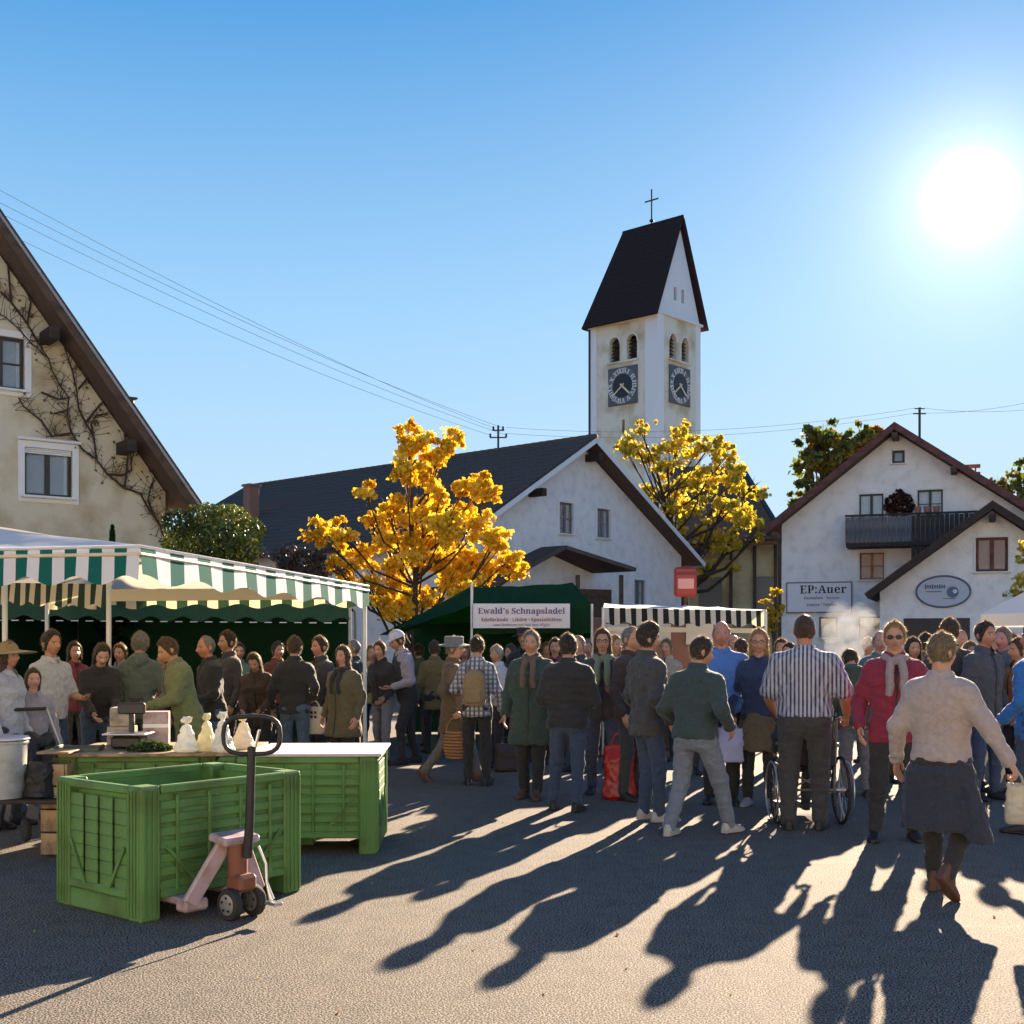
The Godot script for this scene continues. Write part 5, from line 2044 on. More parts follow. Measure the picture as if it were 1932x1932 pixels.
	# the shop sign board on the main facade
	var bq := fc.rect(1486, 1099, 1606, 1155)
	var sb := thing("shop_sign", "white shop sign board lettered in black on the white house", "sign", fc.p(bq.get_center().x, bq.get_center().y, 0.05), atan2(fc.n.x, fc.n.z))
	part("board", box_mesh(Vector3(bq.size.x, bq.size.y, 0.06), 0.01), mat("sign_white", lin(0.74, 0.74, 0.76), 0.5), sb)
	var fr := Shape.new()
	for e: float in [-1.0, 1.0]:
		fr.box(Vector3(bq.size.x + 0.08, 0.04, 0.09), Transform3D(Basis(), Vector3(0, e * (bq.size.y * 0.5 + 0.02), 0)))
		fr.box(Vector3(0.04, bq.size.y, 0.09), Transform3D(Basis(), Vector3(e * (bq.size.x * 0.5 + 0.02), 0, 0)))
	part("frame", fr.mesh(), M.frame_grey, sb)
	part("lettering", text_mesh("EP:Auer", 0.42, "Droid Serif", 800, true), M.black, sb, Transform3D(Basis(), Vector3(0.15, 0.30, 0.036)))
	part("lettering", text_mesh("Fernsehen · Service", 0.14, "Droid Sans"), M.frame_grey, sb, Transform3D(Basis(), Vector3(0.1, -0.02, 0.036)))
	part("lettering", text_mesh("Elektro · Telefon", 0.14, "Droid Sans"), M.frame_grey, sb, Transform3D(Basis(), Vector3(0.1, -0.28, 0.036)))

func pole_foot() -> Vector3:
	return at(1735, 832, 49.0)

func added_houses_behind() -> void:
	# unseen houses added behind the viewer to bounce warm light onto what faces it
	var k := 0
	for e: Array in [[-14.5, 8.0, 15.0, 6.8, "cream house across the square with a brown roof", 0.75], [2.5, 14.0, 17.0, 7.2, "pale house across the square with a wide front", 0.12], [21.0, 13.0, 14.0, 6.8, "light house across the square at the end of the row", -0.25], [-33.0, -2.0, 15.0, 7.2, "tall cream house at the side of the square", 0.95], [37.0, 9.0, 14.0, 7.0, "pale house beyond the end of the row", -0.2]]:
		var t := thing("added_fill_house", e[4], "house", Vector3(e[0], 0, e[1]), PI - e[5])
		var fc := Facade.new(Vector3.ZERO, Vector3.RIGHT)
		var w: float = e[2]
		var h: float = e[3]
		var holes := []
		for r in 2:
			for c in 5:
				holes.append(Rect2(-w * 0.5 + 1.1 + c * (w - 2.2 - 1.0) / 4.0, 0.9 + r * 2.8, 1.0, 1.35))
		part("wall", wall_mesh(PackedVector2Array([Vector2(-w * 0.5, 0), Vector2(w * 0.5, 0), Vector2(w * 0.5, h), Vector2(-w * 0.5, h)]), holes), M.plaster_cream, t)
		for q: Rect2 in holes:
			window(t, fc, q, M.frame_grey, 2, 0, {"curtain": false})
		var s := Shape.new()
		s.prism(PackedVector2Array([Vector2(0.5, h - 0.1), Vector2(-4.0, h + 3.4), Vector2(-8.5, h - 0.1)]), w + 0.8, Transform3D(Basis(Vector3(0, 0, 1), Vector3.UP, Vector3(-1, 0, 0)), Vector3(-w * 0.5 - 0.4, 0, 0)))
		part("roof", s.mesh(), M.tile_brown, t)
		k += 1

# ------------------------------------------------------------------ trees and wires
func tree(called: String, label: String, base: Vector3, fork: float, clumps: Array, n: int, size: float, cols: Array, leafmat: Material, r0: float, sd: int, group := "", inner := 0.35) -> Node3D:
	# clumps: [centre, radius]; limbs run from the trunk to each clump
	var r := RandomNumberGenerator.new()
	r.seed = sd
	var t := thing(called, label, "tree", base, 0.0, group)
	var wood := Shape.new()
	var top := base
	for c: Array in clumps:
		if c[0].y > top.y:
			top = c[0]
	var pts := PackedVector3Array()
	var rad := PackedFloat32Array()
	var h: float = top.y
	for k in 9:
		var f := k / 8.0
		pts.append(Vector3(lerpf(0.0, top.x - base.x, f * f) + 0.05 * sin(k * 2.1) * h * 0.1, h * f * 0.97, lerpf(0.0, top.z - base.z, f * f)))
		rad.append(lerpf(r0, 0.02, pow(f, 0.8)))
	wood.tube(pts, rad, 8)
	for c: Array in clumps:
		var e: Vector3 = c[0] - base
		var hf := clampf(e.y / h - 0.16 - 0.12 * r.randf(), fork, 0.9)
		var a := pts[int(hf * 8.0)].lerp(pts[mini(8, int(hf * 8.0) + 1)], hf * 8.0 - int(hf * 8.0))
		var m := a.lerp(e, 0.5) + Vector3(r.randf_range(-0.1, 0.1), -0.08 * (e - a).length(), r.randf_range(-0.1, 0.1)) * 1.5
		var rr := maxf(0.025, r0 * (1.0 - hf) * 0.55)
		wood.tube(PackedVector3Array([a, m, e, e + (e - m).normalized() * c[1] * 0.7]), PackedFloat32Array([rr, rr * 0.7, rr * 0.4, 0.008]), 6)
		for k in 5:
			var d := Vector3(r.randf_range(-1, 1), r.randf_range(-0.4, 1), r.randf_range(-1, 1)).normalized()
			wood.tube(PackedVector3Array([m.lerp(e, r.randf()), e + d * c[1] * 0.5, e + d * c[1] * 0.95]), PackedFloat32Array([rr * 0.3, rr * 0.2, 0.005]), 4, false)
	part("trunk", wood.mesh(), M.bark, t)
	var crown := Shape.new()
	var total := 0.0
	for c: Array in clumps:
		total += c[1] * c[1]
	var sprays := []
	for c: Array in clumps:                                   # each clump is a handful of smaller sprays
		if inner >= 0.5:
			sprays.append(c)
			continue
		for k in 10:
			var d := Vector3(r.randfn(), r.randfn() * 0.8, r.randfn())
			sprays.append([c[0] + d * c[1] * 0.5, c[1] * r.randf_range(0.2, 0.55)])
	total = 0.0
	for c: Array in sprays:
		total += c[1] * c[1]
	for c: Array in sprays:
		var cnt := int(n * c[1] * c[1] / total)
		var tint := r.randf()
		var squash := r.randf_range(0.6, 0.85)
		for k in cnt:
			var d := Vector3(r.randfn(), r.randfn(), r.randfn()).normalized()
			var rr: float = c[1] * (absf(r.randfn(0.0, 0.62)) + inner * 0.3) if inner < 0.5 else c[1] * lerpf(inner, 1.06, pow(r.randf(), 0.6))
			# little sprays: leaves gather about twigs
			var tw := sin(d.x * 7.0 + c[0].x * 3.0) * sin(d.y * 8.0 + c[0].y) * sin(d.z * 7.0 + 1.0)
			if tw < -0.25 and r.randf() < 0.75:
				continue
			var p: Vector3 = c[0] - base + Vector3(d.x, d.y * squash, d.z) * rr
			var f := clampf(tint * 0.6 + r.randf() * 0.6 - 0.1, 0.0, 0.999) * (cols.size() - 1)
			var ca: Color = cols[int(f)]
			leaf(crown, p, size * r.randf_range(0.65, 1.25), ca.lerp(cols[int(f) + 1], f - int(f)), r)
	part("crown", crown.mesh(), leafmat, t)
	return t

func px_clumps(list: Array, d: float, spread: float, seed_n: int) -> Array:
	var r := RandomNumberGenerator.new()
	r.seed = seed_n
	var out := []
	for e: Array in list:
		var dz := r.randf_range(-spread, spread)
		out.append([at(e[0], e[1], d) + Vector3(0, 0, dz), e[2] / F * d])
	return out

func trees() -> void:
	var gold := [Color(0.62, 0.33, 0.015), Color(0.80, 0.52, 0.025), Color(0.86, 0.64, 0.05), Color(0.88, 0.72, 0.16)]
	var list := [[772, 815, 20], [783, 850, 26], [795, 885, 30], [778, 905, 30], [845, 850, 24], [868, 838, 18], [828, 880, 24], [790, 945, 34], [800, 990, 42], [735, 960, 26], [705, 945, 20], [690, 975, 20], [715, 995, 30],
		[650, 1005, 26], [618, 1015, 24], [670, 1030, 30], [740, 1030, 42], [880, 930, 26], [915, 915, 22], [925, 945, 22], [880, 970, 30], [840, 940, 28], [850, 1000, 40], [910, 1000, 32], [900, 1045, 44], [955, 1060, 30], [985, 1072, 20], [940, 1030, 28],
		[800, 1055, 46], [720, 1075, 34], [650, 1075, 26], [625, 1060, 18], [690, 1105, 30], [760, 1110, 40], [850, 1090, 44], [910, 1095, 30], [730, 1140, 26], [800, 1130, 30], [870, 1120, 24], [765, 1150, 22]]
	tree("maple_tree", "golden yellow maple tree in front of the white house", gpt(785, HY + F * EYE / 27.0), 0.22, px_clumps(list, 27.0, 1.5, 5), 40000, 0.105, gold, M.leaf_gold, 0.11, 51)
	var lime := [Color(0.30, 0.30, 0.05), Color(0.55, 0.50, 0.08), Color(0.72, 0.60, 0.10), Color(0.78, 0.55, 0.09)]
	list = [[1205, 815, 18], [1190, 850, 26], [1215, 870, 24], [1170, 850, 16], [1285, 815, 20], [1275, 850, 26], [1310, 855, 24], [1340, 840, 20], [1378, 835, 20], [1360, 870, 26], [1250, 890, 26], [1230, 930, 26], [1290, 900, 34], [1330, 910, 34], [1375, 905, 30], [1400, 935, 28], [1260, 960, 30], [1300, 960, 36], [1350, 970, 38], [1400, 985, 30], [1420, 1010, 24], [1280, 1000, 30], [1330, 1020, 34], [1380, 1035, 30], [1350, 1070, 26], [1310, 1060, 22], [1400, 1070, 18]]
	tree("golden_tree", "tall loose yellow and green tree beside the church tower", at(1300, HY, 55.0) - Vector3(0, EYE, 0), 0.35, px_clumps(list, 55.0, 2.0, 6), 12000, 0.19, lime, M.leaf_lime, 0.30, 52, "", 0.2)
	var green := [Color(0.05, 0.07, 0.015), Color(0.10, 0.12, 0.025), Color(0.20, 0.18, 0.03), Color(0.35, 0.13, 0.03)]
	list = [[1555, 815, 26], [1530, 835, 30], [1510, 870, 26], [1540, 880, 36], [1580, 840, 32], [1615, 825, 24], [1590, 880, 36], [1560, 920, 34], [1520, 925, 24], [1500, 950, 16], [1620, 860, 26]]
	tree("green_tree", "dark green tree rising behind the left slope of the gabled house", at(1555, HY, 66.0) - Vector3(0, EYE, 0), 0.4, px_clumps(list, 66.0, 2.0, 7), 8000, 0.30, green, M.leaf_green, 0.35, 53)
	var orange := [Color(0.22, 0.09, 0.02), Color(0.40, 0.17, 0.03), Color(0.45, 0.24, 0.04), Color(0.45, 0.24, 0.04)]
	list = [[1640, 832, 22], [1655, 820, 16], [1630, 850, 18], [1648, 858, 20], [1668, 835, 12]]
	tree("orange_tree", "small orange autumn tree behind the gabled house ridge", at(1645, HY, 68.0) - Vector3(0, EYE, 0), 0.5, px_clumps(list, 68.0, 1.2, 8), 1800, 0.28, orange, M.leaf_gold, 0.25, 54)
	list = [[1918, 880, 14], [1900, 905, 16], [1930, 900, 20], [1890, 925, 14], [1920, 935, 24], [1950, 900, 30], [1960, 940, 34]]
	tree("far_tree", "thin grey green tree beyond the right slope of the gabled house", at(1930, HY, 62.0) - Vector3(0, EYE, 0), 0.4, px_clumps(list, 62.0, 1.5, 9), 1500, 0.26, green, M.leaf_green, 0.2, 55)
	list = [[1455, 1150, 20], [1460, 1120, 12], [1448, 1170, 18], [1462, 1180, 16]]
	tree("yellow_shrub", "yellow shrub beside the corner of the gabled house", at(1456, HY, 30.0) - Vector3(0, EYE, 0), 0.1, px_clumps(list, 30.0, 0.3, 10), 900, 0.09, [Color(0.3, 0.2, 0.02), Color(0.5, 0.36, 0.03), Color(0.55, 0.42, 0.06), Color(0.3, 0.3, 0.05)], M.leaf_gold, 0.03, 56)
	list = [[1938, 1060, 22], [1945, 1095, 26], [1930, 1120, 16], [1940, 1030, 16]]
	tree("yellow_bush", "yellow green bush at the right side of the front wing", at(1945, HY, 36.0) - Vector3(0, EYE, 0), 0.2, px_clumps(list, 36.0, 0.5, 12), 900, 0.12, lime, M.leaf_lime, 0.06, 58)
	# clipped evergreen, its rim lit by the sun
	list = [[345, 985, 34], [385, 975, 36], [430, 975, 36], [462, 1000, 32], [330, 1020, 34], [375, 1020, 44], [425, 1020, 46], [468, 1035, 30], [345, 1060, 36], [400, 1065, 44], [450, 1075, 36], [380, 1110, 44], [430, 1115, 40], [400, 1160, 44]]
	tree("clipped_evergreen", "rounded clipped evergreen shrub beside the ochre farmhouse", at(395, HY, 21.5) - Vector3(0, EYE, 0), 0.1, px_clumps(list, 21.5, 0.35, 11), 13000, 0.055, [Color(0.025, 0.045, 0.012), Color(0.045, 0.075, 0.018), Color(0.12, 0.15, 0.03), Color(0.34, 0.31, 0.06)], mat("leaf_ever", Color(1, 1, 1), 0.5, {"vertex_color_use_as_albedo": true, "backlight_enabled": true, "backlight": lin(0.3, 0.36, 0.08)}), 0.07, 57, "", 0.5)
	# a purple brown bush and a small conifer
	list = [[520, 1065, 24], [555, 1045, 26], [590, 1060, 26], [540, 1090, 28], [580, 1095, 30], [610, 1090, 22], [510, 1095, 20], [560, 1130, 34]]
	tree("plum_bush", "dark plum brown bush between the evergreen and the maple", at(560, HY, 24.0) - Vector3(0, EYE, 0), 0.1, px_clumps(list, 24.0, 0.5, 13), 4200, 0.07, [Color(0.02, 0.016, 0.014), Color(0.05, 0.035, 0.03), Color(0.12, 0.09, 0.08), Color(0.2, 0.16, 0.14)], mat("leaf_plum", Color(1, 1, 1), 0.55, {"vertex_color_use_as_albedo": true, "backlight_enabled": true, "backlight": lin(0.2, 0.12, 0.1)}), 0.05, 59)
	var con := thing("conifer", "little dark cone shaped conifer in front of the farmhouse wall", "tree", at(212, HY, 20.0) - Vector3(0, EYE, 0))
	var cs := Shape.new()
	var r := RandomNumberGenerator.new()
	r.seed = 77
	var ct := at(212, 992, 20.0).y
	for k in 2600:
		var f := pow(r.randf(), 0.8)
		var a := r.randf() * TAU
		var rr := (1.0 - f) * 0.62 * sqrt(r.randf()) * (0.8 + 0.3 * sin(f * 40.0))
		leaf(cs, Vector3(rr * cos(a), 0.3 + f * (ct - 0.3), rr * sin(a)), 0.07, Color(0.012, 0.03, 0.014).lerp(Color(0.03, 0.06, 0.02), r.randf()), r)
	var ctr := Shape.new()
	ctr.tube(PackedVector3Array([Vector3.ZERO, Vector3(0, ct * 0.9, 0)]), PackedFloat32Array([0.06, 0.01]), 6)
	part("trunk", ctr.mesh(), M.bark, con)
	part("crown", cs.mesh(), M.leaf_green, con)

func wire(a: Vector3, b: Vector3, sag: float, r: float, label: String) -> void:
	var pts := PackedVector3Array()
	var rad := PackedFloat32Array()
	for k in 25:
		var f := k / 24.0
		pts.append(a.lerp(b, f) - Vector3(0, sag * 4.0 * f * (1.0 - f), 0) - a)
		rad.append(r)
	var s := Shape.new()
	s.tube(pts, rad, 5)
	solo("overhead_wire", s.mesh(), M.wire, label, "wire", Transform3D(Basis(), a), "overhead wires")

func wires() -> void:
	var mp := mast_foot()
	var ends := [Vector3(-0.33, 0.55, 0), Vector3(0.33, 0.55, 0), Vector3(-0.2, 0.85, 0), Vector3(0.2, 0.85, 0)]
	var starts := [[-60, 405], [-60, 372], [-60, 326], [-60, 352]]
	for k in 4:
		wire(at(starts[k][0], starts[k][1], 31.0), mp + ends[k], 0.35, 0.006, "thin overhead wire sagging from above the farmhouse to the roof mast")
	var pp := pole_foot()
	for k in 2:
		wire(mp + Vector3(0.33, 0.62 + 0.25 * k, 0), pp + Vector3(-0.2, 1.12 + 0.2 * k, 0), 0.5, 0.006, "thin overhead wire between the roof masts of two houses")
		wire(pp + Vector3(0.2, 1.12 + 0.2 * k, 0), at(2010, 742 + 22 * k, 47.0), 0.2, 0.006, "thin overhead wire leaving the gabled house mast")

# ------------------------------------------------------------------ stalls
func _rod(a: Vector3, b: Vector3, r: float) -> ArrayMesh:
	var s := Shape.new()
	s.rod(a, b, r)
	return s.mesh()

func valance(a: Vector3, b: Vector3, drop: float, period: float, ca: Color, cb: Color, scallop: float) -> ArrayMesh:
	# a striped cloth strip hanging from the line a-b, its lower edge scalloped; alternate stripes ca and cb
	var s := Shape.new()
	var l := (b - a).length()
	var n := int(round(l / (period * 0.5)))
	var out := (b - a).cross(Vector3.UP).normalized()
	var sub := 4
	for k in n:
		s.col = ca if k % 2 == 0 else cb
		for j in sub:
			var q := []
			for e in 2:
				var f := (k + float(j + e) / sub) / n
				var wave := sin(f * l / period * TAU * 0.5 + 0.6)
				var low := drop - scallop * (0.5 + 0.5 * cos(f * l / period * TAU * 0.5))
				var sway := out * (0.012 * wave)
				q.append(a.lerp(b, f) + sway * 0.1)
				q.append(a.lerp(b, f) - Vector3(0, low, 0) + sway + out * 0.015)
			s.quad(q[0], q[2], q[3], q[1])
	return s.mesh()

func sheet(pts: Array, sagv: float, nu := 10, nv := 6) -> ArrayMesh:      # a sagging cloth over four corners (a, b, c, d in turn)
	var s := Shape.new()
	for j in nv + 1:
		for i in nu + 1:
			var u := float(i) / nu
			var v := float(j) / nv
			var p: Vector3 = pts[0].lerp(pts[1], u).lerp(pts[3].lerp(pts[2], u), v)
			p.y -= sagv * 4.0 * u * (1 - u) * (0.4 + 2.4 * v * (1 - v)) + 0.01 * sin(u * 17.0 + v * 5.0)
			s.v.append(p)
			s.n.append(Vector3.UP)
			s.c.append(Color(1, 1, 1))
			s.uv.append(Vector2(u, v))
	for j in nv:
		for i in nu:
			var a := j * (nu + 1) + i
			s.i.append_array([a, a + 1, a + nu + 2, a, a + nu + 2, a + nu + 1])
	for k in s.n.size():
		s.n[k] = Vector3.ZERO
	for k in range(0, s.i.size(), 3):
		var nn := (s.v[s.i[k + 2]] - s.v[s.i[k]]).cross(s.v[s.i[k + 1]] - s.v[s.i[k]])
		for q in 3:
			s.n[s.i[k + q]] += nn
	for k in s.n.size():
		s.n[k] = s.n[k].normalized()
	return s.mesh()

func stalls() -> void:
	var teal := Color(0.012, 0.115, 0.10)
	var white := Color(0.62, 0.63, 0.68)
	var cream := Color(0.66, 0.60, 0.46)
	var darkg := Color(0.02, 0.05, 0.03)
	# --- the big striped stall on the left
	var N := Vector3(-2.93, 2.36, -9.6)
	var E := Vector3(-1.80, 2.30, -15.3)
	var L := N + Vector3(-0.97, 0, -0.243) * 4.6
	var B := E + (L - N)
	var t := thing("market_stall", "market stall with teal and white striped scalloped awning over crates", "stall", Vector3(-3.9, 0, -12.6))
	var o := t.position
	var up := Vector3(0, 0.34, 0)
	var r0 := N.lerp(L, 0.5).lerp(E.lerp(B, 0.5), 0.20) + up
	var r1 := N.lerp(L, 0.5).lerp(E.lerp(B, 0.5), 0.84) + up
	part("roof", sheet([N - o, E - o, r1 - o, r0 - o], 0.05), M.canvas_white, t)
	part("roof", sheet([B - o, L - o, r0 - o, r1 - o], 0.05), M.canvas_white, t)
	part("roof", sheet([L - o, N - o, r0 - o, r0 - o], 0.03), M.canvas_white, t)
	part("roof", sheet([E - o, B - o, r1 - o, r1 - o], 0.03), M.canvas_white, t)
	part("valance", valance(L - o, N - o, 0.30, 0.224, white, teal, 0.07), M.canvas_heavy, t)
	part("valance", valance(N - o, E - o, 0.29, 0.50, teal, white, 0.07), M.canvas_heavy, t)
	part("valance", valance(E - o, B - o, 0.27, 0.3, cream, darkg, 0.06), M.canvas, t)
	var hem := Shape.new()                                    # the pale edge bead of the awning
	hem.tube(PackedVector3Array([L - o, N - o, E - o]), PackedFloat32Array([0.014, 0.014, 0.014]), 6)
	part("edge_bead", hem.mesh(), M.trim_white, t)
	var posts := [Vector3(-1.84, 0, -15.25), Vector3(-4.30, 0, -13.0), Vector3(-5.2, 0, -12.5), B * Vector3(1, 0, 1)]
	var pm := Shape.new()
	pm.box(Vector3(0.045, 2.26, 0.045), Transform3D(Basis(), Vector3(0, 1.13, 0)), 0.006)
	pm.box(Vector3(0.14, 0.012, 0.14), Transform3D(Basis(), Vector3(0, 0.008, 0)))
	var pmesh := pm.mesh()
	for p: Vector3 in posts:
		part("post", pmesh, M.post_white, t, Transform3D(Basis(), p - o))
	var bars := Shape.new()                                    # frame under the cloth: long rails, rafters, folding arms
	var dn := Vector3(0, -0.06, 0)
	bars.rod(N + dn - o, E + dn - o, 0.016)
	bars.rod(L + dn - o, N + dn - o, 0.016)
	bars.rod(B + dn - o, E + dn - o, 0.016)
	bars.rod(r0 + dn - o, r1 + dn - o, 0.018)
	for k in 6:
		var f := 0.06 + k * 0.17
		bars.rod(N.lerp(E, f) + dn - o, r0.lerp(r1, clampf(f, 0, 1)) + dn - o, 0.013)
		bars.rod(L.lerp(B, f) + dn - o, r0.lerp(r1, clampf(f, 0, 1)) + dn - o, 0.013)
	part("frame", bars.mesh(), mat("frame_cream", lin(0.62, 0.54, 0.38), 0.5), t)
	part("inner_valance", valance(Vector3(-6.4, 2.33, -15.0) - o, Vector3(-4.30, 2.22, -13.0) - o, 0.27, 0.26, cream, darkg, 0.05), M.canvas, t)
	part("inner_rail", _bar(Vector3(-4.30, 2.10, -13.0) - o, Vector3(-1.84, 2.20, -15.25) - o, 0.05, 0.13), M.frame_cream, t)
	# --- the dark green tent behind it
	var g := thing("green_tent", "dark green tent with scalloped edge behind the striped stall", "tent", Vector3(-4.6, 0, -18.2))
	o = g.position
	var f0 := Vector3(-7.2, 2.16, -16.9)
	var f1 := Vector3(-2.25, 2.12, -16.9)
	var b0 := Vector3(-7.2, 2.1, -20.2)
	var b1 := Vector3(-2.6, 2.1, -20.2)
	var g0 := Vector3(-7.2, 2.55, -18.5)
	var g1 := Vector3(-2.5, 2.22, -18.5)
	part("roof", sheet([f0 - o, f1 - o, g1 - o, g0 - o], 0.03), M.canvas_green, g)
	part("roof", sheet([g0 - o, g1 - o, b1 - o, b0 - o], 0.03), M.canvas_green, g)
	part("valance", valance(f0 - o, f1 - o, 0.26, 0.22, Color(0.016, 0.06, 0.03), Color(0.018, 0.065, 0.034), 0.07), mat("canvas_dark", Color(1, 1, 1), 0.85, {"vertex_color_use_as_albedo": true}), g)
	var trim := Shape.new()
	for k in 24:
		var a := f0.lerp(f1, (k + 0.30) / 24.0) - Vector3(0, 0.262, -0.02) - o
		trim.rod(a, a + Vector3(0.10, 0, 0), 0.008, 5)
	part("trim", trim.mesh(), M.trim_white, g)
	var backw := Shape.new()
	backw.box(Vector3(4.5, 2.1, 0.02), Transform3D(Basis(), Vector3(-4.95, 1.05, -20.2) - o))
	backw.box(Vector3(0.02, 2.1, 3.3), Transform3D(Basis(), Vector3(-7.2, 1.05, -18.55) - o))
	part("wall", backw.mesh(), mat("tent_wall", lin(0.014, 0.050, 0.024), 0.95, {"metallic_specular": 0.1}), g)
	for p: Vector3 in [f0, f1, b0, b1]:
		part("post", _rod(Vector3(p.x, 0, p.z) - o, p - o, 0.022), M.steel_dull, g)
	# --- green pavilion with the banner
	var v := thing("green_pavilion", "green canvas pavilion carrying a white lettered banner", "tent", Vector3(-0.3, 0, -19.5))
	o = v.position
	var fl := at(716, 1199, 18.0)
	var fr := at(1117, 1140, 18.0)
	var fm := at(890, 1142, 18.0)
	var tl := at(888, 1108, 18.55)
	var tr := at(1080, 1100, 18.55)
	var bl := fl + Vector3(0.4, 0.15, -3.2)
	var brr := fr + Vector3(0, 0, -3.2)
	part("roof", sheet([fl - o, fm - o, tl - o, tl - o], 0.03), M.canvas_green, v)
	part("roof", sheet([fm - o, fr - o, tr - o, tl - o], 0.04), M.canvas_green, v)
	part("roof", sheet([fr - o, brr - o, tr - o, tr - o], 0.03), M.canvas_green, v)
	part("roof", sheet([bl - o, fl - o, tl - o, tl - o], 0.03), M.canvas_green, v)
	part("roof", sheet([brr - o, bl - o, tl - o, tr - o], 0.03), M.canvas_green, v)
	var dropv := Vector3(0, -0.42, 0)
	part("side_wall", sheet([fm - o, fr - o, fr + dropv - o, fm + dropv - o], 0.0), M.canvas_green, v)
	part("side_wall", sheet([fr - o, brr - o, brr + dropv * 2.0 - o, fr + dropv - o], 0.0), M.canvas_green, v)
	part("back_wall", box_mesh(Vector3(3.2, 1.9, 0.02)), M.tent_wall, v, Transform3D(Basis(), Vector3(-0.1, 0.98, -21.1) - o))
	for p: Vector3 in [Vector3(fl.x, fl.y, fl.z), fr, brr, bl, at(890, 1098, 17.93)]:
		part("post", _rod(Vector3(p.x, 0, p.z) - o, p - o, 0.02), M.post_white, v)
	var bn := thing("banner", "white banner with blue and red lettering on the green pavilion", "banner", at(984, 1162, 17.85), 0.0)
	part("cloth", box_mesh(Vector3(1.42, 0.36, 0.012), 0.003), mat("banner_white", lin(0.70, 0.68, 0.70), 0.7), bn)
	part("lettering", text_mesh("Ewald's Schnapsladel", 0.118, "Droid Serif", 800), mat("ink_blue", lin(0.09, 0.05, 0.20), 0.7), bn, Transform3D(Basis(), Vector3(0, 0.072, 0.009)))
	part("lettering", text_mesh("Edelbrände · Liköre · Spezialitäten", 0.072, "Droid Sans", 600), mat("ink_red", lin(0.30, 0.10, 0.13), 0.7), bn, Transform3D(Basis(), Vector3(0, -0.055, 0.009)))
	part("lettering", text_mesh("vom Bodensee und aus dem Allgäu", 0.052, "Droid Sans", 500), mat("ink_grey", lin(0.15, 0.13, 0.16), 0.7), bn, Transform3D(Basis(), Vector3(0, -0.130, 0.009)))
	# --- stall with the black and white striped edge
	var k3 := thing("striped_booth", "booth with black and white striped awning edge behind the crowd", "stall", Vector3(2.5, 0, -18.0))
	o = k3.position
	var s0 := at(1138, 1146, 17.0)
	var s1 := at(1445, 1152, 18.0)
	var s2 := s1 + Vector3(-0.3, 0.12, -2.4)
	var s3 := s0 + Vector3(0.2, 0.12, -2.4)
	part("roof", sheet([s0 - o, s1 - o, s2 - o, s3 - o], 0.02), M.canvas_white, k3)
	part("valance", valance(s0 - o, s1 - o, 0.25, 0.17, Color(0.6, 0.6, 0.55), Color(0.012, 0.016, 0.014), 0.05), M.canvas, k3)
	part("counter", box_mesh(Vector3(2.2, 1.0, 0.6), 0.02), M.wood_brown, k3, Transform3D(Basis(), Vector3(2.35, 0.5, -18.2) - o))
	part("back_wall", box_mesh(Vector3(2.5, 2.0, 0.05), 0.01), mat("booth_wall", lin(0.28, 0.15, 0.12), 0.8), k3, Transform3D(Basis(), Vector3(2.4, 1.0, -20.2) - o))
	for k in 3:
		part("menu_board", box_mesh(Vector3(0.45, 0.34, 0.03), 0.005), M.trim_white, k3, Transform3D(Basis(), Vector3(1.7 + k * 0.7, 1.72, -20.15) - o))
	for p: Vector3 in [s0, s1, s2, s3]:
		part("post", _rod(Vector3(p.x, 0, p.z) - o, p - o, 0.022), M.post_white, k3)
	part("beam", _bar(s0 + Vector3(0.05, -0.30, -0.05) - o, s1 + Vector3(0, -0.30, -0.05) - o, 0.04, 0.07), M.frame_cream, k3)
	# --- red sign on a post
	var rs := thing("red_sign", "red sign box with pale panel on a post above the crowd", "sign", at(1293, HY, 20.5) - Vector3(0, EYE, 0))
	var sy := at(1293, 1098, 20.5).y
	part("case", box_mesh(Vector3(0.38, 0.50, 0.12), 0.04), mat("sign_red", lin(0.30, 0.03, 0.025), 0.5), rs, Transform3D(Basis(), Vector3(0, sy, 0)))
	part("panel", box_mesh(Vector3(0.27, 0.17, 0.02), 0.005), mat("sign_pink", lin(0.62, 0.30, 0.27), 0.5), rs, Transform3D(Basis(), Vector3(0, sy - 0.03, 0.066)))
	part("band", box_mesh(Vector3(0.34, 0.05, 0.02), 0.005), mat("sign_dark", lin(0.13, 0.015, 0.015), 0.5), rs, Transform3D(Basis(), Vector3(0, sy + 0.14, 0.066)))
	var pst := Shape.new()
	pst.rod(Vector3.ZERO, Vector3(0, sy - 0.24, 0), 0.03)
	part("post", pst.mesh(), M.wood_brown, rs)
	# --- white parasol at the right edge
	var ps := thing("white_parasol", "white market parasol above the people by the high table", "parasol", at(1990, HY, 14.0) - Vector3(0, EYE, 0))
	var cn := Shape.new()
	var apx := Vector3(0, 2.35, 0)
	for k in 8:
		var a0 := TAU * k / 8.0
		var a1 := TAU * (k + 1) / 8.0
		var c0 := Vector3(0.85 * cos(a0), 1.92, 0.85 * sin(a0))
		var c1 := Vector3(0.85 * cos(a1), 1.92, 0.85 * sin(a1))
		cn.tri(apx, c1, c0)
		cn.quad(c0, c1, c1 - Vector3(0, 0.14, 0), c0 - Vector3(0, 0.14, 0))
	part("canopy", cn.mesh(), M.canvas_white, ps)
	var pp := Shape.new()
	pp.rod(Vector3.ZERO, apx, 0.02)
	pp.box(Vector3(0.4, 0.08, 0.4), Transform3D(Basis(), Vector3(0, 0.04, 0)), 0.01)
	part("pole", pp.mesh(), M.post_white, ps)
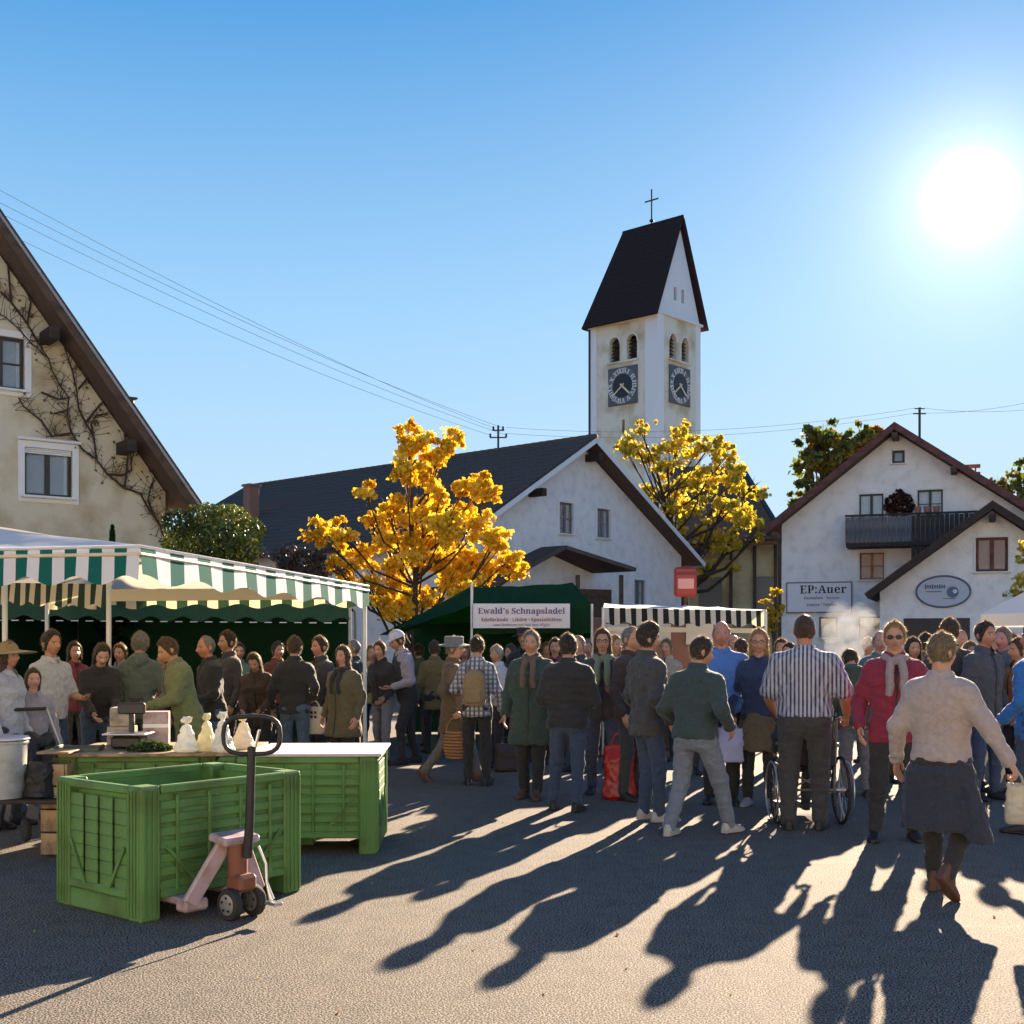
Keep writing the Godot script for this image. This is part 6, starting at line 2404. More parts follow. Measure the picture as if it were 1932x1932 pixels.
	# --- smoke rising from a grill
	var smoke := thing("smoke", "white smoke drifting up from the grill behind the striped shirt", "smoke", at(1600, 1200, 14.6))
	var rs2 := RandomNumberGenerator.new()
	rs2.seed = 31
	for k in 60:
		var hgt := rs2.randf_range(-0.45, 0.34)
		var wide := 0.05 + 0.20 * smoothstep(-0.4, 0.1, hgt)
		var e := [rs2.randf_range(-wide, wide) + 0.08 * hgt, hgt, rs2.randf_range(0.09, 0.21), rs2.randf_range(0.6, 1.5) * (1.0 - 0.6 * smoothstep(0.0, 0.34, hgt))]
		var puff := FogVolume.new()
		puff.name = "puff"
		puff.shape = RenderingServer.FOG_VOLUME_SHAPE_ELLIPSOID
		puff.size = Vector3(e[2] * 1.5, e[2] * 1.2, e[2] * 1.4)
		var fm2 := FogMaterial.new()
		fm2.density = e[3] * 0.8
		fm2.albedo = Color(0.95, 0.96, 0.98)
		puff.material = fm2
		smoke.add_child(puff, true)
		puff.position = Vector3(e[0], e[1], rs2.randf_range(-0.14, 0.14))
		puff.rotation = Vector3(rs2.randf(), rs2.randf(), rs2.randf()) * 3.0
	var gr := thing("grill", "dark barbecue grill under the white smoke", "grill", at(1600, HY, 14.6) - Vector3(0, EYE, 0))
	var gs := Shape.new()
	gs.box(Vector3(0.6, 0.16, 0.4), Transform3D(Basis(), Vector3(0, 0.88, 0)), 0.02)
	part("tray", gs.mesh(), M.frame_dark, gr)
	for e: Array in [[-1, -1], [-1, 1], [1, -1], [1, 1]]:
		var lg := Shape.new()
		lg.rod(Vector3(e[0] * 0.26, 0, e[1] * 0.17), Vector3(e[0] * 0.26, 0.8, e[1] * 0.17), 0.015)
		part("leg", lg.mesh(), M.frame_dark, gr)

# ------------------------------------------------------------------ crates, pallet truck, goods
func make_crate(L: float, W: float, H: float, called: String, label: String, where: Vector3, turn: float) -> Node3D:
	# a ribbed plastic pallet box; local x along L, z along W, origin on the ground under its middle
	var t := thing(called, label, "crate", where, turn, "green plastic pallet boxes")
	var pm: Material = M.plastic_green
	var fl := Shape.new()
	fl.box(Vector3(L - 0.04, 0.04, W - 0.04), Transform3D(Basis(), Vector3(0, 0.15, 0)))
	part("floor", fl.mesh(), pm, t)
	for side in 4:
		var along_x := side < 2
		var sgn := 1.0 if side % 2 == 0 else -1.0
		var wl := (L if along_x else W) - 0.28
		var bs := Basis(Vector3.UP, (0.0 if sgn > 0 else PI) if along_x else (PI * 0.5 * sgn))
		var off := Vector3(0, 0, sgn * W * 0.5) if along_x else Vector3(sgn * L * 0.5, 0, 0)
		var xf := Transform3D(bs, off)
		var pn := Node3D.new()
		pn.name = "side_panel"
		t.add_child(pn, true)
		pn.transform = xf
		part("sheet", box_mesh(Vector3(wl + 0.02, H - 0.17, 0.012)), pm, pn, Transform3D(Basis(), Vector3(0, 0.13 + (H - 0.17) * 0.5, -0.034 if along_x else -0.075)))
		var nr := 7
		var cols := 1 if along_x else 4                          # the short sides are split by open upright slots
		var cw := wl / cols
		for c in cols:
			for k in nr:                                          # horizontal slats
				var y := 0.20 + (H - 0.32) * k / (nr - 1)
				part("slat", box_mesh(Vector3(cw - (0.0 if along_x else 0.026), 0.052 if along_x else 0.0765, 0.016), 0.005), pm, pn, Transform3D(Basis(), Vector3(-wl * 0.5 + cw * (c + 0.5), y, -0.019)))
		if along_x:
			for k in 4:                                           # upright ribs
				var x := -wl * 0.5 + wl * (k + 0.5) / 4.0
				part("rib", box_mesh(Vector3(0.022, H - 0.2, 0.024), 0.005), pm, pn, Transform3D(Basis(), Vector3(x, 0.14 + (H - 0.2) * 0.5, -0.012)))
		var dg := Shape.new()                                    # slanting braces
		for e: float in [-1.0, 1.0]:
			dg.bar(Vector3(e * wl * 0.46, 0.42, -0.006), Vector3(e * wl * 0.20, 0.16, -0.006), 0.02, 0.016, Vector3.BACK)
		part("brace", dg.mesh(), pm, pn)
		part("rim", box_mesh(Vector3(wl, 0.05, 0.045), 0.008), pm, pn, Transform3D(Basis(), Vector3(0, H - 0.025, -0.021)))
		part("skirt", box_mesh(Vector3(wl, 0.05, 0.04), 0.008), pm, pn, Transform3D(Basis(), Vector3(0, 0.15, -0.021)))
	for e: Array in [[-1, -1], [-1, 1], [1, -1], [1, 1]]:        # fluted corner posts that run down to the feet
		var c := Shape.new()
		var cx: float = e[0] * (L * 0.5 - 0.072)
		var cz: float = e[1] * (W * 0.5 - 0.072)
		c.box(Vector3(0.136, H, 0.136), Transform3D(Basis(), Vector3(cx, H * 0.5, cz)), 0.012)
		for k in 4:
			var d := -0.048 + k * 0.032
			c.box(Vector3(0.013, H - 0.05, 0.012), Transform3D(Basis(), Vector3(cx + d, H * 0.5, cz + e[1] * 0.071)), 0.003)
			c.box(Vector3(0.012, H - 0.05, 0.013), Transform3D(Basis(), Vector3(cx + e[0] * 0.071, H * 0.5, cz + d)), 0.003)
		part("corner_post", c.mesh(), pm, t)
	for x: float in [-1.0, 0.0, 1.0]:
		part("skid", box_mesh(Vector3(0.13, 0.12, 0.14 if x == 0 else W - 0.3), 0.01), pm, t, Transform3D(Basis(), Vector3(x * (L * 0.5 - 0.073), 0.062, 0)))
	return t

func crates() -> void:
	var A := Vector3(-2.115, 0, -6.94)
	var u := Vector3(0.633, 0, -0.774)
	var w := Vector3(-0.774, 0, -0.633)
	make_crate(1.2, 0.9, 0.78, "pallet_box", "open green plastic pallet box with pallet truck under it", A + u * 0.6 + w * 0.45, atan2(-u.z, u.x))
	make_crate(1.2, 1.0, 0.74, "pallet_box", "green plastic pallet box covered by a pale pinkish board", Vector3(-1.63, 0, -9.68), 0.03)
	make_crate(1.2, 1.0, 0.74, "pallet_box", "green plastic pallet box under the plywood board with tied bags", Vector3(-2.87, 0, -9.78), 0.05)
	var lid := Shape.new()
	lid.box(Vector3(1.0, 0.022, 1.0), Transform3D(Basis(Vector3.UP, 0.03), Vector3(-1.50, 0.752, -9.68)), 0.006)
	solo("lid_board", lid.mesh(), mat("board_pink", lin(0.52, 0.42, 0.43), 0.7), "pale pinkish board lying on the green pallet box", "board")
	var ply := Shape.new()
	ply.box(Vector3(1.42, 0.026, 1.02), Transform3D(Basis(Vector3.UP, 0.05), Vector3(-2.73, 0.754, -9.70)), 0.005)
	solo("plywood_board", ply.mesh(), M.plywood, "warm plywood board used as table top for tied bags", "board")
	var top := 0.768
	var wb := thing("wooden_box", "small upright wooden box at the end of the plywood board", "box", Vector3(-3.42, 0, -9.25))
	for k in 4:
		part("plank", box_mesh(Vector3(0.16, 0.16, 0.018), 0.004), M.plywood, wb, Transform3D(Basis(), Vector3(0, 0.10 + k * 0.172, 0.15)))
		part("plank", box_mesh(Vector3(0.018, 0.16, 0.3), 0.004), M.plywood, wb, Transform3D(Basis(), Vector3(0.09, 0.10 + k * 0.172, 0.0)))
		part("plank", box_mesh(Vector3(0.018, 0.16, 0.3), 0.004), M.plywood, wb, Transform3D(Basis(), Vector3(-0.09, 0.10 + k * 0.172, 0.0)))
	part("lid", box_mesh(Vector3(0.24, 0.018, 0.36), 0.004), M.plywood, wb, Transform3D(Basis(), Vector3(0, 0.78, 0.0)))
	# tied bags: bulging below, gathered to a point
	var cols := [["white", lin(0.66, 0.68, 0.66), "white tied bag standing at the left end of the bag row"], ["yellow", lin(0.62, 0.55, 0.30), "pale yellow tied bag between two white bags"], ["grey", lin(0.58, 0.60, 0.62), "bluish white tied bag beside the yellow bag"], ["cream", lin(0.62, 0.52, 0.40), "cream tied bag leaning near the pallet truck handle"]]
	var spots := [[352, 0.0], [390, 0.08], [420, -0.02], [459, 0.25]]
	var bn2 := FastNoiseLite.new()
	bn2.noise_type = FastNoiseLite.TYPE_SIMPLEX
	bn2.frequency = 1.0
	bn2.fractal_octaves = 2
	for k in 4:
		var d: float = 9.32 + spots[k][1]
		var p := Vector3((spots[k][0] - CX) / F * d, top, -d)
		var s := Shape.new()
		var rings := []
		var hh := 0.25 + 0.02 * (k % 3)
		for j in 20:
			var f := j / 19.0
			var rr := 0.092 * (1.0 - f) + 0.010
			if j == 0:
				rr = 0.075
			if f > 0.84:
				rr = 0.010 + 0.16 * (f - 0.84)
			var ring := PackedVector3Array()
			for q in 26:
				var a := -TAU * q / 26.0
				var wv := 1.0 + 0.55 * bn2.get_noise_3d(cos(a) * 2.2 + k * 7.0, f * 3.2, sin(a) * 2.2) * (0.35 + 0.65 * f) + (0.35 * sin(a * 4.0) if f > 0.84 else 0.0)
				ring.append(Vector3(rr * wv * cos(a), f * hh + (0.02 * sin(a * 3.0 + k) if f > 0.9 else 0.0), rr * wv * sin(a) * 0.8))
			rings.append(ring)
		s.loft(rings)
		solo("tied_bag", s.mesh(), mat("bag_" + cols[k][0], cols[k][1], 0.45, {"backlight_enabled": true, "backlight": lin(0.5, 0.48, 0.4)}), cols[k][2], "bag", Transform3D(Basis(Vector3.UP, k * 1.3), p), "tied bags on the plywood board")
	# pale boxes and a heap of greens on the board
	var bx := thing("carton", "tall pale carton stack on the plywood board behind the greens", "carton", Vector3(-3.18, top, -9.95))
	for k in 2:
		part("carton_body", box_mesh(Vector3(0.19 - 0.03 * k, 0.15, 0.2), 0.006), textured(mat("carton_pale", lin(0.36, 0.31, 0.25), 0.85), M.t_stain, 3.0), bx, Transform3D(Basis(Vector3.UP, 0.1 * k), Vector3(0, 0.078 + 0.153 * k, 0)))
	var b2 := thing("carton", "pinkish white carton standing beside the tall pale cartons", "carton", Vector3(-2.90, top, -9.95), 0.2)
	part("carton_body", box_mesh(Vector3(0.2, 0.27, 0.18), 0.006), textured(mat("carton_pink", lin(0.42, 0.33, 0.33), 0.85), M.t_stain, 3.0), b2, Transform3D(Basis(), Vector3(0, 0.137, 0)))
	part("tape", box_mesh(Vector3(0.2, 0.03, 0.004)), M.trim_white, b2, Transform3D(Basis(), Vector3(0, 0.16, 0.0935)))
	var gr := Shape.new()
	var r := RandomNumberGenerator.new()
	r.seed = 5
	for k in 500:
		var a := r.randf() * TAU
		var rr := sqrt(r.randf()) * 0.13
		leaf(gr, Vector3(rr * cos(a) * 1.3, 0.01 + r.randf() * 0.075 * (1.0 - rr / 0.16), rr * sin(a)), 0.035, Color(0.02, 0.04, 0.012).lerp(Color(0.06, 0.09, 0.02), r.randf()), r)
	solo("herb_heap", gr.mesh(), M.leaf_green, "small heap of dark green herbs on the plywood board", "herbs", Transform3D(Basis(), Vector3(-2.80, top, -9.42)))
	pallet_truck()

func pallet_truck() -> void:
	var u := Vector3(0.633, 0, -0.774)
	var w := Vector3(-0.774, 0, -0.633)
	var pos := gpt(436, 1727)
	var t := thing("pallet_truck", "hand pallet truck with black pull handle and pinkish grey frame", "pallet truck", pos, atan2(-w.x, -w.z))
	var paint := textured(mat("truck_paint", lin(0.42, 0.33, 0.37), 0.5), M.t_stain, 2.2)
	var dark: Material = M.black
	# local -z runs under the box, +z towards the handle
	for e: float in [-1.0, 1.0]:
		var f := Shape.new()
		f.box(Vector3(0.16, 0.045, 1.02), Transform3D(Basis(), Vector3(e * 0.19, 0.105, -0.62)), 0.012)
		part("fork", f.mesh(), paint, t)
		var fw := Shape.new()
		fw.lathe([[0.035, -0.04], [0.04, -0.036], [0.04, 0.036], [0.035, 0.04]], Transform3D(Basis(Vector3.BACK, PI * 0.5), Vector3(e * 0.19, 0.042, -0.95)), 14)
		part("load_roller", fw.mesh(), M.rubber, t)
		# slanting frame plates from the head down to the fork heels
		var fr := Shape.new()
		fr.bar(Vector3(e * 0.05, 0.45, 0.02), Vector3(e * 0.25, 0.10, -0.06), 0.10, 0.035, Vector3.BACK, 0.008)
		part("frame_plate", fr.mesh(), paint, t)
		part("heel_plate", box_mesh(Vector3(0.17, 0.07, 0.10), 0.015), paint, t, Transform3D(Basis(), Vector3(e * 0.2, 0.085, -0.10)))
	var hd := Shape.new()
	hd.box(Vector3(0.26, 0.05, 0.17), Transform3D(Basis(Vector3.RIGHT, 0.15), Vector3(0, 0.46, 0.03)), 0.015)
	part("head_plate", hd.mesh(), paint, t)
	var pump := Shape.new()
	pump.lathe([[0.05, 0.16], [0.06, 0.17], [0.06, 0.42], [0.045, 0.44]], Transform3D(Basis(), Vector3(0, 0, 0.06)), 16)
	pump.box(Vector3(0.13, 0.10, 0.14), Transform3D(Basis(), Vector3(0, 0.21, 0.10)), 0.02)
	part("pump", pump.mesh(), mat("pump_rust", lin(0.16, 0.055, 0.03), 0.6), t)
	for e: float in [-1.0, 1.0]:
		var whl := Node3D.new()
		whl.name = "steer_wheel"
		t.add_child(whl, true)
		whl.transform = Transform3D(Basis(Vector3.BACK, PI * 0.5), Vector3(e * 0.085, 0.092, 0.10))
		var ty := Shape.new()
		ty.lathe([[0.062, -0.026], [0.084, -0.027], [0.092, -0.018], [0.092, 0.018], [0.084, 0.027], [0.062, 0.026]], Transform3D(), 24)
		part("tyre", ty.mesh(), M.rubber, whl)
		var rm := Shape.new()
		rm.lathe([[0.018, -0.030], [0.060, -0.028], [0.062, -0.02], [0.062, 0.02], [0.060, 0.028], [0.018, 0.030]], Transform3D(), 20)
		part("rim", rm.mesh(), M.steel_dull, whl)
		var bolts := Shape.new()
		for k in 5:
			var a := TAU * k / 5.0
			bolts.rod(Vector3(0.04 * cos(a), -0.034, 0.04 * sin(a)), Vector3(0.04 * cos(a), 0.034, 0.04 * sin(a)), 0.008, 6)
		part("bolts", bolts.mesh(), M.black, whl)
	var h := Shape.new()
	h.tube(PackedVector3Array([Vector3(0, 0.36, 0.15), Vector3(0.0, 0.55, 0.17), Vector3(0.0, 1.0, 0.19)]), PackedFloat32Array([0.030, 0.027, 0.025]), 10)
	part("drawbar", h.mesh(), dark, t)
	var lp := Shape.new()                                        # the loop grip, turned to the camera's side
	var side := Vector3(cos(0.9), 0, sin(0.9))
	var pts := PackedVector3Array()
	var rad := PackedFloat32Array()
	for k in 21:
		var a := -PI * 0.5 + TAU * k / 20.0
		var x := 0.165 * signf(cos(a)) * pow(absf(cos(a)), 0.6)
		var y := 0.11 * signf(sin(a)) * pow(absf(sin(a)), 0.7)
		pts.append(Vector3(0.0, 1.07 + y, 0.19) + side * x)
		rad.append(0.014)
	lp.tube(pts, rad, 8)
	part("grip_loop", lp.mesh(), dark, t)
	var lv := Shape.new()
	lv.rod(Vector3(0.01, 0.98, 0.20), Vector3(0.03, 1.10, 0.22), 0.009)
	lv.tube(PackedVector3Array([Vector3(0.05, 0.42, 0.19), Vector3(0.07, 0.32, 0.23), Vector3(0.06, 0.22, 0.25), Vector3(0.07, 0.12, 0.28)]), PackedFloat32Array([0.008, 0.008, 0.008, 0.02]), 6)
	lv.box(Vector3(0.06, 0.02, 0.10), Transform3D(Basis(), Vector3(0.07, 0.10, 0.30)), 0.005)
	part("release_lever", lv.mesh(), M.steel, t)

func small_things() -> void:
	# low bench at the left edge with a tub, a crate and dark bags
	var b := thing("trestle_bench", "low dark bench on thin steel legs at the foot of the stall", "bench", Vector3(-3.95, 0, -9.2), 0.06)
	for k in 3:
		part("plank", box_mesh(Vector3(1.9, 0.03, 0.17), 0.006), M.wood_dark, b, Transform3D(Basis(), Vector3(0, 0.43, -0.18 + k * 0.18)))
	for e: float in [-0.75, 0.75]:
		var lg := Shape.new()
		lg.rod(Vector3(e, 0.41, -0.2), Vector3(e - 0.05, 0.0, 0.22), 0.012)
		lg.rod(Vector3(e, 0.41, 0.2), Vector3(e - 0.05, 0.0, -0.22), 0.012)
		part("leg", lg.mesh(), M.steel, b)
	var tub := thing("plastic_tub", "white plastic tub with pale lid on the low bench", "tub", Vector3(-3.80, 0.447, -9.1))
	var ts := Shape.new()
	ts.lathe([[0.15, 0.0], [0.155, 0.005], [0.175, 0.40], [0.185, 0.405], [0.185, 0.425], [0.17, 0.425], [0.15, 0.02]], Transform3D(), 26)
	part("tub_body", ts.mesh(), textured(mat("tub_white", lin(0.40, 0.42, 0.42), 0.5), M.t_stain, 2.0), tub)
	var tl := Shape.new()
	tl.lathe([[0.0, 0.43], [0.19, 0.428], [0.195, 0.44], [0.18, 0.455], [0.0, 0.46]], Transform3D(), 26)
	part("lid", tl.mesh(), mat("tub_lid", lin(0.62, 0.55, 0.56), 0.5), tub)
	part("sticker", box_mesh(Vector3(0.12, 0.16, 0.004)), mat("sticker", lin(0.55, 0.48, 0.25), 0.6), tub, Transform3D(Basis(Vector3.UP, -0.3), Vector3(-0.055, 0.22, 0.162)))
	var fc := thing("folding_crate", "dull green folding crate stood on the bench", "crate", Vector3(-3.35, 0.447, -9.45), 0.1)
	for k in 5:
		part("slat", box_mesh(Vector3(0.34, 0.06, 0.02), 0.005), mat("crate_dull", lin(0.07, 0.085, 0.06), 0.6), fc, Transform3D(Basis(), Vector3(0, 0.04 + k * 0.07, 0.12)))
		part("slat", box_mesh(Vector3(0.34, 0.06, 0.02), 0.005), M.crate_dull, fc, Transform3D(Basis(), Vector3(0, 0.04 + k * 0.07, -0.12)))
	for e: float in [-0.16, 0.16]:
		part("end_panel", box_mesh(Vector3(0.02, 0.35, 0.22), 0.005), M.crate_dull, fc, Transform3D(Basis(), Vector3(e, 0.185, 0)))
	part("base", box_mesh(Vector3(0.3, 0.015, 0.22)), M.crate_dull, fc, Transform3D(Basis(), Vector3(0, 0.012, 0)))
	sack("shopping_bag", "black soft bag slumped on the low bench", Vector3(-3.52, 0.447, -9.12), Vector3(0.11, 0.26, 0.11), mat("bag_black", lin(0.012, 0.012, 0.012), 0.6), 3, false)
	# a kitchen scale on the cartons
	var sc := thing("weighing_scale", "dark weighing scale with a wide tray on the plywood board", "scale", Vector3(-3.02, 0.768, -9.62))
	part("scale_body", box_mesh(Vector3(0.24, 0.10, 0.2), 0.02), M.frame_dark, sc, Transform3D(Basis(), Vector3(0, 0.052, 0)))
	part("column", box_mesh(Vector3(0.04, 0.18, 0.04), 0.01), M.frame_dark, sc, Transform3D(Basis(), Vector3(0, 0.18, -0.06)))
	part("display", box_mesh(Vector3(0.22, 0.09, 0.04), 0.012), M.frame_dark, sc, Transform3D(Basis(), Vector3(0, 0.31, -0.06)))
	part("tray", box_mesh(Vector3(0.34, 0.015, 0.26), 0.005), M.steel, sc, Transform3D(Basis(), Vector3(0, 0.118, 0.02)))
	# a pushchair at the end of the board
	var pc := thing("pushchair", "black pushchair with steel handle behind the low bench", "pushchair", Vector3(-3.95, 0, -10.2), 0.7)
	var hd := Field.new(Vector3(-0.28, 0.25, -0.45), Vector3(0.28, 1.05, 0.45), 0.016)
	hd.bone(Vector3(-0.12, 0.45, -0.1), Vector3(0.12, 0.45, -0.1), 0.10, 0.10, 0.05)
	hd.bone(Vector3(-0.12, 0.42, 0.18), Vector3(0.12, 0.42, 0.18), 0.09, 0.09, 0.05)
	hd.bone(Vector3(-0.15, 0.76, -0.22), Vector3(0.15, 0.76, -0.22), 0.05, 0.05, 0.05)
	hd.bone(Vector3(-0.14, 0.5, -0.14), Vector3(-0.14, 0.78, -0.22), 0.05, 0.05, 0.05)
	hd.bone(Vector3(0.14, 0.5, -0.14), Vector3(0.14, 0.78, -0.22), 0.05, 0.05, 0.05)
	hd.bone(Vector3(0, 0.5, -0.14), Vector3(0, 0.76, -0.22), 0.07, 0.07, 0.05)
	var pn2 := FastNoiseLite.new()
	pn2.frequency = 1.0
	hd.folds(pn2, 0.03, Vector3(9, 9, 9))
	var hsh := Shape.new()
	hd.into(hsh)
	part("seat_cover", hsh.mesh(), M.bag_black, pc)
	for e: float in [-0.22, 0.22]:
		part("handle_tube", _rod(Vector3(e, 0.30, 0.30), Vector3(e, 1.02, -0.48), 0.012), M.steel, pc)
		part("leg_tube", _rod(Vector3(e, 0.55, -0.05), Vector3(e, 0.10, -0.38), 0.012), M.steel, pc)
		for z: float in [0.32, -0.38]:
			var wl := Shape.new()
			wl.lathe([[0.06, -0.018], [0.09, -0.018], [0.09, 0.018], [0.06, 0.018]], Transform3D(Basis(Vector3.BACK, PI * 0.5), Vector3(e, 0.092, z)), 16)
			part("wheel", wl.mesh(), M.rubber, pc)
	part("handle_bar", _rod(Vector3(-0.22, 1.02, -0.48), Vector3(0.22, 1.02, -0.48), 0.016), M.rubber, pc)
	# high table at the right edge
	var ht := thing("high_table", "white high table with crossed pale legs beside the blue jacket", "table", at(1893, HY, 13.8) - Vector3(0, EYE, 0), 0.2)
	part("tabletop", box_mesh(Vector3(0.62, 0.03, 0.55), 0.008), M.trim_white, ht, Transform3D(Basis(), Vector3(0, 1.06, 0)))
	for e: float in [-1.0, 1.0]:
		for z: float in [-0.2, 0.2]:
			part("leg", _bar(Vector3(e * 0.26, 1.045, z), Vector3(-e * 0.24, 0.0, z + 0.04 * e), 0.03, 0.045), M.frame_cream, ht)
	# things carried or standing beside people
	sack("paper_bag", "white paper bag with printed squares held by the man in black", held("paper", 1, 0.38), Vector3(0.15, 0.38, 0.05), mat("bag_paper", lin(0.55, 0.50, 0.42), 0.8), 7, true)
	sack("red_bag", "glossy red shopping bag beside the man in blue jeans", gpt(1168, 1508), Vector3(0.17, 0.66, 0.10), mat("bag_red", lin(0.30, 0.010, 0.014), 0.35, {"backlight_enabled": true, "backlight": lin(0.25, 0.01, 0.01)}), 11, true)
	sack("carrier_bag", "pale blue carrier bag hanging at the blonde woman's side", held("blonde", 1, 0.40), Vector3(0.14, 0.40, 0.06), mat("bag_blue", lin(0.45, 0.48, 0.66), 0.5, {"backlight_enabled": true, "backlight": lin(0.4, 0.42, 0.6)}), 13, true)
	sack("carrier_bag", "whitish plastic carrier bag in the hand of the woman in beige", held("beige", 1, 0.30), Vector3(0.07, 0.30, 0.05), mat("bag_clear", lin(0.26, 0.26, 0.24), 0.3, {"backlight_enabled": true, "backlight": lin(0.3, 0.29, 0.25)}), 17, true)
	sack("shopping_bag", "dark patterned shopping bag standing by the woman in the long coat", gpt(957, 1455), Vector3(0.16, 0.42, 0.1), mat("bag_dark", lin(0.05, 0.035, 0.03), 0.7), 19, true)
	# wicker basket
	var bk := thing("wicker_basket", "round wicker basket hanging low beside the striding shopper", "basket", held("basket", 1, 0.47))
	var bs := Shape.new()
	for k in 9:
		var y := 0.02 + k * 0.035
		var pts := PackedVector3Array()
		var rad := PackedFloat32Array()
		var rr := 0.115 + 0.03 * sin(PI * k / 8.0)
		for q in 25:
			var a := TAU * q / 24.0
			pts.append(Vector3(rr * cos(a), y + 0.006 * sin(a * 12.0 + k * PI), rr * 0.8 * sin(a)))
			rad.append(0.018)
		bs.tube(pts, rad, 6)
	bs.lathe([[0.0, 0.0], [0.12, 0.0], [0.12, 0.015], [0.0, 0.015]], Transform3D(), 16)
	part("weave", bs.mesh(), mat("wicker", lin(0.30, 0.15, 0.06), 0.7), bk)
	var hp := PackedVector3Array()
	var hr := PackedFloat32Array()
	for q in 13:
		var a := PI * q / 12.0
		hp.append(Vector3(0.12 * cos(a), 0.30 + 0.17 * sin(a), 0))
		hr.append(0.010)
	var hs := Shape.new()
	hs.tube(hp, hr, 6)
	part("handle", hs.mesh(), M.wicker, bk)
	var arm: Vector3 = people["polo"].get_meta("hands_at")[1]
	var dj := Field.new(arm - Vector3(0.22, 0.62, 0.2), arm + Vector3(0.22, 0.16, 0.2), 0.015)
	dj.bone(arm + Vector3(-0.06, 0.05, 0.0), arm + Vector3(0.10, 0.02, -0.05), 0.07, 0.07, 0.03)
	dj.bone(arm + Vector3(-0.06, 0.02, 0.04), arm + Vector3(-0.03, -0.48, 0.06), 0.06, 0.085, 0.05)
	dj.bone(arm + Vector3(0.03, 0.0, 0.03), arm + Vector3(0.05, -0.40, 0.05), 0.06, 0.07, 0.05)
	dj.bone(arm + Vector3(-0.02, 0.0, -0.03), arm + Vector3(-0.05, -0.36, -0.04), 0.05, 0.06, 0.05)
	var dn := FastNoiseLite.new()
	dn.noise_type = FastNoiseLite.TYPE_SIMPLEX_SMOOTH
	dn.frequency = 1.0
	dj.folds(dn, 0.03, Vector3(14, 4, 14))
	var djs := Shape.new()
	dj.into(djs)
	solo("draped_jacket", djs.mesh(), cloth("cl_drape", lin(0.10, 0.08, 0.045)), "olive brown jacket hanging over the arm of the man in blue", "jacket")
	wheelchair()
	# fallen leaves and grit on the asphalt
	var lf := Shape.new()
	var r := RandomNumberGenerator.new()
	r.seed = 99
	for k in 130:
		var z := -r.randf_range(4.6, 17.0)
		var x := r.randf_range(-0.48, 0.48) * -z
		var s := r.randf_range(0.006, 0.02)
		leaf(lf, Vector3(x, 0.006, z), s, Color(0.10, 0.06, 0.03).lerp(Color(0.35, 0.30, 0.22), r.randf()), r)
	var lo := solo("litter", lf.mesh(), M.leaf_gold, "scattered bits of leaf and grit on the asphalt", "litter")
	lo.set_meta("kind", "stuff")

func held(who: String, hand: int, height: float) -> Vector3:      # where a thing hangs that a hand holds by its top
	return people[who].get_meta("hands_at")[hand] - Vector3(0, height, 0)

func sack(called: String, label: String, p: Vector3, size: Vector3, m: Material, sd: int, handles: bool) -> Node3D:
	var t := thing(called, label, "bag", p, 0.3 * sd)
	t.rotation.y = sin(sd * 1.7) * 0.4
	var s := Shape.new()
	var rings := []
	var ph := sd * 0.7
	var cn := FastNoiseLite.new()
	cn.noise_type = FastNoiseLite.TYPE_SIMPLEX
	cn.frequency = 1.0
	cn.fractal_octaves = 3
	cn.seed = sd
	for j in 25:
		var f := j / 24.0
		var wx := size.x * (1.0 - 0.16 * f + 0.05 * sin(f * 7.0 + ph))
		var wz := size.z * (1.0 - 0.60 * f * f + 0.08 * sin(f * 9.0 + ph))
		if j == 0:
			wx *= 0.88
			wz *= 0.80
		var ring := PackedVector3Array()
		for q in 40:
			var a := -TAU * q / 40.0
			var c := cos(a)
			var d := sin(a)
			var cr := 1.0 + 0.22 * cn.get_noise_3d(c * 2.4, f * 4.5, d * 2.4) * (0.4 + 0.6 * f)
			ring.append(Vector3(wx * signf(c) * pow(absf(c), 0.6) * cr, f * size.y * (0.8 if handles else 1.0) + 0.05 * size.y * f * cn.get_noise_2d(c * 2.0, d * 2.0 + 9.0), wz * signf(d) * pow(absf(d), 0.6) * cr))
		rings.append(ring)
	s.loft(rings)
	part("bag_body", s.mesh(), m, t)
	if handles:
		for e: float in [-1.0, 1.0]:
			var pts := PackedVector3Array()
			var rad := PackedFloat32Array()
			for q in 9:
				var a := PI * q / 8.0
				pts.append(Vector3(size.x * 0.5 * cos(a), size.y * (0.78 + 0.24 * sin(a)), e * size.z * 0.25 * (1.0 - 0.6 * sin(a))))
				rad.append(0.007)
			var h := Shape.new()
			h.tube(pts, rad, 5)
			part("handle", h.mesh(), m, t)
	if called == "paper_bag":
		for k in 6:
			part("print", box_mesh(Vector3(0.028, 0.03, 0.003)), M.frame_dark, t, Transform3D(Basis(), Vector3(-0.045 + 0.045 * (k % 3), 0.20 + 0.05 * (k / 3), size.z * 0.93)))
	return t

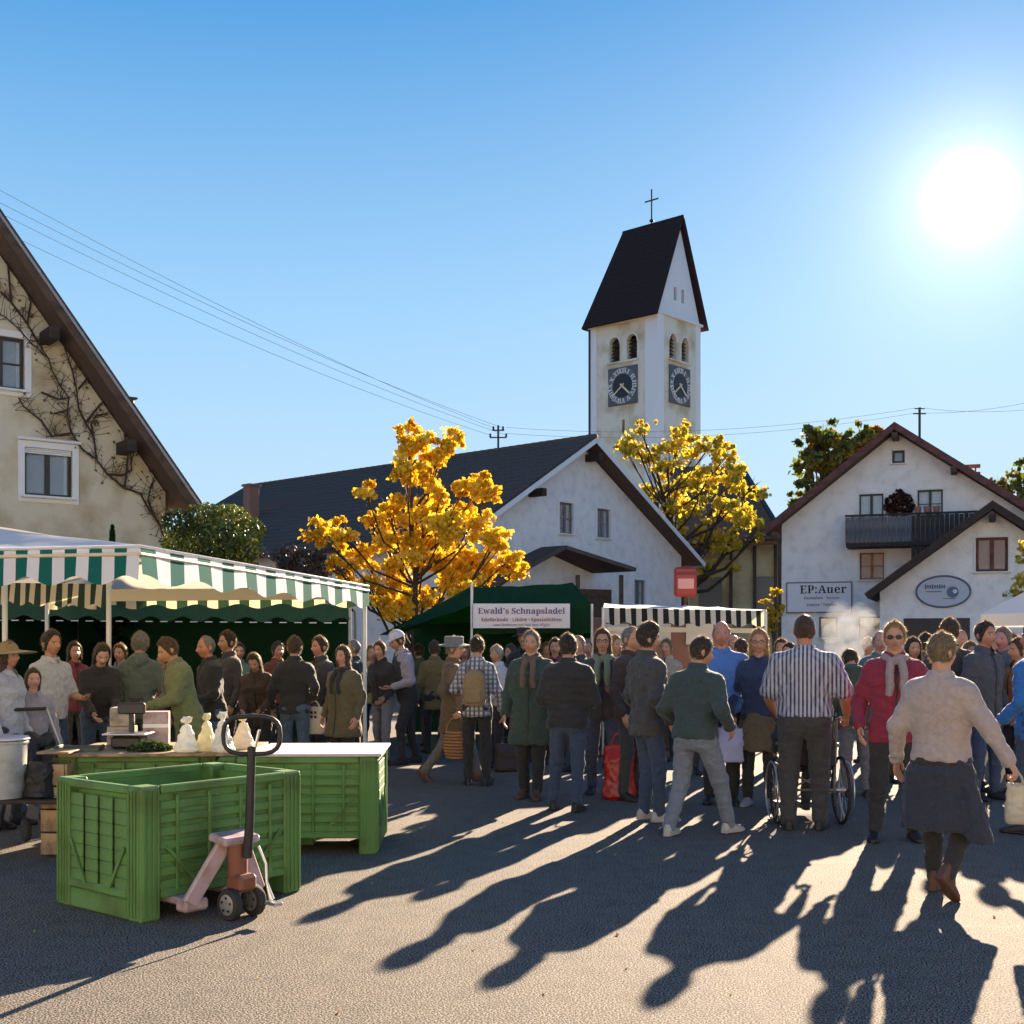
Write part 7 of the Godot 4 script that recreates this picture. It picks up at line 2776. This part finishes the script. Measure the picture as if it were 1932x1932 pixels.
func wheelchair() -> void:
	var t := thing("wheelchair", "dark wheelchair pushed by the man in the striped shirt", "wheelchair", Vector3(2.62, 0, -10.75), PI)
	# local +z is the way it faces (away from the camera)
	for e: float in [-1.0, 1.0]:
		var wh := Node3D.new()
		wh.name = "wheel"
		t.add_child(wh, true)
		wh.transform = Transform3D(Basis(Vector3.BACK, PI * 0.5), Vector3(e * 0.28, 0.30, 0))
		var ty := Shape.new()
		var pts := PackedVector3Array()
		var rad := PackedFloat32Array()
		for q in 33:
			var a := TAU * q / 32.0
			pts.append(Vector3(0.287 * cos(a), 0, 0.287 * sin(a)))
			rad.append(0.014)
		ty.tube(pts, rad, 8)
		part("tyre", ty.mesh(), M.rubber, wh)
		var pr := Shape.new()
		var p2 := PackedVector3Array()
		var r2 := PackedFloat32Array()
		for q in 33:
			var a := TAU * q / 32.0
			p2.append(Vector3(0.25 * cos(a), -e * 0.05, 0.25 * sin(a)))
			r2.append(0.009)
		pr.tube(p2, r2, 6)
		part("push_rim", pr.mesh(), M.steel, wh)
		var sp := Shape.new()
		for q in 14:
			var a := TAU * q / 14.0
			sp.rod(Vector3(0.02 * cos(a), 0.02 * (1 if q % 2 else -1), 0.02 * sin(a)), Vector3(0.28 * cos(a), 0, 0.28 * sin(a)), 0.0025, 4)
		sp.rod(Vector3(0, -0.04, 0), Vector3(0, 0.04, 0), 0.025)
		part("spokes", sp.mesh(), M.steel, wh)
		var fr := Shape.new()
		fr.tube(PackedVector3Array([Vector3(e * 0.22, 0.95, -0.20), Vector3(e * 0.22, 0.93, -0.08), Vector3(e * 0.22, 0.5, -0.03), Vector3(e * 0.22, 0.3, 0.0)]), PackedFloat32Array([0.014, 0.013, 0.013, 0.013]), 7)
		fr.tube(PackedVector3Array([Vector3(e * 0.22, 0.5, -0.03), Vector3(e * 0.22, 0.5, 0.40), Vector3(e * 0.2, 0.15, 0.52)]), PackedFloat32Array([0.013, 0.013, 0.012]), 7)
		fr.rod(Vector3(e * 0.22, 0.3, 0), Vector3(e * 0.22, 0.22, 0.36), 0.012)
		fr.rod(Vector3(e * 0.24, 0.70, -0.05), Vector3(e * 0.24, 0.70, 0.30), 0.02)
		part("frame_side", fr.mesh(), M.steel_dull, t)
		var cs := Shape.new()
		cs.lathe([[0.05, -0.015], [0.075, -0.015], [0.075, 0.015], [0.05, 0.015]], Transform3D(Basis(Vector3.BACK, PI * 0.5), Vector3(e * 0.22, 0.077, 0.36)), 16)
		part("caster", cs.mesh(), M.rubber, t)
		part("footrest", box_mesh(Vector3(0.15, 0.015, 0.14), 0.004), M.black, t, Transform3D(Basis(), Vector3(e * 0.11, 0.12, 0.56)))
	part("seat", box_mesh(Vector3(0.42, 0.05, 0.42), 0.015), M.black, t, Transform3D(Basis(), Vector3(0, 0.50, 0.18)))
	part("backrest", box_mesh(Vector3(0.42, 0.42, 0.03), 0.012), M.black, t, Transform3D(Basis(Vector3.RIGHT, 0.08), Vector3(0, 0.72, -0.05)))
	var ax := Shape.new()
	ax.rod(Vector3(-0.24, 0.30, 0), Vector3(0.24, 0.30, 0), 0.012)
	ax.rod(Vector3(-0.22, 0.26, 0.1), Vector3(0.22, 0.48, 0.1), 0.01)
	ax.rod(Vector3(0.22, 0.26, 0.1), Vector3(-0.22, 0.48, 0.1), 0.01)
	part("cross_brace", ax.mesh(), M.steel_dull, t)

# ------------------------------------------------------------------ the crowd
func P(px: float, ytop: float, d: float, turn: float, label: String, o: Dictionary) -> Node3D:
	# px: column of the feet's middle; ytop: row of the top of the head; d: depth
	o.at = Vector3((px - CX) / F * d, 0, -d)
	o.h = EYE + (HY - ytop) / F * d
	o.turn = turn
	o.label = label
	if not o.has("cell"):
		o.cell = 0.0145 if d < 11.0 else 0.0175 if d < 13.0 else 0.021 if d < 15.5 else 0.025
	# a face turned by the view's angle: turn is meant relative to the line of sight
	o.turn += rad_to_deg(atan2(-o.at.x, d))
	var who := person(o)
	if o.has("key"):
		people[o.key] = who
	return who

func crowd() -> void:
	M.cl_black = cloth("cl_black", lin(0.024, 0.024, 0.027))
	var black: Material = M.cl_black
	var charcoal := cloth("cl_charcoal", lin(0.048, 0.05, 0.055))
	var darkgreen := cloth("cl_darkgreen", lin(0.036, 0.059, 0.045))
	var tealdark := cloth("cl_teal", lin(0.03, 0.053, 0.056))
	var brownblack := cloth("cl_brownblack", lin(0.055, 0.036, 0.03))
	var jeans := cloth("cl_jeans", lin(0.069, 0.113, 0.193))
	var jeansdark := cloth("cl_jeansdark", lin(0.036, 0.059, 0.113))
	var jeanslight := cloth("cl_jeanslight", lin(0.15, 0.18, 0.23))
	var olive := cloth("cl_olive", lin(0.149, 0.171, 0.076))
	var olivecoat := cloth("cl_olivecoat", lin(0.113, 0.091, 0.048))
	var blue := cloth("cl_blue", lin(0.07, 0.19, 0.52))
	var cobalt := cloth("cl_cobalt", lin(0.02, 0.14, 0.45))
	var navy := cloth("cl_navy", lin(0.021, 0.036, 0.091))
	var red := cloth("cl_red", lin(0.22, 0.018, 0.045))
	var maroon := cloth("cl_maroon", lin(0.164, 0.03, 0.048))
	var beige := cloth("cl_beige", lin(0.36, 0.31, 0.3))
	var white := cloth("cl_white", lin(0.55, 0.52, 0.52))
	var greywhite := cloth("cl_greywhite", lin(0.42, 0.44, 0.5))
	var grey2 := cloth("cl_grey", lin(0.15, 0.15, 0.17))
	var lilac := cloth("cl_lilac", lin(0.3, 0.28, 0.34))
	var tan := cloth("cl_tan", lin(0.28, 0.19, 0.1))
	var brown := cloth("cl_brown", lin(0.127, 0.084, 0.048))
	var pink := cloth("cl_pink", lin(0.45, 0.16, 0.2))
	var scarfgreen := cloth("cl_scarfgreen", lin(0.16, 0.21, 0.14))
	var scarfgrey := cloth("cl_scarfgrey", lin(0.28, 0.24, 0.25))
	var stripe := striped("cl_stripe", lin(0.035, 0.045, 0.10), lin(0.42, 0.44, 0.50), 0.034)
	var checker := striped("cl_checker", lin(0.10, 0.10, 0.14), lin(0.55, 0.55, 0.58), 0.05, true)
	var boots := mat("boot_brown", lin(0.09, 0.04, 0.025), 0.6)
	var sneaker := mat("sneaker", lin(0.24, 0.24, 0.27), 0.6)
	var paleshoe := mat("pale_shoe", lin(0.36, 0.35, 0.34), 0.6)
	var H_dark := Color(0.032, 0.022, 0.016)
	var H_brown := Color(0.085, 0.05, 0.028)
	var H_blond := Color(0.36, 0.25, 0.11)
	var H_ash := Color(0.22, 0.17, 0.10)
	var H_grey := Color(0.26, 0.25, 0.23)
	var H_white := Color(0.5, 0.48, 0.44)
	var walk := [Vector3(0.09, 0, 0.26), Vector3(-0.09, 0.05, -0.30)]

	# ---- in front
	P(1776, 1192, 7.75, 158, "woman in a beige sweater with dark jacket tied around her waist walking away", {"key": "beige", "f": true, "hair": "short", "hairc": H_ash, "look": -18, "w": 1.08,
		"top": {"name": "sweater", "mat": beige, "hem": -0.02, "w": 1.06, "arm": 1.02, "collar": true, "fold": 0.013}, "skirt": ["tied_jacket", cloth("cl_nightblue", lin(0.024, 0.03, 0.048)), 0.45, 0.24, true],
		"legs": ["trousers", black], "shoes": ["boot", boots], "feet": [Vector3(0.10, 0, 0.14), Vector3(-0.13, 0.10, -0.22)], "heel": [0.0, 42.0], "hands": [Vector3(0.32, 0.88, 0.02), Vector3(-0.46, 0.90, -0.02)], "grip": ["loose", "fist"], "scarf_": 0})
	P(1518, 1160, 10.4, 178, "man in a blue and white striped shirt pushing the wheelchair", {"w": 1.20, "hair": "cropped", "hairc": H_brown, "top": {"name": "shirt", "mat": stripe, "hem": 0.0, "w": 1.06, "sleeve": 0.5, "fold": 0.014},
		"legs": ["trousers", charcoal], "leg_w": 1.02, "feet": [Vector3(0.13, 0, 0.0), Vector3(-0.12, 0, 0.05)], "hands": [Vector3(0.26, 0.96, 0.20), Vector3(-0.33, 0.93, 0.14)], "grip": ["fist", "fist"], "tone": Color(0.36, 0.17, 0.10)})
	P(1688, 1172, 9.95, 6, "woman in a dark red jacket with sunglasses and grey scarf", {"f": true, "w": 1.08, "hair": "short", "hairc": H_blond, "glasses": "sun", "scarf": scarfgrey, "top": {"name": "jacket", "mat": red, "hem": -0.14, "w": 1.07, "arm": 1.08},
		"legs": ["trousers", black], "feet": [Vector3(0.14, 0, 0.02), Vector3(-0.16, 0, 0.10)], "hands": [Vector3(0.30, 0.98, 0.16), Vector3(-0.28, 0.90, 0.06)], "look": -6})
	P(1312, 1192, 10.15, 150, "man in a dark green jacket and pale jeans striding away with wide steps", {"hair": "short", "hairc": H_dark, "w": 1.04, "look": -35, "nod": 8, "lean": 5, "top": {"name": "jacket", "mat": tealdark, "hem": -0.06, "w": 1.10, "arm": 1.1, "fold": 0.014},
		"legs": ["jeans", jeanslight], "leg_w": 1.08, "shoes": ["shoe", paleshoe], "feet": [Vector3(0.14, 0, -0.20), Vector3(-0.18, 0.0, 0.26)], "heel": [0.0, 0.0], "hands": [Vector3(0.26, 0.95, 0.18), Vector3(-0.28, 0.93, 0.10)]})
	P(1222, 1178, 10.9, 118, "man in a dark jacket and blue jeans standing beside the red bag", {"hair": "quiff", "hairc": H_dark, "w": 1.02, "look": -8, "top": {"name": "jacket", "mat": charcoal, "hem": -0.16, "w": 1.08, "arm": 1.06},
		"legs": ["jeans", jeansdark], "shoes": ["shoe", paleshoe], "feet": [Vector3(0.10, 0, 0.02), Vector3(-0.10, 0, 0.06)], "hands": [Vector3(0.24, 0.92, 0.12), Vector3(-0.26, 0.90, 0.08)]})
	P(1361, 1172, 12.1, 2, "man in a bright blue polo shirt with a jacket over his arm", {"key": "polo", "hair": "crown", "hairc": H_grey, "w": 1.12, "tone": Color(0.42, 0.20, 0.14), "top": {"name": "polo_shirt", "mat": blue, "hem": -0.05, "w": 1.05, "sleeve": 0.5},
		"legs": ["trousers", black], "hands": [Vector3(0.28, 0.95, 0.08), Vector3(-0.20, 1.08, 0.24)], "grip": ["loose", "fist"]})
	P(1432, 1188, 11.9, -4, "blonde woman in a navy top with an olive brown coat around her hips", {"key": "blonde", "f": true, "hair": "bob", "hairc": H_blond, "glasses": "thin", "top": {"name": "top", "mat": navy, "hem": -0.02, "sleeve": 1.0}, "legs": ["trousers", black], "shoes": ["shoe", sneaker],
		"skirt": ["coat", olivecoat, 0.56, 0.23], "hands": [Vector3(0.25, 0.90, 0.08), Vector3(-0.27, 0.92, 0.10)], "grip": ["loose", "fist"]})
	P(1190, 1183, 12.4, 62, "balding man with glasses in a dark brown jacket looking across", {"hair": "receding", "hairc": H_grey, "glasses": "thin", "top": {"name": "jacket", "mat": brownblack, "hem": -0.12, "w": 1.05}, "legs": ["trousers", charcoal]})
	P(1137, 1187, 12.8, -2, "woman with glasses and a pale green scarf over a dark jacket", {"f": true, "hair": "bob", "hairc": H_brown, "glasses": "thin", "scarf": scarfgreen, "top": {"name": "jacket", "mat": charcoal, "hem": -0.12}, "legs": ["jeans", jeansdark], "feet": [Vector3(0.15, 0, 0.05), Vector3(-0.12, 0, -0.1)], "hands": [Vector3(0.12, 1.10, 0.26), Vector3(-0.14, 1.06, 0.26)]})
	P(1072, 1197, 11.6, 168, "man in a quilted black jacket and dark jeans seen from behind", {"hair": "short", "hairc": H_dark, "look": 16, "w": 1.02, "top": {"name": "quilted_jacket", "mat": black, "hem": -0.10, "w": 1.12, "arm": 1.16, "quilt": 0.013}, "legs": ["jeans", jeansdark], "feet": [Vector3(0.15, 0, 0.0), Vector3(-0.10, 0, -0.08)], "hands": [Vector3(0.20, 1.05, 0.22), Vector3(-0.20, 1.05, 0.22)]})
	P(1003, 1190, 12.5, -14, "grey haired woman in a long dark green coat facing the square", {"f": true, "hair": "short", "hairc": H_grey, "tone": Color(0.46, 0.25, 0.16), "w": 1.10, "scarf": cloth("cl_scarfbrown", lin(0.135, 0.091, 0.069)), "top": {"name": "coat", "mat": darkgreen, "hem": -0.36, "w": 1.10, "arm": 1.1, "flare": 0.03}, "legs": ["trousers", black], "shoes": ["boot", boots], "feet": [Vector3(0.07, 0, 0.05), Vector3(-0.08, 0, -0.02)]})
	# ---- the middle row
	P(856, 1196, 14.0, 84, "person in a brimmed hat and long brown coat striding with a wicker basket", {"key": "basket", "hair": "short", "hairc": H_grey, "w": 1.05, "cap": ["hat", cloth("cl_feltgrey", lin(0.178, 0.193, 0.193))], "top": {"name": "coat", "mat": brown, "hem": -0.30, "flare": 0.03, "w": 1.06}, "legs": ["trousers", cloth("cl_taupe", lin(0.149, 0.135, 0.12))], "shoes": ["boot", boots], "feet": [Vector3(0.08, 0, 0.28), Vector3(-0.08, 0.04, -0.34)], "heel": [0, 30], "hands": [Vector3(0.22, 0.92, 0.2), Vector3(-0.24, 0.85, 0.02)], "grip": ["loose", "fist"]})
	var bp := P(900, 1200, 13.6, 172, "woman with dark hair in a checked shirt wearing a tan backpack", {"f": true, "hair": "bun", "hairc": H_dark, "top": {"name": "shirt", "mat": checker, "hem": -0.12}, "legs": ["trousers", black], "hands": [Vector3(0.2, 1.1, 0.25), Vector3(-0.28, 0.88, 0.06)]})
	backpack(bp, tan)
	P(938, 1218, 15.6, -58, "white haired woman in a pale pink jacket and black trousers", {"f": true, "hair": "short", "hairc": H_white, "top": {"name": "jacket", "mat": white, "hem": -0.05}, "legs": ["trousers", black], "hands": [Vector3(0.2, 1.0, 0.25), Vector3(-0.2, 1.0, 0.25)]})
	P(964, 1217, 17.2, -50, "brown haired person in a grey green jacket behind the pale pink jacket", {"hair": "short", "hairc": H_brown, "top": {"name": "jacket", "mat": cloth("cl_greygreen", lin(0.164, 0.193, 0.164)), "hem": -0.1}})
	P(990, 1186, 16.5, -20, "tall person in a black brimmed hat under the banner", {"hair": "short", "hairc": H_dark, "cap": ["hat", black], "top": {"name": "jacket", "mat": black, "hem": -0.12}})
	P(1048, 1205, 16.0, -10, "dark haired woman in a plum jacket between the grey haired woman and the quilted jacket", {"f": true, "hair": "long", "hairc": H_dark, "top": {"name": "jacket", "mat": maroon, "hem": -0.1}})
	P(768, 1186, 16.0, -72, "man in a white cap and black vest with pale sleeves", {"hair": "short", "hairc": H_brown, "cap": ["cap", cloth("cl_capwhite", lin(0.55, 0.56, 0.66))], "lean": 9, "top": {"name": "sweater", "mat": lilac, "hem": -0.06}, "vest": black, "legs": ["trousers", black], "nod": 12, "hands": [Vector3(0.14, 1.0, 0.24), Vector3(-0.2, 0.95, 0.24)], "feet": [Vector3(0.1, 0, 0.1), Vector3(-0.1, 0, -0.16)]})
	P(722, 1209, 16.0, -38, "person in a black top and grey jeans beside the white capped man", {"f": true, "hair": "short", "hairc": H_brown, "lean": 5, "top": {"name": "vest", "mat": black, "hem": -0.08}, "legs": ["jeans", cloth("cl_jeansgrey", lin(0.164, 0.178, 0.207))], "feet": [Vector3(0.14, 0, 0.1), Vector3(-0.12, 0, -0.1)], "hands": [Vector3(0.2, 0.95, 0.2), Vector3(-0.2, 0.95, 0.2)]})
	# ---- under the striped stall
	P(556, 1202, 13.9, 168, "man in a black jacket seen from behind holding a white paper bag", {"key": "paper", "hair": "short", "hairc": H_brown, "look": 20, "top": {"name": "jacket", "mat": black, "hem": -0.1, "w": 1.06}, "legs": ["jeans", jeans], "hands": [Vector3(0.3, 0.9, 0.1), Vector3(-0.22, 1.02, 0.05)], "grip": ["loose", "fist"]})
	P(604, 1202, 14.6, -60, "man in a dark jacket turned towards the woman in the olive brown coat", {"hair": "short", "hairc": H_dark, "tone": Color(0.45, 0.22, 0.16), "top": {"name": "jacket", "mat": charcoal, "hem": -0.1}})
	P(648, 1220, 13.5, -42, "woman in a wide olive brown coat by the far stall post", {"f": true, "hair": "bob", "hairc": H_brown, "w": 1.12, "tone": Color(0.5, 0.25, 0.19), "top": {"name": "coat", "mat": olivecoat, "hem": -0.3, "flare": 0.04, "w": 1.06}, "legs": ["trousers", black], "scarf": black})
	P(490, 1226, 14.2, -20, "long haired woman in a dark brown coat bending forward under the tent", {"f": true, "hair": "long", "hairc": H_dark, "lean": 14, "nod": 18, "top": {"name": "coat", "mat": brownblack, "hem": -0.2}, "hands": [Vector3(0.12, 0.95, 0.3), Vector3(-0.12, 0.95, 0.3)]})
	P(430, 1192, 14.4, -68, "man in a dark grey jacket standing behind the two men at the board", {"hair": "short", "hairc": H_dark, "top": {"name": "jacket", "mat": charcoal, "hem": -0.1}})
	P(402, 1200, 13.2, -72, "man in a black jacket with reddish face leaning to the stall", {"hair": "receding", "hairc": H_grey, "tone": Color(0.46, 0.20, 0.12), "lean": 6, "top": {"name": "jacket", "mat": black, "hem": -0.14, "w": 1.06}, "legs": ["jeans", jeans], "hands": [Vector3(0.16, 1.0, 0.28), Vector3(-0.2, 0.95, 0.2)]})
	P(352, 1199, 12.3, -78, "stout man in a long olive green coat bending to the stall", {"hair": "short", "hairc": H_brown, "w": 1.12, "lean": 14, "nod": 10, "tone": Color(0.48, 0.25, 0.14), "top": {"name": "coat", "mat": olive, "hem": -0.34, "flare": 0.02, "w": 1.10, "arm": 1.1}, "hands": [Vector3(0.14, 1.02, 0.40), Vector3(-0.16, 1.0, 0.36)], "legs": ["trousers", charcoal]})
	P(312, 1222, 13.6, -60, "person in a maroon top half hidden by the olive green coat", {"f": true, "hair": "long", "hairc": H_brown, "top": {"name": "sweater", "mat": maroon, "hem": -0.1}, "legs": ["trousers", black]})
	P(262, 1193, 12.8, 170, "grey haired person in a slate green hooded jacket seen from behind", {"hair": "short", "hairc": H_grey, "lean": 6, "top": {"name": "jacket", "mat": cloth("cl_slategreen", lin(0.091, 0.12, 0.106)), "hem": -0.12, "hood": true}, "legs": ["trousers", charcoal], "hands": [Vector3(0.24, 1.0, 0.2), Vector3(-0.24, 1.0, 0.2)]})
	P(184, 1206, 12.6, 12, "dark haired woman bowing over the stall goods", {"f": true, "hair": "long", "hairc": H_dark, "lean": 16, "nod": 16, "tone": Color(0.46, 0.28, 0.22), "top": {"name": "top", "mat": black, "hem": -0.08}, "hands": [Vector3(0.1, 0.95, 0.4), Vector3(-0.14, 0.95, 0.42)], "legs": ["jeans", jeansdark]})
	P(96, 1191, 12.0, 40, "dark haired man in a pale grey short sleeved shirt under the stall", {"hair": "short", "hairc": H_dark, "tone": Color(0.40, 0.21, 0.13), "top": {"name": "shirt", "mat": greywhite, "hem": -0.06, "sleeve": 0.5}, "legs": ["jeans", jeansdark], "hands": [Vector3(0.14, 1.08, 0.28), Vector3(-0.22, 0.98, 0.16)]})
	P(62, 1262, 11.0, 14, "child in a lilac sweater beside the man in the pale shirt", {"f": true, "hair": "long", "hairc": H_brown, "tone": Color(0.5, 0.3, 0.23), "top": {"name": "sweater", "mat": lilac, "hem": -0.06}, "legs": ["jeans", jeans]})
	P(14, 1212, 10.6, 60, "person in a wide straw sun hat at the end of the stall", {"f": true, "hair": "bob", "hairc": H_brown, "cap": ["sun", cloth("cl_straw", lin(0.32, 0.22, 0.1))], "top": {"name": "blouse", "mat": greywhite, "hem": -0.06}, "legs": ["trousers", charcoal]})
	# ---- behind, to the right
	P(1398, 1206, 14.5, -150, "person in a pink top between the blue polo shirt and the blonde woman", {"f": true, "hair": "short", "hairc": H_brown, "top": {"name": "top", "mat": pink, "hem": -0.06}, "legs": ["trousers", black]})
	P(1616, 1214, 12.6, -165, "person in a bulky dark green jacket in front of the smoke", {"hair": "short", "hairc": H_dark, "w": 1.14, "lean": 20, "nod": 20, "top": {"name": "jacket", "mat": cloth("cl_bottle", lin(0.048, 0.069, 0.048)), "hem": -0.14, "w": 1.1, "hood": true}, "legs": ["trousers", grey2]})
	P(1660, 1190, 14.0, 14, "bald man in a grey blue shirt behind the red jacket", {"hair": "crown", "hairc": H_grey, "tone": Color(0.40, 0.23, 0.19), "top": {"name": "shirt", "mat": cloth("cl_greyblue", lin(0.09, 0.15, 0.19)), "hem": -0.06}, "legs": ["trousers", brown]})
	P(1747, 1196, 14.6, -160, "dark haired person in a brown jacket between the red jacket and the beige sweater", {"hair": "short", "hairc": H_dark, "top": {"name": "jacket", "mat": brown, "hem": -0.1}})
	P(1792, 1168, 12.8, -176, "tall brown haired man in a dark jacket beyond the beige sweater", {"hair": "short", "hairc": H_brown, "top": {"name": "jacket", "mat": charcoal, "hem": -0.1}})
	P(1858, 1174, 12.4, 52, "man with black hair in a slate jacket talking by the high table", {"hair": "short", "hairc": H_dark, "tone": Color(0.40, 0.20, 0.14), "top": {"name": "jacket", "mat": cloth("cl_slate", lin(0.062, 0.069, 0.091)), "hem": -0.1, "w": 1.05}, "legs": ["jeans", jeansdark]})
	P(1830, 1212, 13.4, 30, "person in a sand coloured jacket beside the man in slate", {"f": true, "hair": "bob", "hairc": H_ash, "top": {"name": "jacket", "mat": cloth("cl_sand", lin(0.36, 0.25, 0.17)), "hem": -0.1}, "legs": ["trousers", charcoal]})
	P(1893, 1184, 13.0, -30, "rosy faced person in a grey jacket facing the man in slate", {"f": true, "hair": "short", "hairc": H_grey, "tone": Color(0.52, 0.24, 0.22), "top": {"name": "jacket", "mat": grey2, "hem": -0.1}, "legs": ["trousers", charcoal]})
	P(1912, 1198, 14.6, 10, "person in a wine red top behind the high table", {"hair": "short", "hairc": H_brown, "top": {"name": "top", "mat": maroon, "hem": -0.08}})
	P(1952, 1176, 10.2, -120, "person in a bright blue jacket at the edge of the crowd", {"hair": "short", "hairc": H_dark, "tone": Color(0.44, 0.21, 0.14), "top": {"name": "jacket", "mat": cobalt, "hem": -0.14, "w": 1.06, "arm": 1.1}, "legs": ["jeans", jeansdark], "hands": [Vector3(0.26, 0.95, 0.14), Vector3(-0.28, 0.95, 0.14)]})
	# ---- farther back
	P(820, 1210, 17.5, -170, "person in a dark mustard coat beside the pavilion", {"hair": "short", "hairc": H_brown, "top": {"name": "coat", "mat": cloth("cl_mustard", lin(0.178, 0.135, 0.048)), "hem": -0.25}})
	P(1106, 1208, 17.0, 20, "person in a steel grey jacket far behind the green scarf", {"hair": "short", "hairc": H_grey, "top": {"name": "jacket", "mat": grey2, "hem": -0.1}})
	P(1160, 1200, 15.4, 40, "person in a tan jacket behind the balding man", {"f": true, "hair": "bob", "hairc": H_blond, "top": {"name": "jacket", "mat": tan, "hem": -0.1}})
	P(1475, 1206, 15.5, -20, "person in a white blouse far behind the blonde woman", {"f": true, "hair": "bob", "hairc": H_brown, "top": {"name": "blouse", "mat": white, "hem": -0.06}})
	P(450, 1214, 16.2, 10, "person in a sea green fleece deep under the dark tent", {"hair": "short", "hairc": H_brown, "top": {"name": "fleece", "mat": cloth("cl_sea", lin(0.076, 0.178, 0.164)), "hem": -0.1}})
	P(700, 1218, 17.2, 15, "person in a yellow cardigan behind the far stall post", {"f": true, "hair": "bob", "hairc": H_ash, "top": {"name": "cardigan", "mat": cloth("cl_yellow", lin(0.38, 0.32, 0.1)), "hem": -0.1}})
	# ---- more heads filling the row
	var more := [[1030, 1212, 18.5, 25, "person in a dusty rose jacket deep in the crowd under the banner", pink, H_grey, "short", true], [1092, 1200, 15.0, -40, "grey haired man in an anthracite jacket behind the quilted jacket", charcoal, H_grey, "receding", false],
		[1328, 1202, 14.8, 30, "woman with brown bob in a slate blue jacket behind the pale jeans", cloth("cl_slateblue", lin(0.08, 0.11, 0.17)), H_brown, "bob", true], [1258, 1206, 16.5, -25, "person in a cream jumper behind the dark jackets", cloth("cl_cream", lin(0.42, 0.36, 0.27)), H_ash, "short", true],
		[1384, 1198, 16.4, 15, "man in a rust jacket beyond the blue polo shirt", cloth("cl_rust", lin(0.20, 0.07, 0.03)), H_grey, "crown", false], [1490, 1214, 14.4, -35, "person in a plain grey jacket half hidden by the striped shirt", grey2, H_dark, "short", false],
		[1638, 1203, 16.2, -15, "person in an ivory jacket beyond the grill", cloth("cl_ivory", lin(0.48, 0.43, 0.35)), H_white, "short", true], [1722, 1204, 13.2, 25, "woman with dark bob in a teal jacket beside the sunglasses woman", cloth("cl_tealjacket", lin(0.03, 0.12, 0.13)), H_dark, "bob", true],
		[1768, 1205, 15.6, -20, "man in a light grey jacket behind the beige sweater", cloth("cl_hoodie", lin(0.20, 0.20, 0.21)), H_brown, "short", false], [1812, 1190, 15.8, 40, "man in a navy windbreaker among the people by the parasol", navy, H_grey, "receding", false],
		[1878, 1202, 16.6, 5, "blonde woman in a pale violet jacket under the parasol", lilac, H_blond, "bob", true], [1922, 1206, 12.6, -60, "person in an orange jacket beside the high table", cloth("cl_orange", lin(0.40, 0.14, 0.03)), H_brown, "short", false],
		[790, 1216, 18.6, -150, "person in a moss green parka behind the white capped man", cloth("cl_moss", lin(0.09, 0.11, 0.05)), H_dark, "short", false], [876, 1218, 18.0, 20, "woman in a camel jacket in front of the pavilion", tan, H_ash, "bob", true], [668, 1208, 16.4, -100, "man in a petrol jacket behind the olive brown coat", tealdark, H_grey, "receding", false], [524, 1212, 16.8, 30, "person in a brick red pullover deep under the tent", cloth("cl_brickred", lin(0.18, 0.05, 0.03)), H_brown, "short", false],
		[228, 1216, 15.2, -30, "person in a light denim shirt at the back of the stall", jeanslight, H_brown, "short", false], [140, 1212, 14.8, 20, "woman in a burgundy cardigan at the back of the stall", maroon, H_dark, "bob", true]]
	for e: Array in more:
		P(e[0], e[1], e[2], e[3], e[4], {"top": {"name": "jacket", "mat": e[5], "hem": -0.1}, "hairc": e[6], "hair": e[7], "f": e[8], "legs": ["trousers", charcoal]})
	# the person who sits in the wheelchair
	var seat := {"hair": "short", "hairc": H_white, "top": {"name": "jacket", "mat": cloth("cl_ink", lin(0.033, 0.033, 0.045)), "hem": -0.06}, "legs": ["trousers", charcoal], "pelvis_y": 0.60, "feet": [Vector3(0.10, 0.06, 0.42), Vector3(-0.10, 0.06, 0.42)], "toes": [4, -4], "pelvis": Vector3(0, 0, 0.02), "hands": [Vector3(0.24, 0.68, 0.26), Vector3(-0.24, 0.68, 0.26)], "at": Vector3(2.62, 0, -10.87), "h": 1.62, "turn": 180.0, "label": "person sitting in the wheelchair with their back to us", "cell": 0.018}
	person(seat)

func backpack(who: Node3D, m: Material) -> void:
	var tt: Transform3D = who.get_meta("torso")
	var t := thing("backpack", "tan backpack on the back of the woman in the checked shirt", "backpack", tt * Vector3(0, 0.0, -0.2))
	var s := Shape.new()
	var rings := []
	var loc := Transform3D(tt.basis, tt.origin - t.position)
	for j in 11:
		var f := j / 10.0
		var k := 1.0 if f < 0.7 else sqrt(maxf(0.05, 1.0 - pow((f - 0.7) / 0.3, 2.0)))
		if j == 0:
			k = 0.85
		var ring := PackedVector3Array()
		for q in 20:
			var a := -TAU * q / 20.0
			var c := cos(a)
			var d := sin(a)
			ring.append(loc * Vector3(0.13 * k * signf(c) * pow(absf(c), 0.55), 0.02 + 0.42 * f, -0.20 + 0.07 * k * signf(d) * pow(absf(d), 0.6)))
		rings.append(ring)
	s.loft(rings)
	part("pack", s.mesh(), m, t)
	var pk := Shape.new()
	pk.box(Vector3(0.18, 0.16, 0.04), Transform3D(loc.basis, loc * Vector3(0, 0.13, -0.275)), 0.015)
	part("pocket", pk.mesh(), m, t)
	for e: float in [-1.0, 1.0]:
		var st := Shape.new()
		st.tube(PackedVector3Array([loc * Vector3(e * 0.08, 0.42, -0.15), loc * Vector3(e * 0.10, 0.515, -0.06), loc * Vector3(e * 0.11, 0.49, 0.06), loc * Vector3(e * 0.13, 0.36, 0.135), loc * Vector3(e * 0.17, 0.22, 0.10), loc * Vector3(e * 0.15, 0.12, -0.13)]), PackedFloat32Array([0.018, 0.02, 0.02, 0.02, 0.018, 0.012]), 6)
		part("strap", st.mesh(), m, t)
